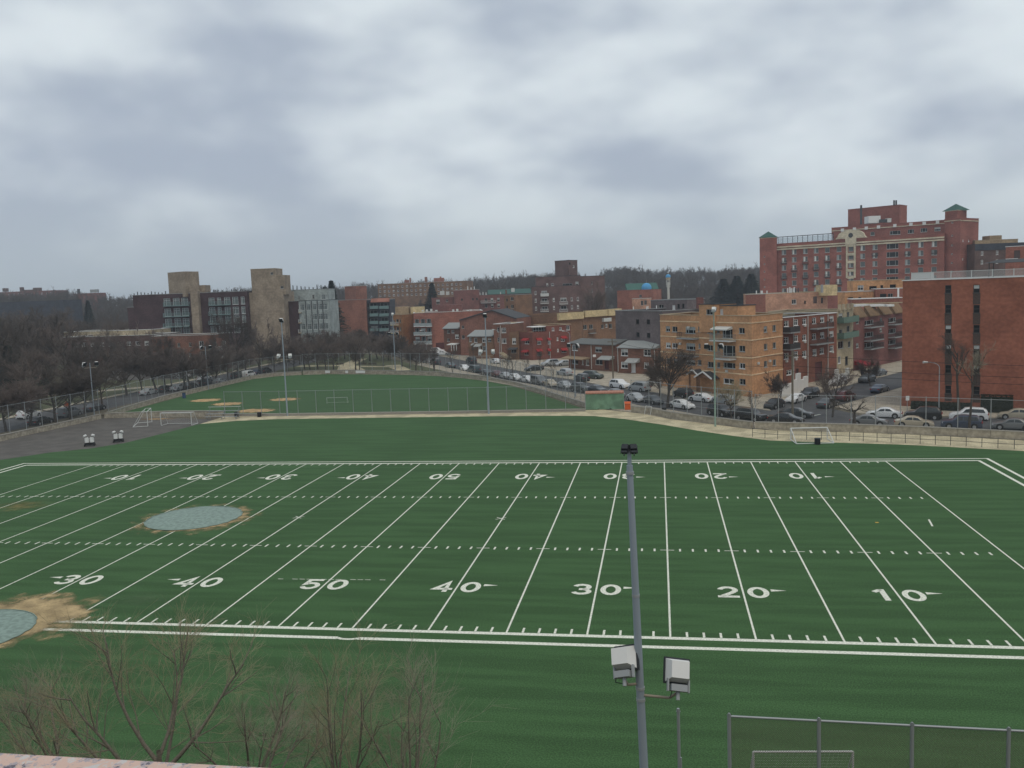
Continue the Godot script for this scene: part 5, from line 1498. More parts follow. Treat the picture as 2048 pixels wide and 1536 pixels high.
	b = thing("row_house", "two storey brick house pair with pale grey roof, white windows and a white door", "house", Vector3(21.76, 0, -145.04))
	block(b, [[13.32, -150.77], [21.76, -145.04], [26.25, -151.66], [17.81, -157.39]], 0, 5.69, M.brick_red, M.roof_grey, null, {0: [["cross", [1.96], [4.57], 1.85, 1.45], ["cross", [8.04], [4.65], 1.85, 1.4], ["cross", [1.88], [1.78], 1.8, 1.4], ["cross", [7.77], [1.86], 1.2, 1.3], ["door", [4.3], [1.2], 1.1, 1.9]]}, 0.02)
	slope_roof(b, [13.32, -150.77], [21.76, -145.04], 5.69, 6.99, 4, M.roof_shingle, 0.35)
	awning(b, [13.32, -150.77], [21.76, -145.04], 2.88, 6.1, 3.37, 1.6, 0.8, M.canopy_grey, "door_canopy")
	drainpipe(b, [13.32, -150.77], [21.76, -145.04], 0.2, 5.69, 0.3)
	drainpipe(b, [13.32, -150.77], [21.76, -145.04], 10, 5.69, 0.3)
	b = thing("corner_apartment_block", "tan brick corner apartment building with pale bands and white edged balconies", "building", Vector3(37.71, 0, -103.65))
	block(b, [[22.82, -123.43], [37.71, -103.65], [43.86, -112.67], [28.97, -132.45]], 0, 13.5, M.brick_tan2, M.roof_grey, M.trim_tan, {0: [["dark", [2.37], [10.92], 1.25, 1], ["dark", [4.43], [10.9], 1.5, 1], ["wide", [8.98], [10.82], 2.7, 1.2], ["dark", [11.46], [11.06], 0.65, 0.9], ["dark", [14.33], [10.88], 1.35, 0.95], ["dark", [16.49], [10.87], 0.65, 0.85], ["wide", [18.88], [10.51], 2.45, 1.65], ["dark", [22.41], [11.04], 1.35, 0.95], ["white", [2.39], [7.83], 1.35, 1], ["white", [4.34], [7.84], 1.55, 0.95], ["wide", [9], [7.83], 2.5, 1.2], ["dark", [11.43], [8.03], 0.55, 0.9], ["dark", [14.32], [7.8], 1.4, 1], ["dark", [16.52], [7.83], 0.55, 0.95], ["wide", [19.23], [7.47], 3.05, 1.9], ["dark", [22.45], [8.02], 1.4, 1], ["dark", [2.4], [4.9], 1.3, 0.95], ["dark", [4.56], [4.91], 1.25, 0.95], ["dark", [8.83], [4.96], 2.7, 0.9], ["dark", [11.36], [5.07], 1, 0.95], ["dark", [14.35], [4.84], 1.45, 1], ["dark", [16.46], [4.9], 0.75, 0.95], ["wide", [19.24], [4.98], 2.95, 0.95], ["white", [22.44], [5.1], 1.35, 0.95], ["white", [19.05], [2.24], 2.6, 0.95], ["dark", [22.45], [2.4], 1.45, 1]], 1: [["dark", [4.71], [11.07], 1.1, 1], ["dark", [7.82], [11.07], 1.15, 1.05], ["dark", [4.74], [8.08], 1.1, 1], ["dark", [7.83], [8.09], 1.15, 1.05], ["dark", [4.7], [5.14], 1.1, 1.05], ["dark", [7.8], [5.14], 1.15, 1.05]]})
	band(b, "belt_course", [22.82, -123.43], [37.71, -103.65], 0, 24.76, 12.35, 0.17, M.band_pale, 0.08)
	band(b, "belt_course", [37.71, -103.65], [43.86, -112.67], 0, 10.91, 12.35, 0.17, M.band_pale, 0.08)
	band(b, "belt_course", [22.82, -123.43], [37.71, -103.65], 0, 24.76, 9.51, 0.17, M.band_pale, 0.08)
	band(b, "belt_course", [37.71, -103.65], [43.86, -112.67], 0, 10.91, 9.51, 0.17, M.band_pale, 0.08)
	band(b, "belt_course", [22.82, -123.43], [37.71, -103.65], 0, 24.76, 6.55, 0.18, M.band_pale, 0.08)
	band(b, "belt_course", [37.71, -103.65], [43.86, -112.67], 0, 10.91, 6.56, 0.17, M.band_pale, 0.08)
	band(b, "belt_course", [22.82, -123.43], [37.71, -103.65], 0, 24.76, 3.69, 0.18, M.band_pale, 0.08)
	band(b, "belt_course", [37.71, -103.65], [43.86, -112.67], 0, 10.91, 3.71, 0.18, M.band_pale, 0.08)
	balcony(b, [22.82, -123.43], [37.71, -103.65], 6.39, 11.24, 9.31, 1.3, M.trim_grey, M.rail_dark)
	balcony(b, [22.82, -123.43], [37.71, -103.65], 6.41, 11.26, 6.15, 1.3, M.trim_grey, M.rail_dark)
	balcony(b, [22.82, -123.43], [37.71, -103.65], 15.83, 20.96, 9.24, 1.6, M.trim_pale, M.rail_grey)
	balcony(b, [22.82, -123.43], [37.71, -103.65], 16.93, 21, 6.12, 1.6, M.trim_pale, M.rail_grey)
	awning(b, [22.82, -123.43], [37.71, -103.65], 15.7, 20.15, 11.69, 1.2, 0.45, M.trim_pale)
	block(b, [[29.66, -113.78], [32.15, -110.47], [36.14, -113.47], [33.65, -116.78]], 10.6, 15.45, M.brick_tan2, M.roof_grey, M.trim_dark, {0: [["dark", [2.85], [14.15], 1.65, 0.95]]})
	block(b, [[33.1, -111.19], [35.81, -107.59], [39.01, -110], [36.3, -113.59]], 12.5, 15.15, M.brick_tan2, M.roof_grey, M.trim_dark, {0: [["door", [0.51], [14.11], 0.7, 1.05]]})
	boxpart(b, "vent_pipe", Vector3(35.19, 14.04, -117.14), Vector3(0.18, 1.81, 0.25), M.galvanised, 0.17)
	boxpart(b, "vent_pipe", Vector3(35.82, 14.02, -117.24), Vector3(0.18, 1.81, 0.25), M.galvanised, 0.17)
	band(b, "air_conditioner", [22.82, -123.43], [37.71, -103.65], 8.18, 8.78, 11.3, 0.4, M.trim_pale, 0.2)
	band(b, "air_conditioner", [22.82, -123.43], [37.71, -103.65], 5.73, 6.33, 8.25, 0.4, M.trim_pale, 0.2)
	band(b, "air_conditioner", [22.82, -123.43], [37.71, -103.65], 5.64, 6.24, 5.23, 0.4, M.trim_pale, 0.2)
	band(b, "air_conditioner", [22.82, -123.43], [37.71, -103.65], 18.32, 18.92, 3.99, 0.4, M.trim_pale, 0.2)
	band(b, "air_conditioner", [37.71, -103.65], [43.86, -112.67], 1.77, 2.37, 5.5, 0.4, M.trim_pale, 0.2)
	band(b, "air_conditioner", [37.71, -103.65], [43.86, -112.67], 5.79, 6.39, 5.55, 0.4, M.trim_pale, 0.2)
	gable_porch(b, [22.82, -123.43], [37.71, -103.65], 9.94, 13.15, 2.96, 3.92)
	gable_porch(b, [22.82, -123.43], [37.71, -103.65], 12.03, 16.79, 2.59, 3.73)
	b = thing("apartment_block", "red brick apartment row with white cross windows, gutters and dark balconies", "building", Vector3(44.5, 0, -116.56))
	block(b, [[44.5, -116.56], [56.6, -132.27], [45.5, -140.81], [33.41, -125.1]], 0, 12.5, M.brick_red3, M.roof_dark, M.trim_white, {0: [["cross", [1], [11.42], 1.55, 1.05], ["cross", [4.3], [11.48], 1.55, 1.1], ["cross", [7.39], [11.5], 1.4, 1.1], ["cross", [10.99], [11.46], 1.45, 1.1], ["cross", [14.1], [11.52], 1.5, 1.15], ["cross", [17.71], [11.49], 1.55, 1.15], ["cross", [0.97], [8.46], 1.55, 1.1], ["cross", [4.28], [8.55], 1.55, 1.1], ["cross", [7.37], [8.53], 1.4, 1.1], ["cross", [10.98], [8.51], 1.45, 1.1], ["cross", [14.1], [8.52], 1.5, 1.15], ["cross", [17.71], [8.56], 1.55, 1.15], ["cross", [0.95], [5.6], 1.55, 1.1], ["cross", [4.26], [5.65], 1.55, 1.1], ["cross", [7.36], [5.53], 1.45, 1.1], ["cross", [11.17], [5.54], 1.45, 1.15], ["cross", [13.9], [5.58], 1.5, 1.15], ["cross", [17.72], [5.76], 1.55, 1.15], ["cross", [1.94], [2.56], 1.8, 0.9], ["garage", [12.65], [1.8], 2.6, 3.6], ["garage", [4.75], [1.85], 1, 2.3]]})
	balcony(b, [44.5, -116.56], [56.6, -132.27], -0.07, 3.37, 9.81, 1.5, M.trim_grey, M.rail_dark, true)
	balcony(b, [44.5, -116.56], [56.6, -132.27], -0.1, 3.46, 6.82, 1.5, M.trim_grey, M.rail_dark, true)
	balcony(b, [44.5, -116.56], [56.6, -132.27], 9.48, 15.97, 9.96, 1.5, M.trim_grey, M.rail_dark)
	balcony(b, [44.5, -116.56], [56.6, -132.27], 9.35, 15.97, 7.04, 1.5, M.trim_grey, M.rail_dark)
	band(b, "air_conditioner", [44.5, -116.56], [56.6, -132.27], 0.71, 1.27, 10.66, 0.36, M.trim_pale, 0.25)
	band(b, "air_conditioner", [44.5, -116.56], [56.6, -132.27], 4.01, 4.57, 10.65, 0.36, M.trim_pale, 0.25)
	band(b, "air_conditioner", [44.5, -116.56], [56.6, -132.27], 7.17, 7.73, 10.72, 0.36, M.trim_pale, 0.25)
	band(b, "air_conditioner", [44.5, -116.56], [56.6, -132.27], 10.89, 11.45, 4.95, 0.36, M.trim_pale, 0.25)
	band(b, "air_conditioner", [44.5, -116.56], [56.6, -132.27], 0.68, 1.24, 7.62, 0.36, M.trim_pale, 0.25)
	band(b, "air_conditioner", [44.5, -116.56], [56.6, -132.27], 3.99, 4.55, 7.69, 0.36, M.trim_pale, 0.25)
	band(b, "air_conditioner", [44.5, -116.56], [56.6, -132.27], 7.16, 7.72, 7.71, 0.36, M.trim_pale, 0.25)
	band(b, "air_conditioner", [44.5, -116.56], [56.6, -132.27], 0.66, 1.22, 4.68, 0.36, M.trim_pale, 0.25)
	band(b, "air_conditioner", [44.5, -116.56], [56.6, -132.27], 3.97, 4.53, 4.77, 0.36, M.trim_pale, 0.25)
	band(b, "air_conditioner", [44.5, -116.56], [56.6, -132.27], 7.14, 7.7, 4.75, 0.36, M.trim_pale, 0.25)
	band(b, "air_conditioner", [44.5, -116.56], [56.6, -132.27], 17.7, 18.26, 5.05, 0.36, M.trim_pale, 0.25)
	drainpipe(b, [44.5, -116.56], [56.6, -132.27], 3.35, 12.5, 0.2)
	drainpipe(b, [44.5, -116.56], [56.6, -132.27], 8.51, 12.5, 0.2)
	drainpipe(b, [44.5, -116.56], [56.6, -132.27], 16.13, 12.5, 0.2)
	b = thing("apartment_block", "narrow tan stucco building with solid green balconies and a stepped parapet", "building", Vector3(56.82, 0, -133.38))
	block(b, [[56.82, -133.38], [61.5, -141.28], [49.45, -148.42], [44.77, -140.52]], 0, 12.87, M.stucco_beige, M.roof_grey, M.trim_tan, {0: [["dark", [2.05], [8.65], 1.8, 0.9], ["dark", [6.22], [8.99], 1.5, 1.2], ["dark", [2.06], [6.08], 2.85, 1.4], ["dark", [6.88], [5.87], 1.25, 1.2], ["dark", [2.03], [11.73], 2.15, 1.15], ["dark", [6.2], [11.86], 1.45, 1.05], ["bare", [5.35], [2.7], 1.45, 1.7], ["white", [1.37], [3.17], 1.4, 1.4]]})
	balcony(b, [56.82, -133.38], [61.5, -141.28], 0.23, 8.77, 10.51, 1.4, M.rail_green, M.rail_green, true)
	balcony(b, [56.82, -133.38], [61.5, -141.28], 0.24, 8.8, 7.46, 1.4, M.rail_green, M.rail_green, true)
	band(b, "merlon", [56.82, -133.38], [61.5, -141.28], 0.65, 1.65, 13.47, 1.2, M.stucco_beige, 0.3)
	band(b, "merlon", [56.82, -133.38], [61.5, -141.28], 2.94, 3.94, 13.47, 1.2, M.stucco_beige, 0.3)
	band(b, "merlon", [56.82, -133.38], [61.5, -141.28], 5.24, 6.24, 13.47, 1.2, M.stucco_beige, 0.3)
	band(b, "merlon", [56.82, -133.38], [61.5, -141.28], 7.53, 8.53, 13.47, 1.2, M.stucco_beige, 0.3)
	b = thing("apartment_block", "brown brick apartment row with sloped mansard panels over cluttered balconies", "building", Vector3(62.06, 0, -143.75))
	block(b, [[62.06, -143.75], [77.78, -166.76], [66.22, -174.66], [50.5, -151.64]], 0, 11.02, M.brick_dull, M.roof_grey, null, {0: [["dark", [1.91], [10.12, 7.64, 5.14], 1.25, 0.95], ["wide", [7.99], [9.59, 7.04, 4.81], 4.5, 0.95], ["dark", [14.38], [9.81, 7.64], 1.25, 0.85], ["wide", [20.79], [9.48, 7.03, 4.57], 4.1, 1]]})
	boxpart(b, "roof_panel", Vector3(65.43, 13.17, -153.67), Vector3(2.79, 0.43, 2), M.trim_white, 0.17)
	boxpart(b, "roof_panel", Vector3(68.6, 13.05, -154.19), Vector3(3.22, 0.43, 2), M.trim_white, 0.17)
	boxpart(b, "roof_panel", Vector3(71.56, 12.94, -154.67), Vector3(1.5, 0.43, 2), M.trim_white, 0.17)
	slope_roof(b, [62.37, -144.21], [65.36, -148.58], 11.02, 13.13, 0.9, M.mansard, 0.5)
	slope_roof(b, [66.3, -149.96], [69.29, -154.33], 11.02, 13.13, 0.9, M.mansard, 0.5)
	slope_roof(b, [70.23, -155.71], [73.22, -160.09], 11.02, 13.13, 0.9, M.mansard, 0.5)
	slope_roof(b, [74.17, -161.47], [77.15, -165.84], 11.02, 13.13, 0.9, M.mansard, 0.5)
	balcony(b, [62.06, -143.75], [77.78, -166.76], 5.36, 12.3, 8.57, 1.6, M.trim_grey, M.rail_dark)
	balcony(b, [62.06, -143.75], [77.78, -166.76], 5.39, 12.34, 5.78, 1.6, M.trim_grey, M.rail_dark)
	balcony(b, [62.06, -143.75], [77.78, -166.76], 5.41, 12.37, 4.04, 1.6, M.trim_grey, M.rail_dark)
	balcony(b, [62.06, -143.75], [77.78, -166.76], 18.45, 23.71, 8.49, 1.6, M.trim_grey, M.rail_dark)
	balcony(b, [62.06, -143.75], [77.78, -166.76], 18.51, 23.78, 5.67, 1.6, M.trim_grey, M.rail_dark)
	balcony(b, [62.06, -143.75], [77.78, -166.76], 18.56, 23.84, 3.29, 1.6, M.trim_grey, M.rail_dark)
	awning(b, [62.06, -143.75], [77.78, -166.76], 0.45, 3.63, 2.02, 3, 0.8, M.awning_dark)
	b = thing("apartment_block", "long low building of pinkish tan brick with a bare red end wall", "building", Vector3(55.42, 0, -237.89))
	block(b, [[49.87, -243.04], [55.42, -237.89], [62.23, -245.21], [56.67, -250.37]], 0, 15.04, M.brick_bright, M.roof_grey, M.trim_pale, {})
	block(b, [[55.42, -237.89], [75.37, -246.36], [69.9, -259.24], [49.95, -250.77]], 0, 15.04, M.stucco_pink, M.roof_grey, M.trim_tan, {0: [["white", [9.84], [12.3], 1.55, 1.45], ["bare", [13.7], [12.06], 0.6, 0.9], ["panel", [17.25], [12.66], 1.25, 2.05], ["bare", [19.7], [12.38], 0.65, 1.65]]})
	boxpart(b, "vent_pipe", Vector3(63.12, 15.87, -245.46), Vector3(0.32, 1.43, 0.3), M.trim_white, 0.17)
	boxpart(b, "vent_pipe", Vector3(63.77, 16, -245.57), Vector3(0.32, 1.75, 0.3), M.trim_white, 0.17)
	boxpart(b, "vent_pipe", Vector3(64.22, 15.83, -245.64), Vector3(0.32, 1.43, 0.3), M.trim_white, 0.17)
	boxpart(b, "vent_pipe", Vector3(65.14, 15.95, -245.79), Vector3(0.32, 1.75, 0.3), M.trim_white, 0.17)
	boxpart(b, "vent_pipe", Vector3(65.6, 15.77, -245.87), Vector3(0.32, 1.43, 0.3), M.dark_metal, 0.17)
	boxpart(b, "vent_pipe", Vector3(66.42, 15.74, -246), Vector3(0.32, 1.43, 0.3), M.dark_metal, 0.17)
	boxpart(b, "vent_pipe", Vector3(53.52, 15.59, -245.87), Vector3(0.29, 1.12, 0.3), M.trim_white, 0.17)
	boxpart(b, "vent_pipe", Vector3(55, 15.54, -246.12), Vector3(0.29, 1.12, 0.3), M.trim_white, 0.17)
	boxpart(b, "vent_pipe", Vector3(55.37, 15.52, -246.18), Vector3(0.29, 1.12, 0.3), M.trim_white, 0.17)
	boxpart(b, "vent_pipe", Vector3(56.85, 15.47, -246.42), Vector3(0.29, 1.12, 0.3), M.trim_white, 0.17)
	boxpart(b, "roof_shed", Vector3(74.91, 15.48, -245.57), Vector3(5.01, 3.28, 5), M.stucco_yellow, 0.17)
	boxpart(b, "vent_pipe", Vector3(72.79, 16.09, -241.09), Vector3(0.62, 2.48, 0.6), M.galvanised, 0.17)
	b = thing("apartment_block", "orange tan building with dark openings behind the tall brick block", "building", Vector3(72.96, 0, -197.33))
	block(b, [[72.96, -197.33], [85.33, -196.37], [86.25, -208.34], [73.88, -209.29]], 0, 18.21, M.stucco_orange, M.roof_grey, M.trim_tan, {0: [["white", [1.86], [16.44], 1.4, 1.3], ["bare", [4.9], [16.39], 1.8, 0.75], ["bare", [7.05], [16.56], 0.65, 0.75], ["bare", [9.71], [16.57], 1.45, 0.9]]})
	block(b, [[69.59, -190.36], [77.78, -191.74], [76.94, -196.67], [68.76, -195.29]], 0, 15.52, M.stucco_orange, M.roof_grey, M.trim_pale, {0: [["bare", [1.44], [14], 1.25, 0.45], ["bare", [3.79], [14], 0.7, 0.35]]})
	block(b, [[76.98, -189.62], [83.64, -189.72], [83.56, -194.72], [76.91, -194.62]], 0, 16.02, M.brick_bright, M.roof_grey, M.trim_white, {0: [["bare", [1.68], [14.28], 1.55, 1.05], ["dark", [3.42], [14.25], 1.2, 1.15]]})
	block(b, [[69.28, -179.92], [81.13, -179.87], [81.15, -185.87], [69.3, -185.92]], 0, 13.87, M.brick_bright, M.roof_white, M.trim_white, {})
	band(b, "band", [69.28, -179.92], [81.13, -179.87], 0, 11.85, 12.77, 0.24, M.trim_tan, 0.08)
	boxpart(b, "flue", Vector3(81.11, 14.72, -185.07), Vector3(0.35, 3.0, 0.35), M.trim_white)
	b = thing("tall_brick_block", "tall red brick residence with cream bands, green pyramid roofs and a cream gable", "building", Vector3(64.73, 0, -312.74))
	block(b, [[64.73, -312.74], [120.53, -282.39], [131.05, -301.72], [75.24, -332.07]], 0, 33.1, M.brick_hotel, M.roof_grey, M.trim_red, {0: [["hotel", [2.56, 6.75, 10.76, 15.05, 19.17, 23.34, 27.64, 31.99, 36.15, 40.49, 51.61, 55.95, 60.33], [29.74, 26.77, 23.82, 20.87, 17.91, 14.98], 1.7, 1.85], ["wide", [46.49], [29.74, 26.77, 23.82, 20.87, 17.91, 14.98], 4, 1.85]]})
	band(b, "cornice", [64.73, -312.74], [120.53, -282.39], 0, 30.17, 31.81, 0.5, M.cream, 0.5)
	band(b, "cornice", [64.73, -312.74], [120.53, -282.39], 0, 30.17, 30.96, 0.5, M.cream, 0.5)
	band(b, "cornice", [64.73, -312.74], [120.53, -282.39], 33.94, 63.53, 31.81, 0.5, M.cream, 0.5)
	band(b, "cornice", [64.73, -312.74], [120.53, -282.39], 33.94, 63.53, 30.96, 0.5, M.cream, 0.5)
	hotel_gable(b, [64.73, -312.74], [120.53, -282.39], 31.98, 18.99, 32.86, 36.59)
	balcony(b, [64.73, -312.74], [120.53, -282.39], 5.55, 7.92, 25.36, 0.5, M.rail_dark, M.rail_dark)
	balcony(b, [64.73, -312.74], [120.53, -282.39], 5.52, 7.9, 19.6, 0.5, M.rail_dark, M.rail_dark)
	balcony(b, [64.73, -312.74], [120.53, -282.39], 9.58, 11.91, 22.31, 0.5, M.rail_dark, M.rail_dark)
	balcony(b, [64.73, -312.74], [120.53, -282.39], 13.89, 16.19, 24.87, 0.5, M.rail_dark, M.rail_dark)
	balcony(b, [64.73, -312.74], [120.53, -282.39], 13.88, 16.18, 19.48, 0.5, M.rail_dark, M.rail_dark)
	balcony(b, [64.73, -312.74], [120.53, -282.39], 18.03, 20.3, 22.33, 0.5, M.rail_dark, M.rail_dark)
	balcony(b, [64.73, -312.74], [120.53, -282.39], 18.02, 20.29, 16.69, 0.5, M.rail_dark, M.rail_dark)
	balcony(b, [64.73, -312.74], [120.53, -282.39], 22.23, 24.46, 24.95, 0.5, M.rail_dark, M.rail_dark)
	balcony(b, [64.73, -312.74], [120.53, -282.39], 22.23, 24.46, 19.54, 0.5, M.rail_dark, M.rail_dark)
	balcony(b, [64.73, -312.74], [120.53, -282.39], 26.54, 28.74, 22.34, 0.5, M.rail_dark, M.rail_dark)
	balcony(b, [64.73, -312.74], [120.53, -282.39], 26.55, 28.75, 16.6, 0.5, M.rail_dark, M.rail_dark)
	balcony(b, [64.73, -312.74], [120.53, -282.39], 39.43, 41.52, 26.64, 0.5, M.rail_dark, M.rail_dark)
	balcony(b, [64.73, -312.74], [120.53, -282.39], 50.59, 52.6, 26.41, 0.5, M.rail_dark, M.rail_dark)
	balcony(b, [64.73, -312.74], [120.53, -282.39], 54.98, 56.95, 23.21, 0.5, M.rail_dark, M.rail_dark)
	balcony(b, [64.73, -312.74], [120.53, -282.39], 59.33, 61.27, 26.46, 0.5, M.rail_dark, M.rail_dark)
	block(b, [[61.67, -310.5], [67.91, -309.5], [69.02, -316.41], [62.79, -317.41]], 0, 35.53, M.brick_hotel, M.roof_grey, M.cream, {0: [["sash", [1.78], [28.5, 25.62, 22.73, 19.74, 16.74], 0.5, 0.6]]})
	pyramid(b, Vector3(65.35, 35.82, -313.46), 7.0, 2.4, -0.16, M.roof_green)
	block(b, [[88.09, -309.09], [123.2, -291.6], [129.44, -304.13], [94.33, -321.62]], 32.1, 38.16, M.brick_hotel, M.roof_grey, M.trim_red, {0: [["hotel", [14.92], [35.01], 1.4, 1.3], ["wide", [22.78], [34.87], 3.6, 1.35], ["wide", [28.14], [34.99], 2.05, 1.35], ["wide", [32.52], [35.14], 2.15, 1.35], ["wide", [36.97], [35.21], 1.95, 1.3]]})
	band(b, "cornice", [88.09, -309.09], [123.2, -291.6], 0, 39.23, 37.02, 0.28, M.cream, 0.2)
	band(b, "plaque", [88.09, -309.09], [123.2, -291.6], 3.51, 4.61, 37.11, 1.1, M.trim_white, 0.3)
	band(b, "plaque", [88.09, -309.09], [123.2, -291.6], 7.9, 9, 37.2, 1.1, M.trim_white, 0.3)
	band(b, "plaque", [88.09, -309.09], [123.2, -291.6], 12.15, 13.25, 37.24, 1.1, M.trim_white, 0.3)
	band(b, "plaque", [88.09, -309.09], [123.2, -291.6], 16.48, 17.58, 37.32, 1.1, M.trim_white, 0.3)
	band(b, "plaque", [88.09, -309.09], [123.2, -291.6], 22.14, 23.24, 37.43, 1.1, M.trim_white, 0.3)
	band(b, "plaque", [88.09, -309.09], [123.2, -291.6], 27.63, 28.73, 37.47, 1.1, M.trim_white, 0.3)
	band(b, "plaque", [88.09, -309.09], [123.2, -291.6], 32.06, 33.16, 37.52, 1.1, M.trim_white, 0.3)
	band(b, "plaque", [88.09, -309.09], [123.2, -291.6], 36.44, 37.54, 37.62, 1.1, M.trim_white, 0.3)
	block(b, [[97.61, -326.84], [113.78, -314.26], [118.27, -321.15], [102.1, -333.73]], 37.16, 45.99, M.brick_hotel, M.roof_grey, M.trim_red, {})
	boxpart(b, "roof_unit", Vector3(103.21, 40.6, -310.7), Vector3(4.53, 2.64, 4), M.trim_white, 0.17)
	boxpart(b, "flue", Vector3(98.37, 42.44, -307.12), Vector3(0.56, 7.15, 0.6), M.dark_metal, 0.17)
	boxpart(b, "flue", Vector3(112.04, 46.9, -315.23), Vector3(0.48, 1.91, 0.5), M.dark_metal, 0.17)
	boxpart(b, "flue", Vector3(112.84, 46.87, -315.36), Vector3(0.48, 1.91, 0.5), M.dark_metal, 0.17)
	boxpart(b, "duct", Vector3(106.52, 39.92, -309.24), Vector3(2.63, 1.13, 2), M.dark_metal, 0.17)
	boxpart(b, "roof_vent", Vector3(108.62, 40.03, -309.59), Vector3(1.5, 1.5, 2), M.trim_pale, 0.17)
	block(b, [[120.95, -284.02], [124.4, -278.46], [133.39, -288.16], [129.94, -293.72]], 0, 37.89, M.brick_hotel, M.roof_grey, M.trim_red, {0: [["sash", [3.3], [36.67, 32.25, 28.92, 25.93, 22.94, 19.94], 0.7, 0.5]], 1: [["white", [1.97, 6.11, 10.32], [30.27, 24.02], 0.5, 0.7]]})
	band(b, "cornice", [120.95, -284.02], [124.4, -278.46], 0, 6.55, 37.25, 0.25, M.cream, 0.2)
	band(b, "cornice", [124.4, -278.46], [133.39, -288.16], 0, 13.22, 37.06, 0.25, M.cream, 0.2)
	block(b, [[121.66, -285.99], [124.28, -281.29], [128.96, -286.69], [126.34, -291.38]], 37.39, 40.73, M.brick_hotel, M.roof_grey, M.cream, {})
	pyramid(b, Vector3(125.31, 40.91, -286.34), 6.2, 2.4, -1.06, M.roof_green)
	glass_rail(b, [64.73, -312.74], [120.53, -282.39], 3.81, 25.06, 33.1)
	b = thing("apartment_block", "dark brown building with a slate top storey beside the tall brick residence", "building", Vector3(129.91, 0, -277.41))
	block(b, [[128.73, -277.18], [147.46, -280.34], [144.8, -296.12], [126.07, -292.96]], 0, 28.75, M.brick_dark, M.roof_dark, M.slate, {0: [["cross", [2.45, 7.55], [25.7, 22.75], 0.75, 1.35]]})
	band(b, "slate_storey", [128.73, -277.18], [147.46, -280.34], 0, 18.99, 27.74, 2.2, M.slate, 0.12)
	block(b, [[130.88, -283.83], [145.55, -286.29], [144.22, -294.18], [129.56, -291.72]], 28.24, 30.22, M.brick_tan, M.roof_grey, M.trim_tan, {})
	boxpart(b, "roof_shed", Vector3(138.28, 31.06, -289.61), Vector3(4.17, 1.57, 5), M.brick_tan, 0.17)
	b = thing("brick_house", "brick building top with white coping bands behind the rooftop railing", "building", Vector3(102.18, 0, -175.43))
	block(b, [[102.13, -175.42], [107.55, -173.27], [111.23, -182.57], [105.81, -184.72]], 0, 24.9, M.brick_bright, M.roof_grey, M.trim_white, {0: [["panel", [2.3], [23.17], 1.2, 1.7]]})
	band(b, "band", [102.13, -175.42], [107.55, -173.27], 0, 2.52, 22.03, 0.35, M.trim_white, 0.08)
	b = thing("brick_slab_block", "tall plain brick apartment slab with two dark window strips and roof railing", "building", Vector3(57.9, 0, -90.4))
	block(b, [[57.9, -90.4], [84.84, -77.59], [96.01, -101.07], [69.07, -113.88]], 0, 18.45, M.brick_slab, M.roof_grey, M.trim_white, {0: [["strip", [6.05], [17.07], 0.8, 1.15], ["strip", [6.09], [14.26], 0.8, 1.2], ["strip", [6.13], [11.36], 0.8, 1.2], ["strip", [6.17], [8.53], 0.8, 1.2], ["strip", [6.2], [5.64], 0.8, 1.2], ["strip", [6.24], [2.67], 0.8, 1.2], ["strip", [9.66], [17.02], 0.8, 1.15], ["strip", [9.71], [14.19], 0.8, 1.15], ["strip", [9.75], [11.38], 0.8, 1.15], ["strip", [9.8], [8.52], 0.8, 1.15], ["strip", [9.85], [5.64], 0.8, 1.15], ["strip", [9.9], [2.65], 0.8, 1.2]]})
	band(b, "spandrel", [57.9, -90.4], [84.84, -77.59], 5.62, 6.54, 15.66, 1.49, M.spandrel, 0.03)
	band(b, "spandrel", [57.9, -90.4], [84.84, -77.59], 5.66, 6.58, 12.81, 1.57, M.spandrel, 0.03)
	band(b, "spandrel", [57.9, -90.4], [84.84, -77.59], 5.7, 6.62, 9.94, 1.5, M.spandrel, 0.03)
	band(b, "spandrel", [57.9, -90.4], [84.84, -77.59], 5.74, 6.66, 7.08, 1.55, M.spandrel, 0.03)
	band(b, "spandrel", [57.9, -90.4], [84.84, -77.59], 5.78, 6.7, 4.16, 1.63, M.spandrel, 0.03)
	band(b, "spandrel", [57.9, -90.4], [84.84, -77.59], 5.81, 6.73, 1.5, 0.99, M.spandrel, 0.03)
	band(b, "spandrel", [57.9, -90.4], [84.84, -77.59], 9.24, 10.16, 15.61, 1.53, M.spandrel, 0.03)
	band(b, "spandrel", [57.9, -90.4], [84.84, -77.59], 9.28, 10.2, 12.78, 1.51, M.spandrel, 0.03)
	band(b, "spandrel", [57.9, -90.4], [84.84, -77.59], 9.33, 10.25, 9.95, 1.55, M.spandrel, 0.03)
	band(b, "spandrel", [57.9, -90.4], [84.84, -77.59], 9.38, 10.3, 7.08, 1.56, M.spandrel, 0.03)
	band(b, "spandrel", [57.9, -90.4], [84.84, -77.59], 9.43, 10.35, 4.15, 1.67, M.spandrel, 0.03)
	band(b, "spandrel", [57.9, -90.4], [84.84, -77.59], 9.46, 10.38, 1.46, 1.05, M.spandrel, 0.03)
	roof_railing(b, [58.35, -90.19], [84.84, -77.59], 18.45)
	b = thing("brick_house", "orange brick building with flat red roof edge and a plain annex", "building", Vector3(5.51, 0, -328.64))
	block(b, [[5.51, -328.64], [20.66, -325.03], [23.9, -338.65], [8.75, -342.26]], 0, 17.18, M.brick_bright, M.roof_grey, M.trim_red, {0: [["dark", [10.04], [14.77], 1.05, 1.05]]})
	block(b, [[11.95, -319.16], [19.23, -318.34], [19.79, -323.31], [12.51, -324.13]], 0, 13.76, M.stucco_pink, M.roof_grey, M.trim_pale, {0: [["dark", [4.04], [12], 1, 1.85], ["dark", [5.47], [12.15], 1, 1.85]]})
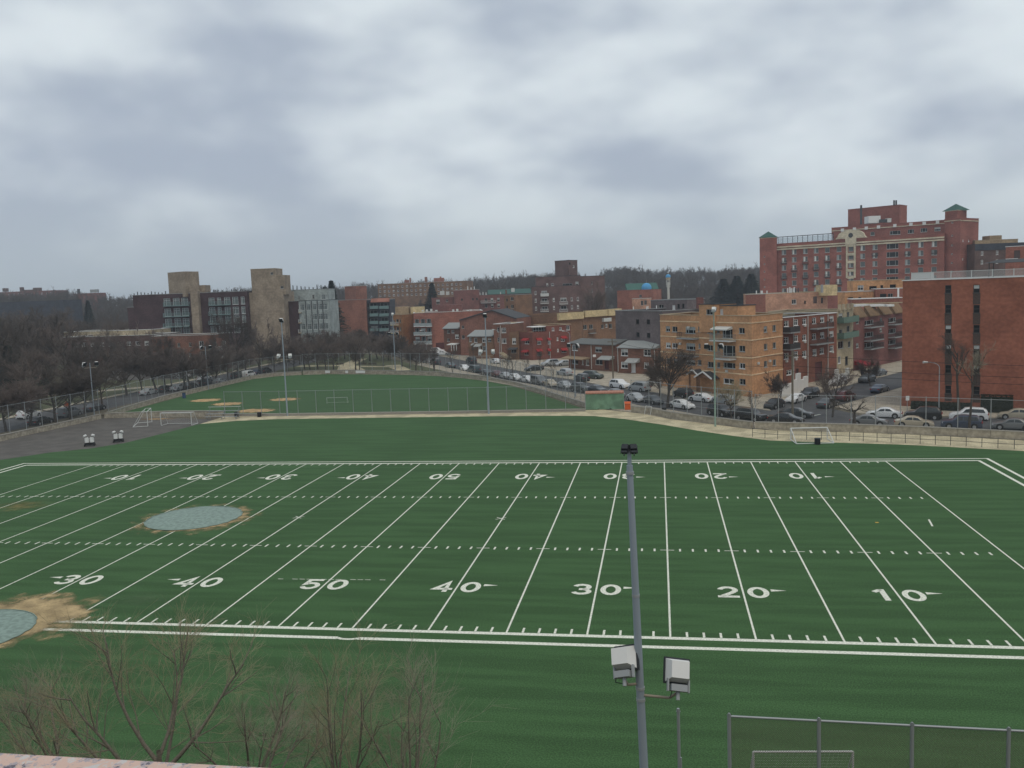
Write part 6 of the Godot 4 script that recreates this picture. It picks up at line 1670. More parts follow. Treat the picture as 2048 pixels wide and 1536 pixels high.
	b = thing("mosque", "blue domed hall with sloping green roof among the trees", "mosque", Vector3(17.4, 0, -359.31))
	block(b, [[8.87, -357.58], [22.91, -359.93], [20.6, -373.74], [6.56, -371.38]], 0, 17, M.stucco_beige, M.roof_green, null, {}, 0.02)
	slope_roof(b, [8.87, -357.58], [22.91, -359.93], 17, 20.14, 7, M.roof_green2, 0.35)
	dome(b, Vector3(17.4, 17.87, -359.31), 2.26, M.dome_blue)
	b = thing("minaret", "slender pale minaret with a blue cap beside the domed hall", "minaret", Vector3(27.2, 0, -370.47))
	minaret(b, Vector3(27.2, 0, -370.47), 25.05)
	b = thing("apartment_block", "distant brick apartment building with chimneys on the wooded ridge", "building", Vector3(-505.25, 0, -599.35))
	block(b, [[-517.28, -597.34], [-460.32, -606.86], [-463.61, -626.58], [-520.58, -617.06]], 0, 32.87, M.brick_dull, M.roof_grey, null, {0: [["white", [19.35, 23.41, 27.06, 29.5, 31.93, 34.77, 38.02, 42.08, 46.13, 50.19, 53.44], [30.49, 27.67], 0.95, 1.6]]})
	boxpart(b, "chimney", Vector3(-505.68, 34.68, -606.4), Vector3(2.87, 2.87, 4), M.brick_dark, 0.17)
	boxpart(b, "chimney", Vector3(-492.36, 34.59, -608.58), Vector3(1.64, 3.68, 4), M.brick_dark, 0.17)
	boxpart(b, "chimney", Vector3(-486.3, 33.33, -609.58), Vector3(7.37, 1.64, 4), M.brick_dark, 0.17)
	boxpart(b, "chimney", Vector3(-479.84, 33.91, -610.64), Vector3(5.32, 3.28, 4), M.brick_dark, 0.17)
	b = thing("apartment_block", "small dull red building with one chimney on the wooded ridge", "building", Vector3(-399.67, 0, -545.2))
	block(b, [[-401.11, -545], [-382.64, -548.09], [-384.61, -559.93], [-403.09, -556.84]], 0, 28.5, M.brick_dull, M.roof_grey, null, {})
	boxpart(b, "chimney", Vector3(-400.07, 30.22, -550.25), Vector3(1.29, 3.32, 2), M.dark_metal, 0.17)
	boxpart(b, "roof_tank", Vector3(-389.13, 29.99, -553.12), Vector3(4.8, 2.22, 4), M.trim_grey, 0.17)
	b = thing("warehouse", "long dark slate blue warehouse behind bare trees", "building", Vector3(-307.41, 0, -356.18))
	block(b, [[-317.44, -354.51], [-276.07, -361.42], [-279.37, -381.15], [-320.74, -374.24]], 0, 22.67, M.slate, M.roof_dark, null, {})
	b = thing("garage_building", "low brick building with a pale flat roof behind bare street trees", "building", Vector3(-148.11, 0, -186))
	block(b, [[-148.43, -185.78], [-119.74, -184.48], [-119.11, -198.46], [-147.8, -199.76]], 0, 10.36, M.brick_dark, M.roof_pale, M.trim_pale, {0: [["white", [3.43, 6.41, 9.38, 12.33, 15.26, 18.18, 21.09, 23.99, 26.87], [8.09], 1.35, 1.15]]})
	block(b, [[-157.68, -198.62], [-127.62, -197.54], [-127.26, -207.53], [-157.32, -208.61]], 0, 11.46, M.stucco_beige, M.roof_white, M.trim_white, {})
	b = thing("row_house", "red brown brick house with white arched windows and a pale roof edge", "house", Vector3(-99.64, 0, -181.7))
	block(b, [[-118.62, -182.6], [-99.64, -181.7], [-100.18, -191.77], [-119.16, -192.68]], 0, 10, M.brick_red, M.roof_pale, M.trim_pale, {0: [["white", [15.26], [7.51], 1.4, 1.65], ["dark", [11.78], [7.45], 0.8, 1.1], ["dark", [8.26], [7.4], 0.8, 1.1], ["white", [15.25], [4.57], 1.25, 1.55], ["dark", [11.6], [4.51], 0.8, 1.1]], 1: [["white", [6.65], [7.21], 2.3, 1.55], ["white", [6.83], [4.33], 2.3, 1.55], ["dark", [1.01], [7.5], 1.55, 1.1]]})
	balcony(b, [-99.64, -181.7], [-100.18, -191.77], -0.4, 5.32, 5.64, 1.6, M.trim_grey, M.rail_pale)
	awning(b, [-99.64, -181.7], [-100.18, -191.77], -0.68, 5.37, 3.99, 1.8, 0.5, M.canopy_grey, "porch_roof")

func build_places() -> void:
	car("sedan", "silver", "small silver car at the top end of the avenue beyond the park trees", -40.99, -190.69, 2.11, "cars parked along the avenue fence")
	car("van", "charcoal", "charcoal van behind the silver car at the top of the avenue", -37.39, -185.09, 2.11, "cars parked along the avenue fence")
	car("sedan", "teal", "blue grey sedan beside the park corner of the fence", -30.79, -174.69, 2.11, "cars parked along the avenue fence")
	car("hatch", "white", "white hatchback tucked in front of a teal van by the fence", -25.09, -165.89, -1.03, "cars parked along the avenue fence")
	car("van", "teal", "dark teal van parked by the fence bend", -21.49, -160.19, 2.12, "cars parked along the avenue fence")
	car("sedan", "charcoal", "charcoal sedan behind the tall light pole on the avenue", -17.09, -152.69, 2.12, "cars parked along the avenue fence")
	car("sedan", "maroon", "maroon sedan between a charcoal and a silver sedan", -14.19, -149.29, 2.12, "cars parked along the avenue fence")
	car("sedan", "silver", "silver sedan ahead of two white sedans by the fence", -11.09, -144.39, -1.03, "cars parked along the avenue fence")
	car("sedan", "white", "first of two white sedans parked nose to tail, beside the silver one", -8.42, -140.75, -0.96, "cars parked along the avenue fence")
	car("sedan", "white", "second of two white sedans parked nose to tail, ahead of the grey van", -4.92, -135.65, -0.96, "cars parked along the avenue fence")
	car("van", "grey", "dark grey minivan behind the white sedans by the fence", -1.92, -131.35, -0.96, "cars parked along the avenue fence")
	car("sedan", "beige", "dusty beige sedan between grey minivan and silver sedan", 0.93, -127.16, -1.07, "cars parked along the avenue fence")
	car("sedan", "silver", "bright silver sedan parked before the dark suv by the short light pole", 4.33, -123.16, -1.07, "cars parked along the avenue fence")
	car("suv", "charcoal", "charcoal suv parked beside the short floodlight pole", 7.92, -117.02, -0.86, "cars parked along the avenue fence")
	car("sedan", "charcoal", "charcoal sedan parked next to the green container", 11.02, -115.02, -0.86, "cars parked along the avenue fence")
	car("sedan", "grey", "grey sedan half hidden behind the green container", 14.84, -108.45, -1.08, "cars parked along the avenue fence")
	car("sedan", "silver", "silver sedan beside the orange box", 18.54, -101.85, -1.08, "cars parked along the avenue fence")
	car("sedan", "charcoal", "dark sedan beside the goal frame leaning on the wall", 21.44, -98.35, -1.08, "cars parked along the avenue fence")
	car("sedan", "white", "white compact sedan driving past the bare street tree", 25.8, -92.29, -0.85, "cars parked along the avenue fence")
	car("suv", "black", "black suv parked by the wall beside the green light pole", 31.28, -84.05, -0.96, "cars parked along the stone wall")
	car("suv", "black", "black wagon with roof rails parked behind the wall sapling", 35.06, -79.08, -0.77, "cars parked along the stone wall")
	car("sedan", "black", "black sedan parked at the corner by the wooden utility pole", 39.38, -76.17, -0.41, "cars parked along the stone wall")
	car("sedan", "charcoal", "charcoal sedan driving out beside the black corner sedan", 41.44, -81.16, -0.41, "cars parked along the stone wall")
	car("sedan", "grey", "grey silver sedan parked beside the pollarded tree", 49.51, -73.3, -0.34, "cars parked along the stone wall")
	car("sedan", "beige", "champagne beige sedan parked by the wall", 54.65, -71.72, -0.27, "cars parked along the stone wall")
	car("suv", "blue", "navy blue wagon parked by the wall under the tall tree", 59.85, -70.22, 2.87, "cars parked along the stone wall")
	car("sedan", "grey", "dark grey sedan parked by the wall past the navy wagon", 65.43, -68.99, 2.78, "cars parked along the stone wall")
	car("sedan", "white", "white sedan with rear spoiler parked before the brick slab building", 52.95, -80.02, 2.87, "cars parked before the brick slab")
	car("suv", "black", "black suv parked before the hedge of the brick slab", 57.55, -78.32, 2.87, "cars parked before the brick slab")
	car("suv", "white", "white crossover parked under the bare tree before the brick slab", 62.85, -76.92, 2.87, "cars parked before the brick slab")
	car("sedan", "beige", "beige sedan parked past the white crossover before the hedge", 69.03, -77.29, 2.78, "cars parked before the brick slab")
	car("sedan", "white", "white sedan parked before the tan corner building", 29.22, -100.12, 2.29, "cars before the row houses")
	car("suv", "silver", "silver wagon parked at the tan building corner", 32.68, -96.55, 2.19, "cars before the row houses")
	car("suv", "black", "black suv behind the white sedan at the tan building", 26.44, -106.15, 2.06, "cars before the row houses")
	car("van", "silver", "silver minivan before the white door row house", 18.82, -116.22, 2.28, "cars before the row houses")
	car("suv", "white", "white suv driving along the avenue past the container", 14.96, -121.91, -0.86, "cars before the row houses")
	car("suv", "green", "green grey suv parked in front of the blue door row house", 8.58, -139.12, -0.53, "cars before the row houses", 0)
	car("suv", "charcoal", "dark suv pulled up beside the green grey one", 6.53, -135.46, 2.08, "cars before the row houses")
	car("suv", "silver", "pale silver suv parked at the brown porch house", 1.68, -147.75, 2.19, "cars before the row houses")
	car("suv", "silver", "silver suv on the drive under the red awnings", -4.57, -172.46, -2.5, "cars before the row houses", 0)
	car("sedan", "black", "black sedan backed against the red awning house", -6.87, -159.96, -2.5, "cars before the row houses", 0)
	car("sedan", "silver", "silver sedan beside the red awning house wall", -1.07, -171.56, -2.5, "cars before the row houses", 0)
	car("hatch", "white", "white hatchback parked by the house stairs", -20.59, -183.79, 2.11, "cars before the row houses")
	car("van", "charcoal", "boxy dark van outside the grey shed roof houses", -27.89, -187.19, 2.11, "cars before the row houses")
	car("suv", "white", "white suv in the lot of the glass balcony building", -48.11, -230.05, -0.1, "cars before the row houses", 0)
	car("sedan", "white", "white sedan by the porch of the steep roofed house", -43.41, -218.35, -0.1, "cars before the row houses", 0)
	car("hatch", "black", "black hatchback parked at the side street corner", 39.71, -90.93, -2.16, "cars on the side street")
	car("sedan", "white", "white sedan parked behind the black hatchback on the side street", 43.81, -97.43, -2.16, "cars on the side street")
	car("suv", "black", "black suv parked below the white garden wall", 46.71, -102.63, -2.16, "cars on the side street")
	car("suv", "white", "white suv parked under the tan building with green balconies", 54.41, -119.63, -2.16, "cars on the side street")
	car("suv", "maroon", "maroon suv seen from behind by the side street tree", 51.57, -98.62, 0.98, "cars on the side street")
	car("sedan", "charcoal", "charcoal sedan stopped at the side street mouth", 47.51, -91.13, 0.98, "cars on the side street")
	car("sedan", "blue", "dark blue sedan parked by the street sign on the side street", 59.01, -108.33, 0.98, "cars on the side street")
	car("suv", "charcoal", "dark suv parked below the mansard apartments", 60.31, -123.53, -2.16, "cars on the side street")
	car("sedan", "grey", "grey sedan far up the side street", 64.91, -134.33, -2.16, "cars on the side street")
	car("suv", "white", "white suv driving on the park street by the stone wall", -87.9, -91.9, 1.57, "cars along the park street")
	car("sedan", "black", "black sedan parked behind the stone wall", -79.45, -83.9, 1.57, "cars along the park street")
	car("van", "grey", "grey minivan parked behind the lot wall fence", -80.75, -93.1, 1.57, "cars along the park street")
	car("sedan", "charcoal", "charcoal sedan beside the short lot floodlight", -81.05, -100.7, 1.57, "cars along the park street")
	car("sedan", "silver", "silver sedan parked below the first kerb tree", -85.65, -125.8, 1.57, "cars along the park street")
	car("sedan", "black", "black sedan parked between the silver and the white sedan", -84.95, -131.1, 1.57, "cars along the park street")
	car("sedan", "white", "white sedan parked between two kerb tree trunks", -83.25, -133.6, 1.57, "cars along the park street")
	car("sedan", "charcoal", "charcoal sedan parked ahead of the white sedan on the park street", -81.95, -136.3, 1.57, "cars along the park street")
	car("suv", "charcoal", "dark suv beside the far floodlight on the park street", -80.95, -142.2, 1.57, "cars along the park street")
	car("suv", "white", "white suv crossing behind the far floodlight", -88.1, -154.2, 1.57, "cars along the park street")
	car("sedan", "silver", "silver sedan near the brick house with arched windows", -79.45, -145.1, 1.57, "cars along the park street")
	car("van", "black", "black van under the large street tree", -80.95, -157.7, 1.57, "cars along the park street")
	car("van", "white", "white van parked by the far fence", -79.55, -160.5, 1.57, "cars along the park street")
	car("sedan", "blue", "blue sedan ahead of the white van", -80.55, -167.6, 1.57, "cars along the park street")
	car("suv", "black", "black suv at the end of the park street row", -79.75, -170.7, 1.57, "cars along the park street")
	car("sedan", "white", "white sedan in the lot before the brick house", -98.37, -161.41, 0.29, "cars in the lot across the park street", -0.04)
	car("sedan", "silver", "pale sedan in the lot beside the white one", -102.77, -163.51, 0.29, "cars in the lot across the park street", -0.04)
	car("sedan", "white", "white sedan alone in the lot before the low garage building", -125.77, -176.11, 0.29, "cars in the lot across the park street", -0.04)
	var V := {}
	V["street"] = tree_meshes(101, {"h": 9.0, "fork": 2.4, "r": 0.17, "limbs": 8, "n2": 8, "n3": 7, "n4": 5, "spread": 0.8, "rise": 0.1, "twig": 0.015})
	V["round"] = tree_meshes(102, {"h": 9.0, "fork": 2.2, "r": 0.19, "limbs": 9, "n2": 9, "n3": 8, "n4": 6, "spread": 1.0, "rise": 0.08, "twig": 0.02})
	V["round2"] = tree_meshes(103, {"h": 9.0, "fork": 1.9, "r": 0.18, "limbs": 10, "n2": 9, "n3": 8, "n4": 6, "spread": 0.95, "rise": 0.1, "twig": 0.02})
	V["sparse"] = tree_meshes(104, {"h": 7.0, "fork": 2.6, "r": 0.1, "limbs": 6, "n2": 6, "n3": 5, "n4": 3, "spread": 0.6, "rise": 0.14, "twig": 0.008})
	V["big"] = tree_meshes(105, {"h": 14.0, "fork": 3.2, "r": 0.3, "limbs": 9, "n2": 9, "n3": 8, "n4": 5, "spread": 0.85, "rise": 0.08, "twig": 0.02})
	V["pollard"] = tree_meshes(106, {"h": 5.0, "fork": 2.3, "r": 0.24, "limbs": 5, "n2": 5, "n3": 4, "n4": 3, "spread": 1.15, "rise": 0.12, "twig": 0.007, "leader": 0.08})
	V["tall"] = tree_meshes(107, {"h": 12.0, "fork": 5.5, "r": 0.2, "limbs": 6, "n2": 6, "n3": 6, "n4": 4, "spread": 0.6, "rise": 0.1, "twig": 0.008})
	V["far"] = tree_meshes(108, {"h": 15.0, "fork": 3.5, "r": 0.3, "limbs": 8, "n2": 7, "n3": 6, "n4": 3, "spread": 0.8, "rise": 0.08, "twig": 0.048})
	V["far2"] = tree_meshes(109, {"h": 15.0, "fork": 3.0, "r": 0.3, "limbs": 9, "n2": 7, "n3": 6, "n4": 3, "spread": 0.95, "rise": 0.06, "twig": 0.048})
	tree("bare_tree", "bare brown tree with a dense rounded crown in the park beyond the far field", "bare trees round the park beyond the far field", V["round"], Vector3(-74.6, -0.05, -173.3), 2.39, Vector3(1.08, 0.98, 1.08), M.bark, M.twig_red)
	tree("bare_tree", "bare brown tree with a dense rounded crown in the park beyond the far field", "bare trees round the park beyond the far field", V["round2"], Vector3(-74.7, -0.05, -177.6), 4.78, Vector3(0.74, 0.75, 0.74), M.bark, M.twig)
	tree("bare_tree", "bare brown tree with a dense rounded crown in the park beyond the far field", "bare trees round the park beyond the far field", V["street"], Vector3(-73.3, -0.05, -181.5), 0.89, Vector3(1.19, 0.99, 1.19), M.bark, M.twig_red)
	tree("bare_tree", "bare brown tree with a dense rounded crown in the park beyond the far field", "bare trees round the park beyond the far field", V["round"], Vector3(-67.7, -0.05, -171.8), 3.28, Vector3(1.01, 0.92, 1.01), M.bark, M.twig_red)
	tree("bare_tree", "bare brown tree with a dense rounded crown in the park beyond the far field", "bare trees round the park beyond the far field", V["round2"], Vector3(-68.5, -0.05, -179), 5.67, Vector3(1.27, 1.05, 1.27), M.bark, M.twig)
	tree("bare_tree", "bare brown tree with a dense rounded crown in the park beyond the far field", "bare trees round the park beyond the far field", V["street"], Vector3(-63.6, -0.05, -172.2), 1.78, Vector3(0.96, 0.87, 0.96), M.bark, M.twig_red)
	tree("bare_tree", "bare brown tree with a dense rounded crown in the park beyond the far field", "bare trees round the park beyond the far field", V["round"], Vector3(-61.3, -0.05, -171.7), 4.17, Vector3(1.05, 0.95, 1.05), M.bark, M.twig_red)
	tree("bare_tree", "bare brown tree with a dense rounded crown in the park beyond the far field", "bare trees round the park beyond the far field", V["round2"], Vector3(-73.2, -0.05, -213), 0.28, Vector3(1.22, 0.92, 1.22), M.bark, M.twig)
	tree("bare_tree", "bare brown tree with a dense rounded crown in the park beyond the far field", "bare trees round the park beyond the far field", V["street"], Vector3(-54.8, -0.05, -170.2), 2.67, Vector3(1.28, 1.06, 1.28), M.bark, M.twig_red)
	tree("bare_tree", "bare brown tree with a dense rounded crown in the park beyond the far field", "bare trees round the park beyond the far field", V["round"], Vector3(-54.7, -0.05, -172.9), 5.06, Vector3(0.64, 0.72, 0.64), M.bark, M.twig_red)
	tree("bare_tree", "bare brown tree with a dense rounded crown in the park beyond the far field", "bare trees round the park beyond the far field", V["round2"], Vector3(-61.7, -0.05, -202.5), 1.17, Vector3(1.34, 1.01, 1.34), M.bark, M.twig)
	tree("bare_tree", "bare brown tree with a dense rounded crown in the park beyond the far field", "bare trees round the park beyond the far field", V["street"], Vector3(-51.7, -0.05, -183.7), 3.56, Vector3(0.9, 0.82, 0.9), M.bark, M.twig_red)
	tree("bare_tree", "bare brown tree with a dense rounded crown in the park beyond the far field", "bare trees round the park beyond the far field", V["round"], Vector3(-56.7, -0.05, -204.6), 5.95, Vector3(1.03, 0.85, 1.03), M.bark, M.twig_red)
	tree("bare_tree", "bare brown tree with a dense rounded crown in the park beyond the far field", "bare trees round the park beyond the far field", V["round2"], Vector3(-45.5, -0.05, -180.6), 2.06, Vector3(1.1, 0.91, 1.1), M.bark, M.twig)
	tree("bare_tree", "bare brown tree with a dense rounded crown in the park beyond the far field", "bare trees round the park beyond the far field", V["street"], Vector3(-42.2, -0.05, -176.9), 4.45, Vector3(0.65, 0.66, 0.65), M.bark, M.twig_red)
	tree("bare_tree", "bare brown tree with a dense rounded crown in the park beyond the far field", "bare trees round the park beyond the far field", V["round"], Vector3(-36.9, -0.05, -163.5), 0.56, Vector3(0.91, 0.82, 0.91), M.bark, M.twig_red)
	tree("bare_tree", "bare brown tree with a dense rounded crown in the park beyond the far field", "bare trees round the park beyond the far field", V["round2"], Vector3(-81.5, -0.05, -197.7), 2.95, Vector3(1.29, 0.98, 1.29), M.bark, M.twig)
	tree("bare_tree", "bare brown tree with a dense rounded crown in the park beyond the far field", "bare trees round the park beyond the far field", V["street"], Vector3(-75.9, -0.05, -201.3), 5.34, Vector3(1.37, 1.03, 1.37), M.bark, M.twig_red)
	tree("bare_tree", "bare brown tree with a dense rounded crown in the park beyond the far field", "bare trees round the park beyond the far field", V["round"], Vector3(-73.4, -0.05, -205.8), 1.45, Vector3(1.28, 0.97, 1.28), M.bark, M.twig_red)
	tree("bare_tree", "bare brown tree with a dense rounded crown in the park beyond the far field", "bare trees round the park beyond the far field", V["round2"], Vector3(-75.1, -0.05, -225.3), 3.84, Vector3(1.23, 0.93, 1.23), M.bark, M.twig)
	tree("bare_tree", "bare brown tree with a dense rounded crown in the park beyond the far field", "bare trees round the park beyond the far field", V["street"], Vector3(-60, -0.05, -192), 6.23, Vector3(1.06, 0.88, 1.06), M.bark, M.twig_red)
	tree("bare_tree", "bare brown tree with a dense rounded crown in the park beyond the far field", "bare trees round the park beyond the far field", V["round"], Vector3(-61.7, -0.05, -209.7), 2.34, Vector3(1.2, 0.91, 1.2), M.bark, M.twig_red)
	tree("bare_tree", "bare brown tree with a dense rounded crown in the park beyond the far field", "bare trees round the park beyond the far field", V["round2"], Vector3(-53.3, -0.05, -200.2), 4.73, Vector3(0.9, 0.74, 0.9), M.bark, M.twig)
	tree("bare_tree", "bare brown tree with a dense rounded crown in the park beyond the far field", "bare trees round the park beyond the far field", V["street"], Vector3(-44.4, -0.05, -197.7), 0.84, Vector3(0.66, 0.6, 0.66), M.bark, M.twig_red)
	tree("bare_tree", "bare brown tree with a dense rounded crown in the park beyond the far field", "bare trees round the park beyond the far field", V["round"], Vector3(-38.1, -0.05, -183.3), 3.23, Vector3(0.59, 0.6, 0.59), M.bark, M.twig_red)
	tree("bare_tree", "bare kerb tree whose trunk stands by the black sedan behind the stone wall", "bare trees along the park street kerb", V["round2"], Vector3(-78.1, -0.05, -85.8), 5.62, Vector3(1.49, 0.95, 1.49), M.bark, M.twig)
	tree("bare_tree", "dark bare kerb tree before the evergreens by the lot wall", "bare trees along the park street kerb", V["round"], Vector3(-80.1, -0.05, -76.6), 1.73, Vector3(1.29, 0.9, 1.29), M.bark, M.twig_red)
	tree("bare_tree", "bare kerb tree beside the orange roadwork sign", "bare trees along the park street kerb", V["street"], Vector3(-80.4, -0.05, -96.7), 4.12, Vector3(1.38, 0.97, 1.38), M.bark, M.twig)
	tree("bare_tree", "bare kerb tree over the silver sedan on the park street", "bare trees along the park street kerb", V["round2"], Vector3(-90, -0.05, -124.7), 0.23, Vector3(1.55, 1, 1.55), M.bark, M.twig)
	tree("bare_tree", "wide bare kerb tree rising between the silver and black sedans", "bare trees along the park street kerb", V["round"], Vector3(-86.6, -0.05, -130.5), 2.62, Vector3(1.38, 0.96, 1.38), M.bark, M.twig_red)
	tree("bare_tree", "bare kerb tree behind the row before the lot cars", "bare trees along the park street kerb", V["street"], Vector3(-89.6, -0.05, -141.7), 5.01, Vector3(1.21, 0.93, 1.21), M.bark, M.twig)
	tree("bare_tree", "bare forked kerb tree over the white sedan on the park street", "bare trees along the park street kerb", V["round2"], Vector3(-81.5, -0.05, -133.4), 1.12, Vector3(1.5, 1.05, 1.5), M.bark, M.twig)
	tree("bare_tree", "bare kerb tree ahead of the white sedan by the charcoal one", "bare trees along the park street kerb", V["round"], Vector3(-78.2, -0.05, -130.1), 3.51, Vector3(1.26, 0.97, 1.26), M.bark, M.twig_red)
	tree("bare_tree", "bare kerb tree behind the short lot floodlight pole", "bare trees along the park street kerb", V["street"], Vector3(-83.4, -0.05, -106.4), 5.9, Vector3(1.17, 0.9, 1.17), M.bark, M.twig)
	tree("bare_tree", "bare kerb tree beside the silver sedan near the arched windows", "bare trees along the park street kerb", V["round2"], Vector3(-81.6, -0.05, -153.4), 2.01, Vector3(1.27, 0.98, 1.27), M.bark, M.twig)
	tree("bare_tree", "bare kerb tree over the black van", "bare trees along the park street kerb", V["round"], Vector3(-81.5, -0.05, -163), 4.4, Vector3(1.25, 0.96, 1.25), M.bark, M.twig_red)
	tree("bare_tree", "bare kerb tree over the blue sedan beyond the white van", "bare trees along the park street kerb", V["street"], Vector3(-80.6, -0.05, -169.3), 0.51, Vector3(1.07, 0.83, 1.07), M.bark, M.twig)
	tree("bare_tree", "bare kerb tree at the far end of the park street row", "bare trees along the park street kerb", V["round2"], Vector3(-78.3, -0.05, -172.8), 2.9, Vector3(0.96, 0.82, 0.96), M.bark, M.twig)
	tree("bare_tree", "bare kerb tree between the white suv and the stone wall", "bare trees along the park street kerb", V["round"], Vector3(-79.7, -0.05, -81.6), 5.29, Vector3(1.3, 0.91, 1.3), M.bark, M.twig_red)
	tree("bare_tree", "bare kerb tree just short of the silver sedan on the park street", "bare trees along the park street kerb", V["street"], Vector3(-87.8, -0.05, -127), 1.4, Vector3(1.17, 0.9, 1.17), M.bark, M.twig)
	tree("bare_tree", "bare kerb tree beside the far floodlight pole", "bare trees along the park street kerb", V["round2"], Vector3(-79.9, -0.05, -138.1), 3.79, Vector3(1.21, 0.93, 1.21), M.bark, M.twig)
	tree("bare_tree", "bare kerb tree between the dark suv and the silver sedan", "bare trees along the park street kerb", V["round"], Vector3(-80.1, -0.05, -144.3), 6.18, Vector3(1.25, 0.96, 1.25), M.bark, M.twig_red)
	tree("bare_tree", "bare kerb tree over the black sedan on the park street", "bare trees along the park street kerb", V["street"], Vector3(-87.5, -0.05, -135.4), 2.29, Vector3(1.14, 0.87, 1.14), M.bark, M.twig)
	tree("bare_tree", "bare kerb tree over the grey minivan", "bare trees along the park street kerb", V["round2"], Vector3(-77.9, -0.05, -89.2), 4.68, Vector3(1.22, 0.94, 1.22), M.bark, M.twig)
	tree("bare_tree", "tall bare spreading tree in the strip across the park street", "tall bare trees across the park street", V["big"], Vector3(-130, -0.05, -178.5), 0.79, Vector3(0.87, 0.88, 0.87), M.bark, M.twig_red)
	tree("bare_tree", "tall bare spreading tree in the strip across the park street", "tall bare trees across the park street", V["big"], Vector3(-91.5, -0.05, -178.6), 3.18, Vector3(1.05, 1.17, 1.05), M.bark, M.twig)
	tree("bare_tree", "tall bare spreading tree in the strip across the park street", "tall bare trees across the park street", V["far2"], Vector3(-89.7, -0.05, -188.5), 5.57, Vector3(0.73, 0.9, 0.73), M.bark, M.twig_red)
	tree("bare_tree", "tall bare spreading tree in the strip across the park street", "tall bare trees across the park street", V["big"], Vector3(-129, -0.05, -145.1), 1.68, Vector3(1.34, 1.24, 1.34), M.bark, M.twig)
	tree("bare_tree", "tall bare spreading tree in the strip across the park street", "tall bare trees across the park street", V["far"], Vector3(-122.8, -0.05, -149.5), 4.07, Vector3(1.06, 1.07, 1.06), M.bark, M.twig_red)
	tree("bare_tree", "tall bare spreading tree in the strip across the park street", "tall bare trees across the park street", V["far2"], Vector3(-121.7, -0.05, -129.2), 0.18, Vector3(1.21, 1.12, 1.21), M.bark, M.twig)
	tree("bare_tree", "tall bare spreading tree in the strip across the park street", "tall bare trees across the park street", V["big"], Vector3(-104, -0.05, -118.1), 2.57, Vector3(0.81, 0.82, 0.81), M.bark, M.twig_red)
	tree("bare_tree", "tall bare spreading tree in the strip across the park street", "tall bare trees across the park street", V["far"], Vector3(-105.2, -0.05, -131.4), 4.96, Vector3(0.64, 0.71, 0.64), M.bark, M.twig)
	tree("bare_tree", "tall bare spreading tree in the strip across the park street", "tall bare trees across the park street", V["far2"], Vector3(-108.1, -0.05, -158.4), 1.07, Vector3(0.67, 0.74, 0.67), M.bark, M.twig_red)
	tree("bare_tree", "tall bare spreading tree in the strip across the park street", "tall bare trees across the park street", V["big"], Vector3(-108.8, -0.05, -171.3), 3.46, Vector3(0.61, 0.84, 0.61), M.bark, M.twig)
	tree("bare_tree", "tall bare spreading tree in the strip across the park street", "tall bare trees across the park street", V["far"], Vector3(-176, -0.05, -201.1), 5.85, Vector3(1.24, 1.25, 1.24), M.bark, M.twig_red)
	tree("bare_tree", "tall bare spreading tree in the strip across the park street", "tall bare trees across the park street", V["far2"], Vector3(-160.2, -0.05, -205.8), 1.96, Vector3(1.14, 1.16, 1.14), M.bark, M.twig)
	tree("bare_tree", "tall bare spreading tree in the strip across the park street", "tall bare trees across the park street", V["big"], Vector3(-143.6, -0.05, -201.7), 4.35, Vector3(1.02, 1.13, 1.02), M.bark, M.twig_red)
	tree("bare_tree", "tall bare spreading tree in the strip across the park street", "tall bare trees across the park street", V["far"], Vector3(-158.2, -0.05, -189.1), 0.46, Vector3(1.3, 1.31, 1.3), M.bark, M.twig)
	tree("bare_tree", "tall bare spreading tree in the strip across the park street", "tall bare trees across the park street", V["far2"], Vector3(-126.3, -0.05, -192.7), 2.85, Vector3(0.58, 0.91, 0.58), M.bark, M.twig_red)
	tree("bare_tree", "tall bare spreading tree in the strip across the park street", "tall bare trees across the park street", V["big"], Vector3(-100.8, -0.05, -180.7), 5.24, Vector3(0.53, 0.73, 0.53), M.bark, M.twig)
	tree("bare_tree", "tall bare spreading tree in the strip across the park street", "tall bare trees across the park street", V["far"], Vector3(-142.1, -0.05, -164.9), 1.35, Vector3(0.97, 0.98, 0.97), M.bark, M.twig_red)
	tree("bare_tree", "tall bare spreading tree in the strip across the park street", "tall bare trees across the park street", V["far2"], Vector3(-124.6, -0.05, -164.1), 3.74, Vector3(0.75, 0.75, 0.75), M.bark, M.twig)
	tree("bare_tree", "tall bare spreading tree in the strip across the park street", "tall bare trees across the park street", V["big"], Vector3(-195.8, -0.05, -244.3), 6.13, Vector3(1.31, 1.33, 1.31), M.bark, M.twig_red)
	tree("bare_tree", "tall bare spreading tree in the strip across the park street", "tall bare trees across the park street", V["far"], Vector3(-174.6, -0.05, -234.1), 2.24, Vector3(0.86, 0.95, 0.86), M.bark, M.twig)
	tree("bare_tree", "tall bare spreading tree in the strip across the park street", "tall bare trees across the park street", V["far2"], Vector3(-126.8, -0.05, -182.2), 4.63, Vector3(0.65, 0.73, 0.65), M.bark, M.twig_red)
	tree("bare_tree", "tall bare spreading tree in the strip across the park street", "tall bare trees across the park street", V["big"], Vector3(-105.9, -0.05, -106.8), 0.74, Vector3(0.95, 0.88, 0.95), M.bark, M.twig)
	tree("bare_tree", "tall bare spreading tree in the strip across the park street", "tall bare trees across the park street", V["far"], Vector3(-95.7, -0.05, -102.2), 3.13, Vector3(0.65, 0.66, 0.65), M.bark, M.twig_red)
	tree("bare_tree", "tall bare spreading tree in the strip across the park street", "tall bare trees across the park street", V["far2"], Vector3(-120.2, -0.05, -196), 5.52, Vector3(0.48, 0.66, 0.48), M.bark, M.twig)
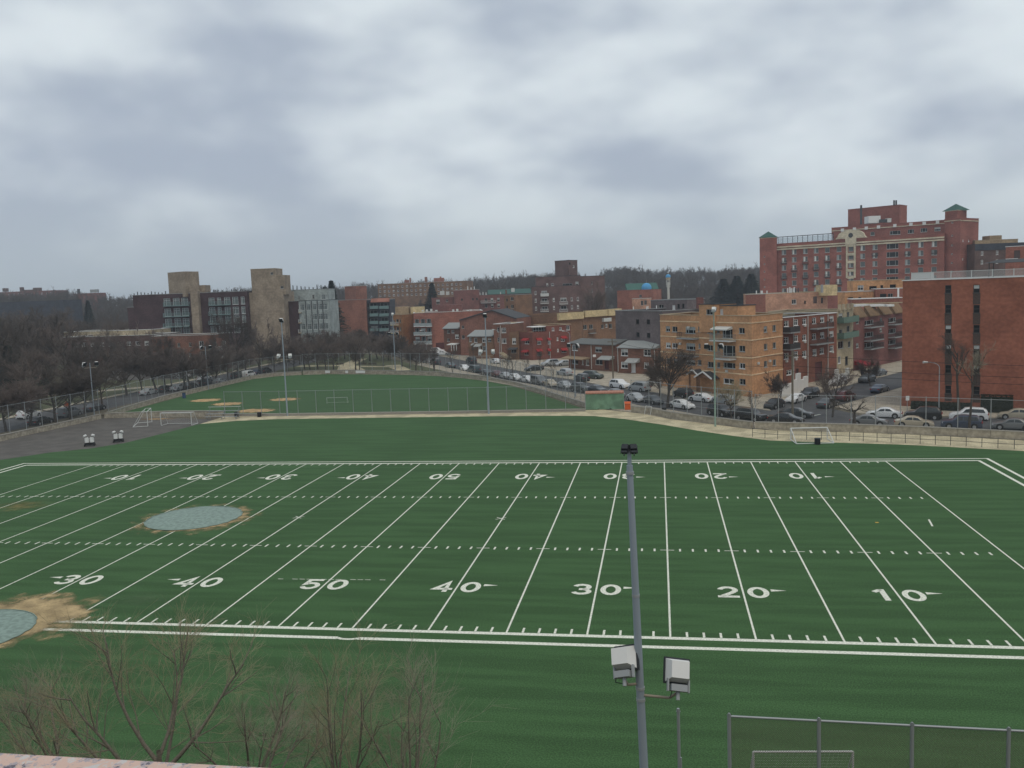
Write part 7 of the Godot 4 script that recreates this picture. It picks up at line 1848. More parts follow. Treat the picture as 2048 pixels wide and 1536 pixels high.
	tree("bare_tree", "tall bare spreading tree in the strip across the park street", "tall bare trees across the park street", V["big"], Vector3(-110.6, -0.05, -188.9), 1.63, Vector3(0.49, 0.68, 0.49), M.bark, M.twig_red)
	tree("bare_tree", "tall bare spreading tree in the strip across the park street", "tall bare trees across the park street", V["far"], Vector3(-88.5, -0.05, -199.5), 4.02, Vector3(0.48, 0.59, 0.48), M.bark, M.twig)
	tree("bare_tree", "tall bare spreading tree in the strip across the park street", "tall bare trees across the park street", V["far2"], Vector3(-97.5, -0.05, -198.5), 0.13, Vector3(0.64, 0.79, 0.64), M.bark, M.twig_red)
	tree("bare_tree", "tall bare spreading tree in the strip across the park street", "tall bare trees across the park street", V["big"], Vector3(-175.5, -0.05, -192.9), 2.52, Vector3(1.58, 1.46, 1.58), M.bark, M.twig)
	tree("bare_tree", "tall bare spreading tree in the strip across the park street", "tall bare trees across the park street", V["far"], Vector3(-144.8, -0.05, -214.3), 4.91, Vector3(0.68, 0.94, 0.68), M.bark, M.twig_red)
	tree("bare_tree", "thin street tree beside the charcoal van at the top of the avenue", "thin street trees along the avenue", V["sparse"], Vector3(-31.2, -0.05, -159.8), 1.02, Vector3(0.88, 0.8, 0.88), M.bark, M.twig)
	tree("bare_tree", "thin street tree between the blue grey sedan and white hatchback", "thin street trees along the avenue", V["sparse"], Vector3(-25.2, -0.05, -153.7), 3.41, Vector3(1.03, 0.94, 1.03), M.bark, M.twig)
	tree("bare_tree", "thin street tree by the silver sedan ahead of the white pair", "thin street trees along the avenue", V["sparse"], Vector3(-10.2, -0.05, -139.8), 5.8, Vector3(0.82, 0.74, 0.82), M.bark, M.twig)
	tree("bare_tree", "thin street tree over the first white sedan of the pair", "thin street trees along the avenue", V["sparse"], Vector3(-8, -0.05, -136.4), 1.91, Vector3(1.05, 0.95, 1.05), M.bark, M.twig)
	tree("bare_tree", "thin street tree before the red awning house", "thin street trees along the avenue", V["sparse"], Vector3(-3.6, -0.05, -147), 4.3, Vector3(0.91, 0.83, 0.91), M.bark, M.twig)
	tree("bare_tree", "thin street tree beside the beige sedan by the fence", "thin street trees along the avenue", V["sparse"], Vector3(1.4, -0.05, -127.2), 0.41, Vector3(0.77, 0.7, 0.77), M.bark, M.twig)
	tree("bare_tree", "thin street tree at the corner of the park lawn and avenue", "thin street trees along the avenue", V["sparse"], Vector3(-36.6, -0.05, -168.7), 2.8, Vector3(0.91, 0.83, 0.91), M.bark, M.twig)
	tree("bare_tree", "thin street tree behind the second white sedan of the pair", "thin street trees along the avenue", V["sparse"], Vector3(-7, -0.05, -147.6), 5.19, Vector3(0.63, 0.58, 0.63), M.bark, M.twig)
	tree("bare_tree", "thin street tree by the boxy dark van", "thin street trees along the avenue", V["sparse"], Vector3(-25.7, -0.05, -180), 1.3, Vector3(0.83, 0.75, 0.83), M.bark, M.twig)
	tree("bare_tree", "large bare street tree with a wide crown before the tan corner building", "", V["big"], Vector3(23.6, -0.05, -93.1), 3.69, Vector3(0.89, 0.71, 0.89), M.bark, M.twig)
	tree("bare_tree", "small twiggy tree behind the wall at the tan building corner", "", V["street"], Vector3(32.4, -0.05, -78.7), 6.08, Vector3(0.65, 0.59, 0.65), M.bark, M.twig_gold)
	tree("bare_tree", "leaning bare sapling growing on the field side of the wall", "", V["sparse"], Vector3(34.7, -0.05, -71.4), 2.19, Vector3(0.59, 0.74, 0.59), M.bark, M.twig)
	tree("bare_tree", "bushy bare tree beside the tan building side wall", "", V["round"], Vector3(41, -0.05, -94.6), 4.58, Vector3(0.55, 0.58, 0.55), M.bark, M.twig)
	tree("bare_tree", "pollarded street tree with stubby forked limbs by the grey sedan", "", V["pollard"], Vector3(47.3, -0.05, -71.8), 0.69, Vector3(1.14, 0.88, 1.14), M.bark, M.twig)
	tree("bare_tree", "twiggy street tree at the mouth of the side street", "", V["street"], Vector3(46.3, -0.05, -80.8), 3.08, Vector3(0.83, 0.76, 0.83), M.bark, M.twig_red)
	tree("bare_tree", "tall slender tree with a forked trunk before the brick slab", "", V["tall"], Vector3(63.4, -0.05, -82.5), 5.47, Vector3(1.09, 0.95, 1.09), M.bark, M.twig)
	tree("bare_tree", "tall pale trunked tree standing at the kerb by the navy wagon", "", V["tall"], Vector3(60.1, -0.05, -68.1), 1.58, Vector3(0.88, 0.88, 0.88), M.bark, M.twig_grey)
	tree("bare_tree", "big bare tree against the purple-brown apartment block", "", V["big"], Vector3(0.4, -0.05, -248.2), 3.97, Vector3(1.07, 1.42, 1.07), M.bark, M.twig_red)
	tree("bare_tree", "bare shrubby tree beside the white door row house", "", V["round2"], Vector3(22.5, -0.05, -108.7), 0.08, Vector3(0.7, 0.59, 0.7), M.bark, M.twig)
	tree("bare_tree", "dark bare tree on the side street before the mansard apartments", "", V["round"], Vector3(59.6, -0.05, -118), 2.47, Vector3(0.54, 0.54, 0.54), M.bark, M.twig)
	V["near"] = tree_meshes(201, {"h": 8.6, "fork": 1.6, "r": 0.17, "limbs": 8, "n2": 8, "n3": 8, "n4": 6, "spread": 0.98, "rise": 0.09, "twig": 0.0036})
	V["near2"] = tree_meshes(203, {"h": 8.0, "fork": 1.2, "r": 0.12, "limbs": 6, "n2": 6, "n3": 7, "n4": 6, "spread": 0.42, "rise": 0.17, "twig": 0.0036})
	tree("bare_tree", "many stemmed bare tree with golden twigs before the near sideline", "bare trees below the window", V["near"], Vector3(5.2, -0.05, 21), 0.4, Vector3(1.03, 1.03, 1.03), M.bark_near, M.twig_gold)
	tree("bare_tree", "lower greyish bare tree beside the granite ledge", "bare trees below the window", V["near"], Vector3(0.6, -0.05, 20.5), 2.2, Vector3(0.84, 0.76, 0.84), M.bark_near, M.twig_grey)
	tree("bare_tree", "narrow upright bare tree with reddish gold shoots", "bare trees below the window", V["near2"], Vector3(11.9, -0.05, 20.6), 1, Vector3(0.93, 0.98, 0.93), M.bark_near, M.twig_gold)
	tree("bare_tree", "second narrow bare tree crowding the upright one", "bare trees below the window", V["near2"], Vector3(13.9, -0.05, 20.9), 3, Vector3(0.97, 0.92, 0.97), M.bark_near, M.twig_grey)
	tree("bare_tree", "spreading bare tree between the golden and the upright one", "bare trees below the window", V["near"], Vector3(8.4, -0.05, 20.2), 4.2, Vector3(0.74, 0.74, 0.74), M.bark_near, M.twig_grey)
	wood(V["far"], V["far2"])
	var cf := conifer_mesh(301, 12.0, 3.2, 2600)
	tree("evergreen_tree", "dark pointed spruce behind the salmon brick block", "dark evergreens", cf, Vector3(-93.5, 0, -258.5), 0, Vector3(2.1, 2.1, 2.1), M.bark, M.needles)
	tree("evergreen_tree", "lower dark spruce beside the pointed one", "dark evergreens", cf, Vector3(-96.4, 0, -259.5), 1.3, Vector3(1.74, 1.93, 1.74), M.bark, M.needles)
	tree("evergreen_tree", "broad dark evergreen before the long far brick building", "dark evergreens", cf, Vector3(-93.2, 0, -401.9), 2.6, Vector3(2.67, 2.05, 2.67), M.bark, M.needles)
	tree("evergreen_tree", "dark evergreen rising above the low garage building", "dark evergreens", cf, Vector3(-253.5, 0, -349.1), 3.9, Vector3(1.84, 1.84, 1.84), M.bark, M.needles)
	tree("evergreen_tree", "dark evergreen mass beside the tall brick residence", "dark evergreens", cf, Vector3(61.6, 0, -411.2), 5.2, Vector3(3.89, 1.85, 3.89), M.bark, M.needles)
	tree("evergreen_tree", "second dark evergreen beside the tall brick residence", "dark evergreens", cf, Vector3(68, 0, -406.2), 6.5, Vector3(3.63, 1.91, 3.63), M.bark, M.needles)
	tree("evergreen_tree", "dark round evergreen by the wooded ridge", "dark evergreens", cf, Vector3(55.4, 0, -416.2), 7.8, Vector3(3.85, 1.75, 3.85), M.bark, M.needles)
	tree("evergreen_tree", "dark evergreen among bare trees across the park street", "dark evergreens", cf, Vector3(-113.1, 0, -119.3), 9.1, Vector3(1.55, 0.97, 1.55), M.bark, M.needles)
	tree("evergreen_tree", "dense dark evergreen at the edge of the park strip", "dark evergreens", cf, Vector3(-132.3, 0, -140.4), 10.4, Vector3(1.87, 1.17, 1.87), M.bark, M.needles)
	tree("evergreen_tree", "small dark evergreen in the park strip", "dark evergreens", cf, Vector3(-113.2, 0, -128), 11.7, Vector3(1.08, 0.83, 1.08), M.bark, M.needles)
	hedge("long clipped dark hedge along the foot of the brick slab", Vector3(58.47, 0, -87.4), Vector3(65.52, 0, -84.07), 1.1)
	hedge("taller rounded hedge against the brick slab past the window strips", Vector3(66.53, 0, -83.44), Vector3(70.12, 0, -81.91), 2.4)
	flood_pole("tall pale floodlight pole on the fence line beside the clay patches", Vector3(-38.1, 0, -89), 15.32, 3.1, [[9.3, -1.0, 0.5, 0.35, M.lamp_white], [9.3, 1.0, 0.5, -0.35, M.lamp_white], [15.12, 0.0, 0.6, 3.1, M.lamp_white]], M.pole_blue, 0.13)
	flood_pole("tall pale floodlight pole on the fence line before the avenue cars", Vector3(-4.1, 0, -88.1), 15.03, 3.1, [[9.2, -1.0, 0.5, 0.35, M.lamp_white], [9.2, 1.0, 0.5, -0.35, M.lamp_white], [14.83, 0.0, 0.6, 3.1, M.lamp_white]], M.pole_blue, 0.13)
	flood_pole("short floodlight pole at the corner of the asphalt lot", Vector3(-72.9, 0, -88.7), 9.51, 0.9, [[8.81, -1.0, 0.5, 0.35, M.lamp_white], [8.81, 1.0, 0.5, -0.35, M.lamp_white]], M.pole_blue, 0.1)
	flood_pole("short floodlight pole behind the far field by the arched window house", Vector3(-76, 0, -133.5), 9.3, 0.9, [[8.6, -1.0, 0.5, 0.35, M.lamp_white], [8.6, 1.0, 0.5, -0.35, M.lamp_white]], M.pole_blue, 0.1)
	flood_pole("floodlight pole on the far wall before the park", Vector3(-42.5, 0, -164.8), 13.96, 0.1, [[9, -1.0, 0.5, 0.35, M.lamp_white], [9, 1.0, 0.5, -0.35, M.lamp_white], [13.76, 0.0, 0.6, 3.1, M.lamp_white]], M.pole_blue, 0.13)
	flood_pole("floodlight pole on the fence beside the row houses", Vector3(7.7, 0, -108.6), 9.2, -0.6, [[8.5, -1.0, 0.5, 0.35, M.lamp_white], [8.5, 1.0, 0.5, -0.35, M.lamp_white]], M.pole_blue, 0.11)
	flood_pole("green based floodlight pole on the path before the tan corner building", Vector3(29.8, 0, -73.1), 15.27, -0.3, [[10.2, -1.0, 0.5, 0.35, M.lamp_white], [10.2, 1.0, 0.5, -0.35, M.lamp_white], [15.07, 0.0, 0.6, 3.1, M.lamp_white]], M.pole_green, 0.13)
	near_pole()
	low_wall("low concrete wall on the lot side of the park street", [[-77, 10], [-73.6, -66], [-72, -89]], 0.75, 0.4, M.wall_conc)
	low_wall("short tan wall dividing the asphalt lot from the clay infield", [[-71.6, -89.6], [-60, -91.2], [-50, -90.2]], 0.8, 0.4, M.wall_conc)
	low_wall("low wall along the park street side of the far field", [[-72.6, -92], [-76, -116], [-76.4, -155], [-73.5, -162], [-67, -164.2]], 0.7, 0.4, M.wall_conc)
	low_wall("curved low wall behind the far field along the park", [[-66.6, -164.3], [-60, -164.9], [-44.3, -160.8], [-28.4, -153.7], [-13.6, -139.8]], 0.8, 0.4, M.wall_conc)
	low_wall("low wall between the far field and the avenue sidewalk", [[-13.4, -139.5], [-6.3, -129.4], [2, -113], [10.9, -94.6]], 0.55, 0.4, M.wall_conc)
	low_wall("low concrete wall from the orange box to the street corner", [[18.2, -88.2], [20.9, -86], [24.4, -80.8], [28.2, -77], [34.4, -71]], 0.85, 0.4, M.wall_conc)
	low_wall("long low concrete wall beside the parked cars and path", [[34.8, -70.9], [46.2, -68.1], [54.3, -65.4], [63.8, -61.1], [114, -40.2]], 0.85, 0.4, M.wall_conc)
	low_wall("kerb wall under the fence between the two fields", [[-49.6, -90], [-39.5, -89.3], [-4.5, -89.2], [11, -89.7]], 0.3, 0.5, M.wall_cap)
	chain_fence("tall chain link fence on the lot wall by the park street", [[-77, 10], [-73.6, -66], [-72, -88.8]], 0.8, 4.2, 3.05, "chain link fences round the fields")
	chain_fence("tall chain link fence along the park street side of the far field", [[-72.6, -92.2], [-76, -116], [-76.4, -155], [-73.5, -162], [-67, -164.2]], 0.75, 4.0, 3.05, "chain link fences round the fields")
	chain_fence("tall chain link fence on the curved wall before the park", [[-66.6, -164.3], [-60, -164.9], [-44.3, -160.8], [-28.4, -153.7], [-13.6, -139.8]], 0.85, 4.2, 3.05, "chain link fences round the fields")
	chain_fence("tall chain link fence between the far field and the avenue", [[-13.4, -139.5], [-6.3, -129.4], [2, -113], [10.9, -94.8]], 0.6, 4.2, 3.05, "chain link fences round the fields")
	chain_fence("chain link fence with mid rails by the orange box", [[18.2, -88.2], [20.9, -86], [24.4, -80.8], [28.2, -77], [34.4, -71]], 0.9, 4.0, 3.05, "chain link fences round the fields", 0.05, null, 0.075, 0.0028, true)
	chain_fence("long chain link fence on the wall beside the parked cars", [[34.8, -70.9], [46.2, -68.1], [54.3, -65.4], [63.8, -61.1], [114, -40.2]], 0.9, 3.6, 3.05, "chain link fences round the fields", 0.05)
	chain_fence("long chain link fence dividing the two turf fields", [[-49.6, -90], [-39.5, -89.3], [-4.5, -89.2], [11, -89.7]], 0.3, 3.8, 3.05, "chain link fences round the fields", 0.045)
	chain_fence("brown chain link fence on thick posts before the soccer goal", [[24.8, 16.3], [37.2, 16.55]], 0.0, 3.7, 3.0, "", 0.07, M.wire_brown, 0.06, 0.0055)
	gate_post()
	details()

func wood(a: Array, b: Array) -> void:        # far trees that read as one mass
	var rng := RandomNumberGenerator.new()
	rng.seed = 77
	var spots := [[], []]
	var n := 0
	while n < 1500:
		var w := deg_to_rad(rng.randf_range(-44, 33))
		var r := sqrt(rng.randf_range(500.0 * 500.0, 830.0 * 830.0))
		var x := 22.0 + sin(w) * r
		var z := 47.0 - cos(w) * r
		spots[n % 2].append([Vector3(x, hill_height(x, z) - 0.3, z), rng.randf() * TAU, rng.randf_range(0.75, 1.25)])
		n += 1
	# the wooded strip beyond the park street
	n = 0
	while n < 420:
		var w := deg_to_rad(rng.randf_range(-44, -27))
		var r := rng.randf_range(275.0, 500.0)
		if rng.randf() < 0.35: w = deg_to_rad(rng.randf_range(-27, -8)); r = rng.randf_range(410.0, 520.0)
		var x := 22.0 + sin(w) * r
		var z := 47.0 - cos(w) * r
		spots[n % 2].append([Vector3(x, hill_height(x, z), z), rng.randf() * TAU, rng.randf_range(0.55, 0.85)])
		n += 1
	for i in 2:
		var v: Array = [a, b][i]
		for p in 2:
			var mm := MultiMesh.new()
			mm.transform_format = MultiMesh.TRANSFORM_3D
			mm.mesh = v[p]
			mm.instance_count = spots[i].size()
			for k in spots[i].size():
				var s: Array = spots[i][k]
				mm.set_instance_transform(k, Transform3D(Basis(Vector3.UP, s[1]).scaled(Vector3.ONE * s[2]), s[0]))
			var o := MultiMeshInstance3D.new()
			o.name = numbered("woods"); o.multimesh = mm; o.material_override = M.twig
			o.set_meta("kind", "stuff"); tag(o, "bare brown woods covering the far ridge", "woods")
			add_child(o)

func hedge(label: String, a: Vector3, b: Vector3, h: float) -> void:
	var t := thing("hedge", label, "hedge", a)
	var rng := RandomNumberGenerator.new()
	rng.seed = int(a.x * 10)
	var k := MB.new()
	var d := b - a
	var n := d.normalized().cross(Vector3.UP)
	k.bar(Vector3(0, h * 0.45, 0), d + Vector3.UP * h * 0.45, 1.0, h * 0.85)
	part(t, "core", k.mesh(), M.hedge)
	k = MB.new()
	for i in int(d.length() * 420):
		var w := rng.randf() * TAU
		var p := d * rng.randf() + n * cos(w) * 0.75 + Vector3.UP * (h * 0.5 + sin(w) * h * 0.52)
		var u := Vector3(rng.randf_range(-1, 1), rng.randf_range(-1, 1), rng.randf_range(-1, 1)).normalized() * 0.1
		var v := Vector3(rng.randf_range(-1, 1), rng.randf_range(-1, 1), rng.randf_range(-1, 1)).normalized() * 0.08
		k.quad(p - u, p + v, p + u, p - v)
	part(t, "foliage", k.mesh(), M.hedge)

func near_pole() -> void:
	var t := thing("floodlight_pole", "tall blue grey floodlight pole rising before the near sideline", "light pole", Vector3(22.15, 0, 26.1), 0.0, "floodlight poles round the fields")
	var k := MB.new()
	var top := Vector3(-0.35, 14.92, 0)
	k.tube(Vector3(0, -0.1, 0), top, 0.142, 0.078, 14)
	k.tube(top, top + Vector3.UP * 0.35, 0.05, 0.05, 8)
	part(t, "pole", k.mesh(), M.pole_blue)
	for y in [8.9, 9.2, 11.6, 14.7]:
		k = MB.new()
		var q: Vector3 = top * (y / 14.92)
		k.tube(q, q + Vector3.UP * 0.07, 0.117 if y < 10 else 0.1, 0.117 if y < 10 else 0.1, 14)
		part(t, "clamp_band", k.mesh(), M.lamp_grey)
	var f := flood_mesh()
	for s in [-1.0, 1.0]:
		var o := part(t, "floodlight", f[0], M.lamp_dark, top + Vector3(s * 0.1, 0.44, 0.0), Basis(Vector3.UP, PI + s * 0.15) * Basis(Vector3.RIGHT, 0.75).scaled(Vector3.ONE * 0.33))
		part(o, "lens_hood", f[1], M.lamp_dark); part(o, "yoke", f[2], M.lamp_dark)
	for e in [[9.35, -0.4, 0.45, 0.3, 2.6, -0.35], [9.05, 0.95, 0.4, 0.25, 3.45, 0.2]]:
		var c: Vector3 = top * (e[0] / 14.92)
		var a := MB.new()
		var elbow: Vector3 = c + Vector3(e[1] * 0.75, 0.0, 0.1)
		var tip: Vector3 = c + Vector3(e[1], 0.18, 0.12)
		a.tube(c, elbow, 0.035, 0.035, 8); a.tube(elbow, tip, 0.035, 0.035, 8)
		part(t, "bracket", a.mesh(), M.bracket)
		var o := part(t, "floodlight", f[0], M.lamp_white, tip + Vector3(0, 0.55, 0), Basis(Vector3.UP, e[4]) * Basis(Vector3.RIGHT, 0.5) * Basis(Vector3.BACK, e[5]) * Basis.from_scale(Vector3(1.0, 1.0, 1.0)))
		part(o, "lens_hood", f[1], M.lamp_dark); part(o, "yoke", f[2], M.lamp_grey)
		var w := MB.new()
		w.tube(tip + Vector3(-0.16, 0.15, 0.1), tip + Vector3(-0.2, -0.06, 0.12), 0.01, 0.01, 4); w.tube(tip + Vector3(-0.2, -0.06, 0.12), elbow, 0.01, 0.01, 4)
		part(t, "cable", w.mesh(), M.lamp_dark)

func details() -> void:
	# school facade under the window
	var b := thing("school_building", "school facade with a speckled pink granite window ledge", "building", Vector3(22, 0, 47.4))
	boxpart(b, "wall", Vector3(22, 9.2, 47.6), Vector3(60, 18.4, 1.7), M.school_wall)
	boxpart(b, "lower_block", Vector3(22, 9.1, 54.6), Vector3(60, 18.2, 12.2), M.school_wall)
	for i in 12: boxpart(b, "ledge_slab", Vector3(20.5 - 27.5 + i * 5.0, 18.57, 47.35), Vector3(4.985, 0.26, 1.5), M.granite)
	# soccer goals
	goal("small white soccer goal with net behind the brown fence", Vector3(27.5, 0, 15.4), 0.1, 3.6, 2.0, 1.1, 0.0, 0.04)
	goal("white soccer goal standing sideways on the asphalt lot", Vector3(-58.5, 0, -82.0), 2.0, 5.0, 2.3, 2.2, 0.8, 0.055, false)
	goal("white soccer goal with net facing the near turf at the lot edge", Vector3(-52.8, 0, -80.1), 0.0, 5.2, 2.0, 2.0, 0.9, 0.055)
	goal("low white practice goal tipped beside the path railing", Vector3(40.2, 0, -62.4), PI + 0.08, 4.3, 1.4, 2.9, 0.0, 0.075)
	goal("thin white goal frame left standing on the far turf", Vector3(-35.5, 0, -105.0), 0.1, 3.8, 1.0, 0.8, 0.2, 0.018, false)
	water_cart("white twin tank field cart with tilted dishes by the turf edge", Vector3(-55.5, 0, -62.3), 0.5)
	water_cart("white twin tank field cart with tilted dishes nearer the soccer goals", Vector3(-53.1, 0, -65.3), 0.5)
	# bleacher by the dividing fence
	var t := thing("bleacher", "small metal bleacher on the turf before the dividing fence", "bleacher", Vector3(-48.4, 0, -86.8), 0.05)
	for i in 3: boxlocal(t, "seat_plank", Vector3(0, 0.45 + 0.4 * i, 0.6 - 0.6 * i), Vector3(5.6, 0.06, 0.28), M.galvanised)
	for s in [-2.5, 0.0, 2.5]:
		var k := MB.new()
		k.bar(Vector3(s, 0.03, 0.8), Vector3(s, 0.03, -0.9), 0.06, 0.06); k.bar(Vector3(s, 0.03, 0.7), Vector3(s, 1.25, -0.7), 0.06, 0.06); k.bar(Vector3(s, 0.03, -0.7), Vector3(s, 1.9, -0.85), 0.06, 0.06); k.bar(Vector3(s, 0.0, 0.6), Vector3(s, 0.44, 0.6), 0.06, 0.06)
		part(t, "leg", k.mesh(), M.rail_grey)
	boxlocal(t, "back_rail", Vector3(0, 1.9, -0.85), Vector3(5.6, 0.06, 0.06), M.goal_white)
	# shipping container
	t = thing("storage_container", "weathered green storage container with a rusty roof edge", "container", Vector3(13.9, 0, -91.4), 0.05)
	var c := MB.new()
	c.box(Vector3(0, 1.3, -1.2), Vector3(5.9, 2.5, 2.3))
	part(t, "box", c.mesh(), M.container)
	for i in 24: boxlocal(t, "corrugation", Vector3(-2.8 + 5.6 * i / 23.0, 1.3, 0.0), Vector3(0.13, 2.3, 0.09), M.container)
	boxlocal(t, "roof_rim", Vector3(0, 2.6, -1.15), Vector3(6.06, 0.2, 2.56), M.rust); boxlocal(t, "bottom_rail", Vector3(0, 0.1, 0.02), Vector3(6.0, 0.14, 0.14), M.container)
	for s in [-1.0, 0.9]: boxlocal(t, "fork_pocket", Vector3(s, 0.1, 0.07), Vector3(0.34, 0.1, 0.06), M.car_black)
	for s in [-2.98, 2.98]: boxlocal(t, "corner_post", Vector3(s, 1.3, 0.03), Vector3(0.12, 2.56, 0.14), M.container)
	t = thing("salt_box", "orange plastic box standing against the green container", "box", Vector3(17.5, 0, -91.0), 0.05)
	c = MB.new()
	c.box(Vector3(0, 0.45, 0), Vector3(0.9, 0.9, 0.8)); c.quad(Vector3(-0.48, 0.92, 0.42), Vector3(0.48, 0.92, 0.42), Vector3(0.48, 1.2, -0.42), Vector3(-0.48, 1.2, -0.42)); c.tri(Vector3(-0.48, 0.9, 0.42), Vector3(-0.48, 1.2, -0.42), Vector3(-0.48, 0.9, -0.42)); c.tri(Vector3(0.48, 0.9, 0.42), Vector3(0.48, 0.9, -0.42), Vector3(0.48, 1.2, -0.42))
	part(t, "body", c.mesh(), M.orange)
	boxlocal(t, "lid_rim", Vector3(0, 0.93, 0.43), Vector3(0.98, 0.06, 0.04), M.rust)
	for e in [[23.1, -85.0, "black slatted trash can beside the wall gap", 1.0], [40.6, -59.0, "black wire basket standing on the practice goal bar", 0.7], [-47.0, -88.8, "small dark trash can by the bleacher", 0.8], [-42.8, -88.5, "small dark trash can under the dividing fence", 0.75], [-72.4, -117, "blue recycling barrel at the corner of the far field", 1.1]]:
		t = thing("trash_can", e[2], "trash can", Vector3(e[0], 0, e[1]))
		for i in 14:
			var w := TAU * i / 14.0
			c = MB.new()
			c.box(Vector3.ZERO, Vector3(0.1, e[3], 0.02))
			part(t, "slat", c.mesh(), M.blue_bin if "blue" in e[2] else M.car_black, Vector3(sin(w) * 0.32, e[3] * 0.5, cos(w) * 0.32), Basis(Vector3.UP, w))
		c = MB.new()
		c.tube(Vector3(0, 0.02, 0), Vector3(0, e[3] * 0.9, 0), 0.28, 0.3, 14); c.tube(Vector3(0, e[3] - 0.04, 0), Vector3(0, e[3] + 0.03, 0), 0.35, 0.35, 14)
		part(t, "liner", c.mesh(), M.lamp_dark)
	t = thing("goal_frame", "small white frame leaning against the wall by the orange box", "frame", Vector3(20.8, 0, -85.0), -0.9)
	c = MB.new()
	c.tube(Vector3(-0.7, 0, 0.25), Vector3(-0.7, 1.25, -0.05), 0.04, 0.04, 6); c.tube(Vector3(0.7, 0, 0.25), Vector3(0.7, 1.25, -0.05), 0.04, 0.04, 6); c.tube(Vector3(-0.7, 1.25, -0.05), Vector3(0.7, 1.25, -0.05), 0.04, 0.04, 6)
	part(t, "tube", c.mesh(), M.goal_white)
	# railing at the turf edge
	t = thing("pipe_railing", "dark two rail pipe railing along the turf edge beside the path", "railing", Vector3(36.5, 0, -63))
	var rp := [Vector3(33.8, 0, -64.6), Vector3(36.6, 0, -62.8), Vector3(43.2, 0, -61.7), Vector3(50.4, 0, -59.4), Vector3(54.8, 0, -57.7), Vector3(60.5, 0, -55.1), Vector3(112, 0, -35.4)]
	for i in rp.size() - 1:
		var n := maxi(1, roundi(rp[i].distance_to(rp[i + 1]) / 1.55))
		for j in n:
			c = MB.new()
			var p: Vector3 = rp[i].lerp(rp[i + 1], float(j) / n)
			c.tube(p, p + Vector3.UP * 1.08, 0.035, 0.035, 6)
			part(t, "post", c.mesh(), M.dark_metal, -off)
		for y in [0.55, 1.05]:
			c = MB.new()
			c.tube(rp[i] + Vector3.UP * y, rp[i + 1] + Vector3.UP * y, 0.026, 0.026, 6)
			part(t, "rail", c.mesh(), M.dark_metal, -off)
	# park benches
	for e in [[-71.6, -190.3], [-68.9, -189.7], [-65.3, -187.1], [-58.1, -185.3], [-55.0, -184.5]]:
		bench("dark park bench on the path beyond the far field wall", Vector3(e[0], -0.03, e[1]), 0.15)
	for e in [[-60.0, -164.5, 1.4, "square pale board on the low wall behind the far field"], [-54.5, -163.2, 0.8, "small pale board between the square and the long one on the far wall"], [-50.6, -162.2, 2.6, "long pale board on the low wall behind the far field"], [-74.9, -160.0, 0.6, "tiny pale board on the park street wall near the far corner"]]:
		t = thing("wall_panel_sign", e[3], "sign", Vector3(e[0], 0.1, e[1] + 0.42), -0.2, "pale boards on the far wall")
		boxlocal(t, "board", Vector3(0, 0.4, 0), Vector3(e[2], 0.62, 0.05), M.sign_white); boxlocal(t, "batten", Vector3(0, 0.4, -0.05), Vector3(e[2] * 0.9, 0.08, 0.06), M.concrete_dark)
	# street lamps, utility poles, wires
	street_lamp("curved street lamp at the corner of the red awning house", Vector3(1.5, 0, -163.5), 9.0, 2.6, 1.6)
	street_lamp("curved street lamp beside the three storey brown house", Vector3(-17.0, 0, -171), 9.5, 2.6, 1.6)
	street_lamp("curved street lamp before the steep roofed row house", Vector3(-41, 0, -190), 9.0, 2.6, 1.6)
	street_lamp("street lamp before the brick slab with a double white head", Vector3(60.2, 0, -80.5), 7.4, 3.4, 1.8)
	t = thing("utility_pole", "weathered wooden utility pole at the side street corner", "utility pole", Vector3(40.7, -0.1, -79.2))
	c = MB.new()
	c.tube(Vector3.ZERO, Vector3(0.0, 9.6, 0), 0.17, 0.12, 10)
	part(t, "pole", c.mesh(), M.wood_pole)
	boxlocal(t, "crossarm", Vector3(0, 8.9, 0.1), Vector3(1.8, 0.12, 0.1), M.wood_pole)
	var runs := [[Vector3(40.7, 8.9, -79.1), Vector3(112, 8.6, -50)], [Vector3(40.7, 7.4, -79.1), Vector3(112, 7.2, -50)], [Vector3(40.7, 6.6, -79.1), Vector3(112, 6.2, -50)], [Vector3(40.7, 8.9, -79.1), Vector3(13.6, 8.6, -124.6)], [Vector3(40.7, 7.4, -79.1), Vector3(13.6, 7.2, -124.6)]]
	for i in runs.size():
		var names := ["highest", "middle", "lowest"]
		t = thing("overhead_wire", ["topmost black cable sagging past the brick slab", "middle black cable sagging past the brick slab", "lowest black cable sagging past the brick slab", "upper black cable running down the avenue from the wooden pole", "lower black cable running down the avenue from the wooden pole"][i], "wire", runs[i][0])
		c = MB.new()
		var p: Vector3 = runs[i][0]
		for j in 16:
			var f := (j + 1) / 16.0
			var q: Vector3 = runs[i][0].lerp(runs[i][1], f) - Vector3.UP * 1.1 * 4.0 * f * (1.0 - f)
			c.tube(p, q, 0.022, 0.022, 4, false); p = q
		part(t, "strand", c.mesh(), M.car_black, -off)
	t = thing("utility_pole", "second wooden utility pole before the white door row house", "utility pole", Vector3(13.6, 0, -124.6))
	c = MB.new()
	c.tube(Vector3.ZERO, Vector3(0, 9.2, 0), 0.16, 0.11, 10)
	part(t, "pole", c.mesh(), M.wood_pole)
	boxlocal(t, "crossarm", Vector3(0, 8.6, 0.1), Vector3(1.8, 0.12, 0.1), M.wood_pole)
	t = thing("utility_pole", "utility pole standing beyond the kerb by the brick slab", "utility pole", Vector3(112, 0, -50))
	c = MB.new()
	c.tube(Vector3.ZERO, Vector3(0, 9.4, 0), 0.16, 0.11, 10)
	part(t, "pole", c.mesh(), M.wood_pole)
	boxlocal(t, "crossarm", Vector3(0, 8.6, 0.1), Vector3(1.8, 0.12, 0.1), M.wood_pole)
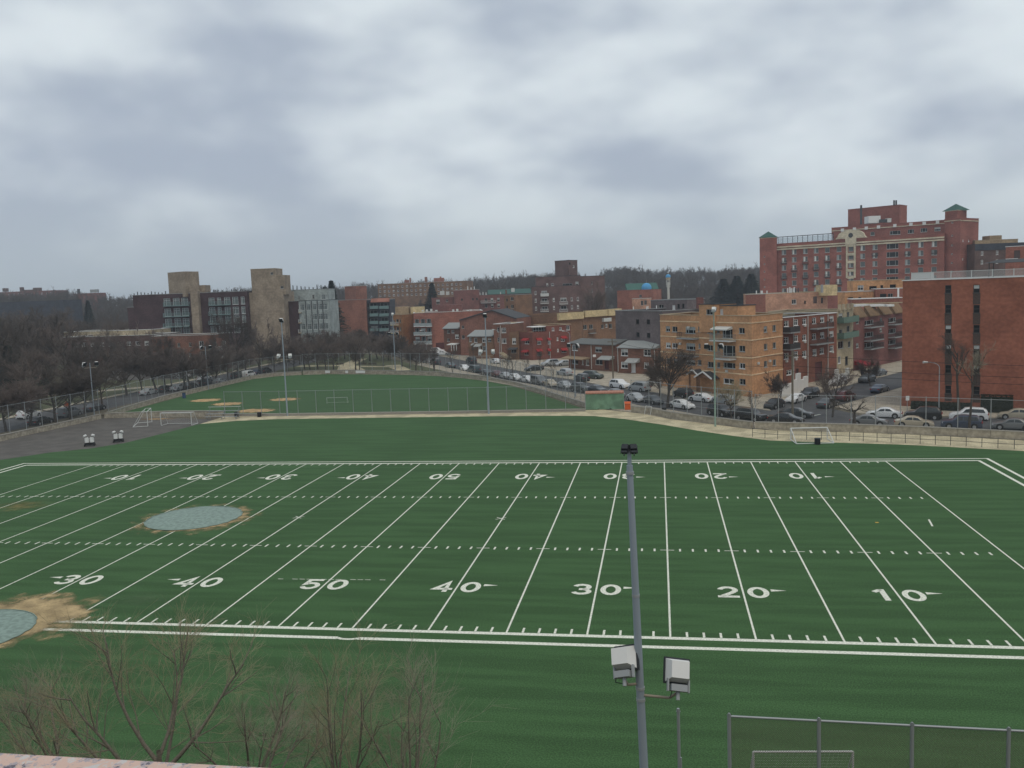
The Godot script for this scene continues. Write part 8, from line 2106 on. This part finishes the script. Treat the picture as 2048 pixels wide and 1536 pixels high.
	# white garden wall on the side street
	t = thing("garden_wall", "stepped white masonry wall below the red brick apartments", "wall", Vector3(45.0, 0, -107), 0.98)
	for i in 7: boxlocal(t, "wall_block", Vector3(-4.2 + 1.4 * i, [1.0, 1.0, 1.0, 1.2, 1.7, 1.1, 1.3][i], 0), Vector3(1.36, [2.0, 2.0, 2.0, 2.4, 3.4, 2.2, 2.6][i], 0.35), M.trim_white)
	t = thing("garden_wall", "white masonry gate wall below the green balconies", "wall", Vector3(55.5, 0, -121.5), 0.98)
	for i in 5: boxlocal(t, "wall_block", Vector3(-2.4 + 1.2 * i, [1.4, 0.9, 0.9, 0.9, 1.3][i], 0), Vector3(1.16, [2.8, 1.8, 1.8, 1.8, 2.6][i], 0.35), M.trim_pale)
	t = thing("street_sign", "small white sign on a thin post before the brick slab", "sign", Vector3(55.6, 0, -78.6), 0.3)
	c = MB.new()
	c.tube(Vector3.ZERO, Vector3(0, 3.0, 0), 0.04, 0.04, 6)
	part(t, "post", c.mesh(), M.galvanised); boxlocal(t, "plate", Vector3(0, 2.7, 0.05), Vector3(0.5, 0.6, 0.03), M.sign_white)
	t = thing("street_sign", "orange diamond roadwork sign behind the lot fence", "sign", Vector3(-81.4, 0, -93.5), 0.6)
	c = MB.new()
	c.tube(Vector3.ZERO, Vector3(0, 2.2, 0), 0.04, 0.04, 6)
	part(t, "post", c.mesh(), M.galvanised)
	part(t, "plate", boxlocal_mesh(Vector3(0.85, 0.85, 0.03)), M.orange, Vector3(0, 2.1, 0.05), Basis(Vector3.BACK, PI / 4))
	# stairs of the brown house, drive ramps
	t = thing("house_stairs", "pale concrete stair with railings before the brown brick house", "stairs", Vector3(-18.0, 0, -190.5), 2.2)
	for i in 9: boxlocal(t, "step", Vector3(0, 0.09 + 0.18 * i, -0.3 * i), Vector3(1.8, 0.18, 0.32), M.sidewalk)
	for s in [-0.9, 0.9]:
		c = MB.new()
		c.bar(Vector3(s, 0.9, 0.1), Vector3(s, 2.5, -2.5), 0.1, 0.5)
		part(t, "stair_wall", c.mesh(), M.stucco_beige)
	person("person in a dark coat standing by the fence at the park corner", Vector3(-32.8, -0.02, -165.5), 2.0, M.coat_dark, M.trousers, M.hair)
	person("person in a blue coat walking on the side street sidewalk", Vector3(60.6, 0.0, -129.0), 2.6, M.coat_blue, M.trousers, M.hair)
	person("person in dark clothes walking beside the one in the blue coat", Vector3(61.9, 0.0, -129.6), 2.6, M.coat_dark, M.coat_dark, M.hair)

func boxlocal_mesh(s: Vector3) -> ArrayMesh:
	var k := MB.new()
	k.box(Vector3.ZERO, s)
	return k.mesh()

func gate_post() -> void:
	var t := thing("gate_post", "capped galvanised gate post standing alone beside the fence gap", "post", Vector3(23.0, 0, 16.1))
	var k := MB.new()
	k.tube(Vector3(0, -0.1, 0), Vector3(0, 3.7, 0), 0.06, 0.06, 10); k.tube(Vector3(0, 3.7, 0), Vector3(0, 3.82, 0), 0.085, 0.05, 10)
	part(t, "pipe", k.mesh(), M.galvanised)
	k = MB.new()
	k.tube(Vector3(0.06, 0.0, 0.3), Vector3(0.06, 2.1, 0.3), 0.035, 0.035, 8)
	part(t, "gate_stile", k.mesh(), M.galvanised)

# ---------- sky ----------
func cloud_sky() -> ImageTexture:
	var w := 1536
	var h := 768
	var f := FastNoiseLite.new()
	f.seed = 41; f.frequency = 1.25; f.fractal_octaves = 6; f.fractal_gain = 0.47; f.noise_type = FastNoiseLite.TYPE_SIMPLEX_SMOOTH
	var g := FastNoiseLite.new()
	g.seed = 7; g.frequency = 0.42; g.fractal_octaves = 2; g.noise_type = FastNoiseLite.TYPE_SIMPLEX_SMOOTH
	var by := PackedByteArray()
	by.resize(w * h * 3)
	var i := 0
	for y in h:
		var el := PI * (0.5 - (y + 0.5) / h)
		for x in w:
			var c := Vector3(0.44, 0.505, 0.555)
			if el > -0.02:
				var az := TAU * (x + 0.5) / w
				var d := Vector3(sin(az) * cos(el), maxf(sin(el), 0.0), -cos(az) * cos(el))
				var p := Vector3(d.x, d.y * 2.4, d.z) * 2.6
				var v := f.get_noise_3dv(p + Vector3(-0.539, 20.834, 9.649)) * 0.95 + g.get_noise_3dv(p + Vector3(-22.09, -4.995, -23.467)) * 0.5
				v = smoothstep(-0.46, 0.44, v)
				c = Vector3(0.405, 0.468, 0.562).lerp(Vector3(0.71, 0.78, 0.825), v)
				var low := smoothstep(0.16, 0.0, d.y)
				c = c.lerp(Vector3(0.455, 0.52, 0.56), low * 0.7)
			for k in 3:
				var e := c[k]
				by[i] = int(255.0 * (1.055 * pow(e, 1.0 / 2.4) - 0.055) + 0.5 + 0.4 * sin(i * 12.9898))
				i += 1
	return ImageTexture.create_from_image(Image.create_from_data(w, h, false, Image.FORMAT_RGB8, by))

func dirt_tex(seed_: int, edge: float, col: Color, hard: float, core: float = 0.95) -> ImageTexture:    # sand scattered on turf: ragged, grainy outline
	var f := FastNoiseLite.new()
	f.seed = seed_; f.frequency = 0.035; f.fractal_octaves = 5
	var n := 192
	var by := PackedByteArray()
	by.resize(n * n * 4)
	var rng := RandomNumberGenerator.new()
	rng.seed = seed_
	for y in n:
		for x in n:
			var r := Vector2(x - n * 0.5 + 0.5, y - n * 0.5 + 0.5).length() / (n * 0.5)
			var v := f.get_noise_2d(x, y)
			var a := clampf((edge + v * 0.24 - r) * hard + rng.randf_range(-0.12, 0.12), 0, 1) * core
			var k := (y * n + x) * 4
			var g := 1.0 + v * 0.25 + rng.randf_range(-0.08, 0.08)
			by[k] = clampi(int(col.r * g * 255), 0, 255); by[k + 1] = clampi(int(col.g * g * 255), 0, 255); by[k + 2] = clampi(int(col.b * g * 255), 0, 255)
			by[k + 3] = int((a if r < 0.995 else 0.0) * 255)
	return ImageTexture.create_from_image(Image.create_from_data(n, n, false, Image.FORMAT_RGBA8, by))

func dirt(parent: Node, called: String, c: Vector2, rx: float, rz: float, turn: float, y: float, seed_: int, edge: float, hard: float, col: Color, core: float = 0.95) -> void:
	var k := MB.new()
	k.quad(Vector3(-rx, 0, rz), Vector3(rx, 0, rz), Vector3(rx, 0, -rz), Vector3(-rx, 0, -rz))
	var m := StandardMaterial3D.new()
	m.albedo_texture = dirt_tex(seed_, edge, col, hard, core); m.transparency = BaseMaterial3D.TRANSPARENCY_ALPHA; m.roughness = 0.95; m.metallic_specular = 0.2
	part(parent, called, k.mesh(), m, Vector3(c.x, y, c.y), Basis(Vector3.UP, turn))

func materials() -> void:
	var fine := noise_tex(1, 256, 0.03, 0.88, 1.0, 5, 2.2)
	var grain := noise_tex(2, 512, 0.12, 0.8, 1.0, 4, 2.4)
	var blotch := noise_tex(4, 512, 0.014, 0.9, 1.0, 5, 2.4)
	var stain := noise_tex(5, 256, 0.02, 0.86, 1.0, 5, 2.6)
	var wear := noise_tex(6, 256, 0.05, 0.87, 1.0, 5, 2.6)
	for e in [["brick_slab", 0.30, 0.112, 0.072], ["brick_hotel", 0.28, 0.108, 0.086], ["brick_tan2", 0.52, 0.285, 0.15], ["brick_tan", 0.36, 0.26, 0.16], ["brick_red", 0.2, 0.098, 0.068], ["brick_red2", 0.2, 0.074, 0.056], ["brick_red3", 0.23, 0.092, 0.062], ["brick_bright", 0.3, 0.125, 0.092], ["brick_brown", 0.22, 0.125, 0.075], ["brick_rough", 0.24, 0.115, 0.085], ["brick_dull", 0.19, 0.085, 0.075], ["brick_purple", 0.145, 0.092, 0.086], ["brick_orange", 0.36, 0.17, 0.075], ["brick_dark", 0.12, 0.075, 0.065], ["salmon", 0.27, 0.122, 0.088], ["maroon", 0.066, 0.04, 0.044], ["mauve", 0.155, 0.128, 0.128]]:
		M[e[0]] = mat(e[1], e[2], e[3], 0.92, fine, 5.0, stain, 26.0)
	for e in [["tan_stucco", 0.3, 0.24, 0.18], ["grey_panel", 0.33, 0.37, 0.36], ["stucco_yellow", 0.58, 0.46, 0.26], ["stucco_beige", 0.42, 0.35, 0.24], ["stucco_pink", 0.46, 0.26, 0.18], ["stucco_orange", 0.52, 0.28, 0.14], ["cream", 0.58, 0.52, 0.39], ["band_pale", 0.75, 0.58, 0.38], ["slate", 0.05, 0.055, 0.07], ["mansard", 0.2, 0.13, 0.075]]:
		M[e[0]] = mat(e[1], e[2], e[3], 0.9, fine, 7.0, stain, 22.0)
	for e in [["roof_grey", 0.2, 0.2, 0.2], ["roof_dark", 0.06, 0.062, 0.066], ["roof_dark2", 0.13, 0.135, 0.13], ["roof_shingle", 0.27, 0.285, 0.28], ["roof_tan", 0.3, 0.22, 0.14], ["roof_pale", 0.5, 0.5, 0.48], ["roof_white", 0.62, 0.63, 0.62], ["roof_green", 0.04, 0.1, 0.085], ["roof_green2", 0.045, 0.12, 0.095], ["canopy_grey", 0.34, 0.35, 0.34], ["awning_red", 0.32, 0.03, 0.03], ["awning_dark", 0.25, 0.02, 0.03], ["spandrel", 0.085, 0.06, 0.05], ["dome_blue", 0.09, 0.33, 0.6]]:
		M[e[0]] = mat(e[1], e[2], e[3], 0.8, wear, 3.0)
	for e in [["trim_white", 0.74, 0.74, 0.72], ["trim_pale", 0.56, 0.56, 0.53], ["trim_grey", 0.3, 0.31, 0.31], ["trim_dark", 0.05, 0.055, 0.06], ["trim_tan", 0.46, 0.37, 0.25], ["trim_red", 0.3, 0.11, 0.09], ["teal", 0.16, 0.24, 0.24], ["rail_teal", 0.16, 0.25, 0.25], ["rail_pale", 0.55, 0.57, 0.56], ["rail_grey", 0.24, 0.25, 0.25], ["rail_dark", 0.05, 0.045, 0.045], ["rail_green", 0.13, 0.2, 0.16], ["frame_white", 0.7, 0.7, 0.69], ["frame_grey", 0.4, 0.4, 0.38], ["frame_pale", 0.5, 0.53, 0.52], ["frame_dark", 0.07, 0.065, 0.06], ["curtain", 0.7, 0.7, 0.66], ["curtain_grey", 0.36, 0.38, 0.38], ["blind", 0.55, 0.56, 0.54], ["panel_dark", 0.1, 0.07, 0.065], ["door_white", 0.66, 0.66, 0.65], ["garage_red", 0.1, 0.03, 0.03], ["goal_white", 0.6, 0.61, 0.59], ["bracket", 0.3, 0.26, 0.2], ["lamp_grey", 0.32, 0.34, 0.35], ["lamp_dark", 0.035, 0.04, 0.045], ["lamp_white", 0.72, 0.72, 0.7], ["bench_wood", 0.07, 0.05, 0.04], ["concrete_dark", 0.2, 0.19, 0.17], ["net", 0.5, 0.5, 0.48], ["orange", 0.62, 0.12, 0.03], ["yellow", 0.6, 0.36, 0.05], ["blue_bin", 0.05, 0.1, 0.2], ["coat_dark", 0.03, 0.03, 0.035], ["coat_blue", 0.05, 0.07, 0.13], ["hair", 0.03, 0.022, 0.018], ["trousers", 0.05, 0.05, 0.06], ["sign_white", 0.75, 0.75, 0.73]]:
		M[e[0]] = mat(e[1], e[2], e[3], 0.7)
	M["rail_glass"] = mat(0.3, 0.34, 0.35, 0.15)
	for e in [["glass", 0.018, 0.02, 0.022], ["glass_pale", 0.13, 0.155, 0.155], ["glass_hotel", 0.1, 0.115, 0.115], ["car_glass", 0.03, 0.036, 0.04]]:
		var m := mat(e[1], e[2], e[3], 0.08)
		m.metallic_specular = 0.32 if e[0] == "glass" else 0.45
		M[e[0]] = m
	var cg := StandardMaterial3D.new()
	cg.albedo_color = Color(0.6, 0.7, 0.75, 0.25); cg.transparency = BaseMaterial3D.TRANSPARENCY_ALPHA; cg.roughness = 0.05
	M["clear_glass"] = cg
	M["galvanised"] = metal(0.34, 0.36, 0.37, 0.5, 0.4); M["dark_metal"] = metal(0.07, 0.075, 0.08, 0.6, 0.3)
	M["wire"] = metal(0.16, 0.17, 0.165, 0.6, 0.3); M["wire_brown"] = mat(0.15, 0.105, 0.085, 0.9)
	M["pole_blue"] = mat(0.29, 0.335, 0.38, 0.55); M["pole_green"] = mat(0.26, 0.36, 0.3, 0.6, wear, 2.0)
	for e in [["white", 0.72, 0.73, 0.73], ["silver", 0.36, 0.38, 0.39], ["grey", 0.16, 0.17, 0.175], ["black", 0.012, 0.013, 0.015], ["charcoal", 0.045, 0.05, 0.055], ["beige", 0.42, 0.37, 0.28], ["maroon", 0.085, 0.02, 0.022], ["green", 0.07, 0.085, 0.075], ["blue", 0.035, 0.05, 0.085], ["teal", 0.05, 0.075, 0.085]]:
		var m := mat(e[1], e[2], e[3], 0.32)
		m.clearcoat_enabled = true; m.clearcoat = 0.7; m.clearcoat_roughness = 0.08
		M["paint_" + e[0]] = m
	M["car_black"] = mat(0.015, 0.015, 0.016, 0.7); M["tyre"] = mat(0.02, 0.02, 0.02, 0.9); M["rim"] = metal(0.4, 0.41, 0.42, 0.4, 0.6)
	M["headlight"] = mat(0.6, 0.62, 0.64, 0.15); M["taillight"] = mat(0.3, 0.012, 0.012, 0.3)
	M["turf"] = mat(0.05, 0.108, 0.041, 0.95, grain, 6.5, blotch, 46.0)
	M["turf"].metallic_specular = 0.25
	M["turf"].uv2_scale = Vector3(1.0 / 95.0, 1.0, 1.0 / 11.0)
	M["paint_line"] = mat(0.7, 0.71, 0.61, 0.9, wear, 2.1)
	M["asphalt_lot"] = mat(0.108, 0.1, 0.09, 0.95, grain, 3.0, blotch, 24.0)
	M["road"] = mat(0.085, 0.086, 0.09, 0.92, grain, 3.4, blotch, 30.0)
	M["sidewalk"] = mat(0.38, 0.335, 0.265, 0.93, fine, 2.6, blotch, 21.0)
	M["concrete"] = mat(0.48, 0.42, 0.28, 0.93, fine, 2.2, stain, 17.0)
	M["wall_conc"] = mat(0.36, 0.32, 0.25, 0.95, stain, 3.1, blotch, 13.0)
	M["wall_cap"] = mat(0.33, 0.31, 0.27, 0.95, fine, 2.0)
	M["earth"] = mat(0.125, 0.108, 0.075, 0.97, grain, 4.0, blotch, 33.0)
	M["lawn"] = mat(0.09, 0.1, 0.05, 0.97, grain, 3.5, blotch, 19.0)
	M["hill"] = mat(0.06, 0.055, 0.045, 0.97, grain, 9.0)
	M["bark"] = mat(0.075, 0.062, 0.052, 0.95, stain, 0.7); M["twig"] = mat(0.105, 0.086, 0.074, 0.95); M["twig_red"] = mat(0.16, 0.125, 0.108, 0.95); M["twig_gold"] = mat(0.36, 0.31, 0.2, 0.9); M["twig_grey"] = mat(0.32, 0.285, 0.215, 0.95); M["bark_near"] = mat(0.17, 0.15, 0.12, 0.95, stain, 0.5)
	M["needles"] = mat(0.018, 0.03, 0.02, 0.9); M["hedge"] = mat(0.022, 0.03, 0.018, 0.9)
	M["tarp"] = mat(0.21, 0.285, 0.245, 0.6, wear, 6.0)
	M["container"] = mat(0.2, 0.34, 0.23, 0.75, stain, 9.0); M["rust"] = mat(0.42, 0.2, 0.14, 0.9, stain, 1.4)
	M["wood_pole"] = mat(0.17, 0.145, 0.11, 0.95, wear, 0.9)
	M["granite"] = granite()
	M["school_wall"] = mat(0.3, 0.24, 0.18, 0.9, fine, 4.0)

func granite() -> StandardMaterial3D:
	var n := 256
	var im := Image.create(n, n, false, Image.FORMAT_RGB8)
	var f := FastNoiseLite.new()
	f.noise_type = FastNoiseLite.TYPE_CELLULAR; f.cellular_return_type = FastNoiseLite.RETURN_CELL_VALUE; f.frequency = 0.07; f.seed = 9; f.domain_warp_enabled = true; f.domain_warp_amplitude = 12.0
	for y in n:
		for x in n:
			var v := f.get_noise_2d(x, y)
			var c := Color(0.86, 0.74, 0.68)
			if v > 0.35: c = Color(0.82, 0.8, 0.79)
			elif v < -0.62: c = Color(0.42, 0.4, 0.44)
			elif v < -0.3: c = Color(0.7, 0.66, 0.68)
			im.set_pixel(x, y, c)
	var m := mat(0.85, 0.85, 0.85, 0.6, ImageTexture.create_from_image(im), 0.22)
	return m
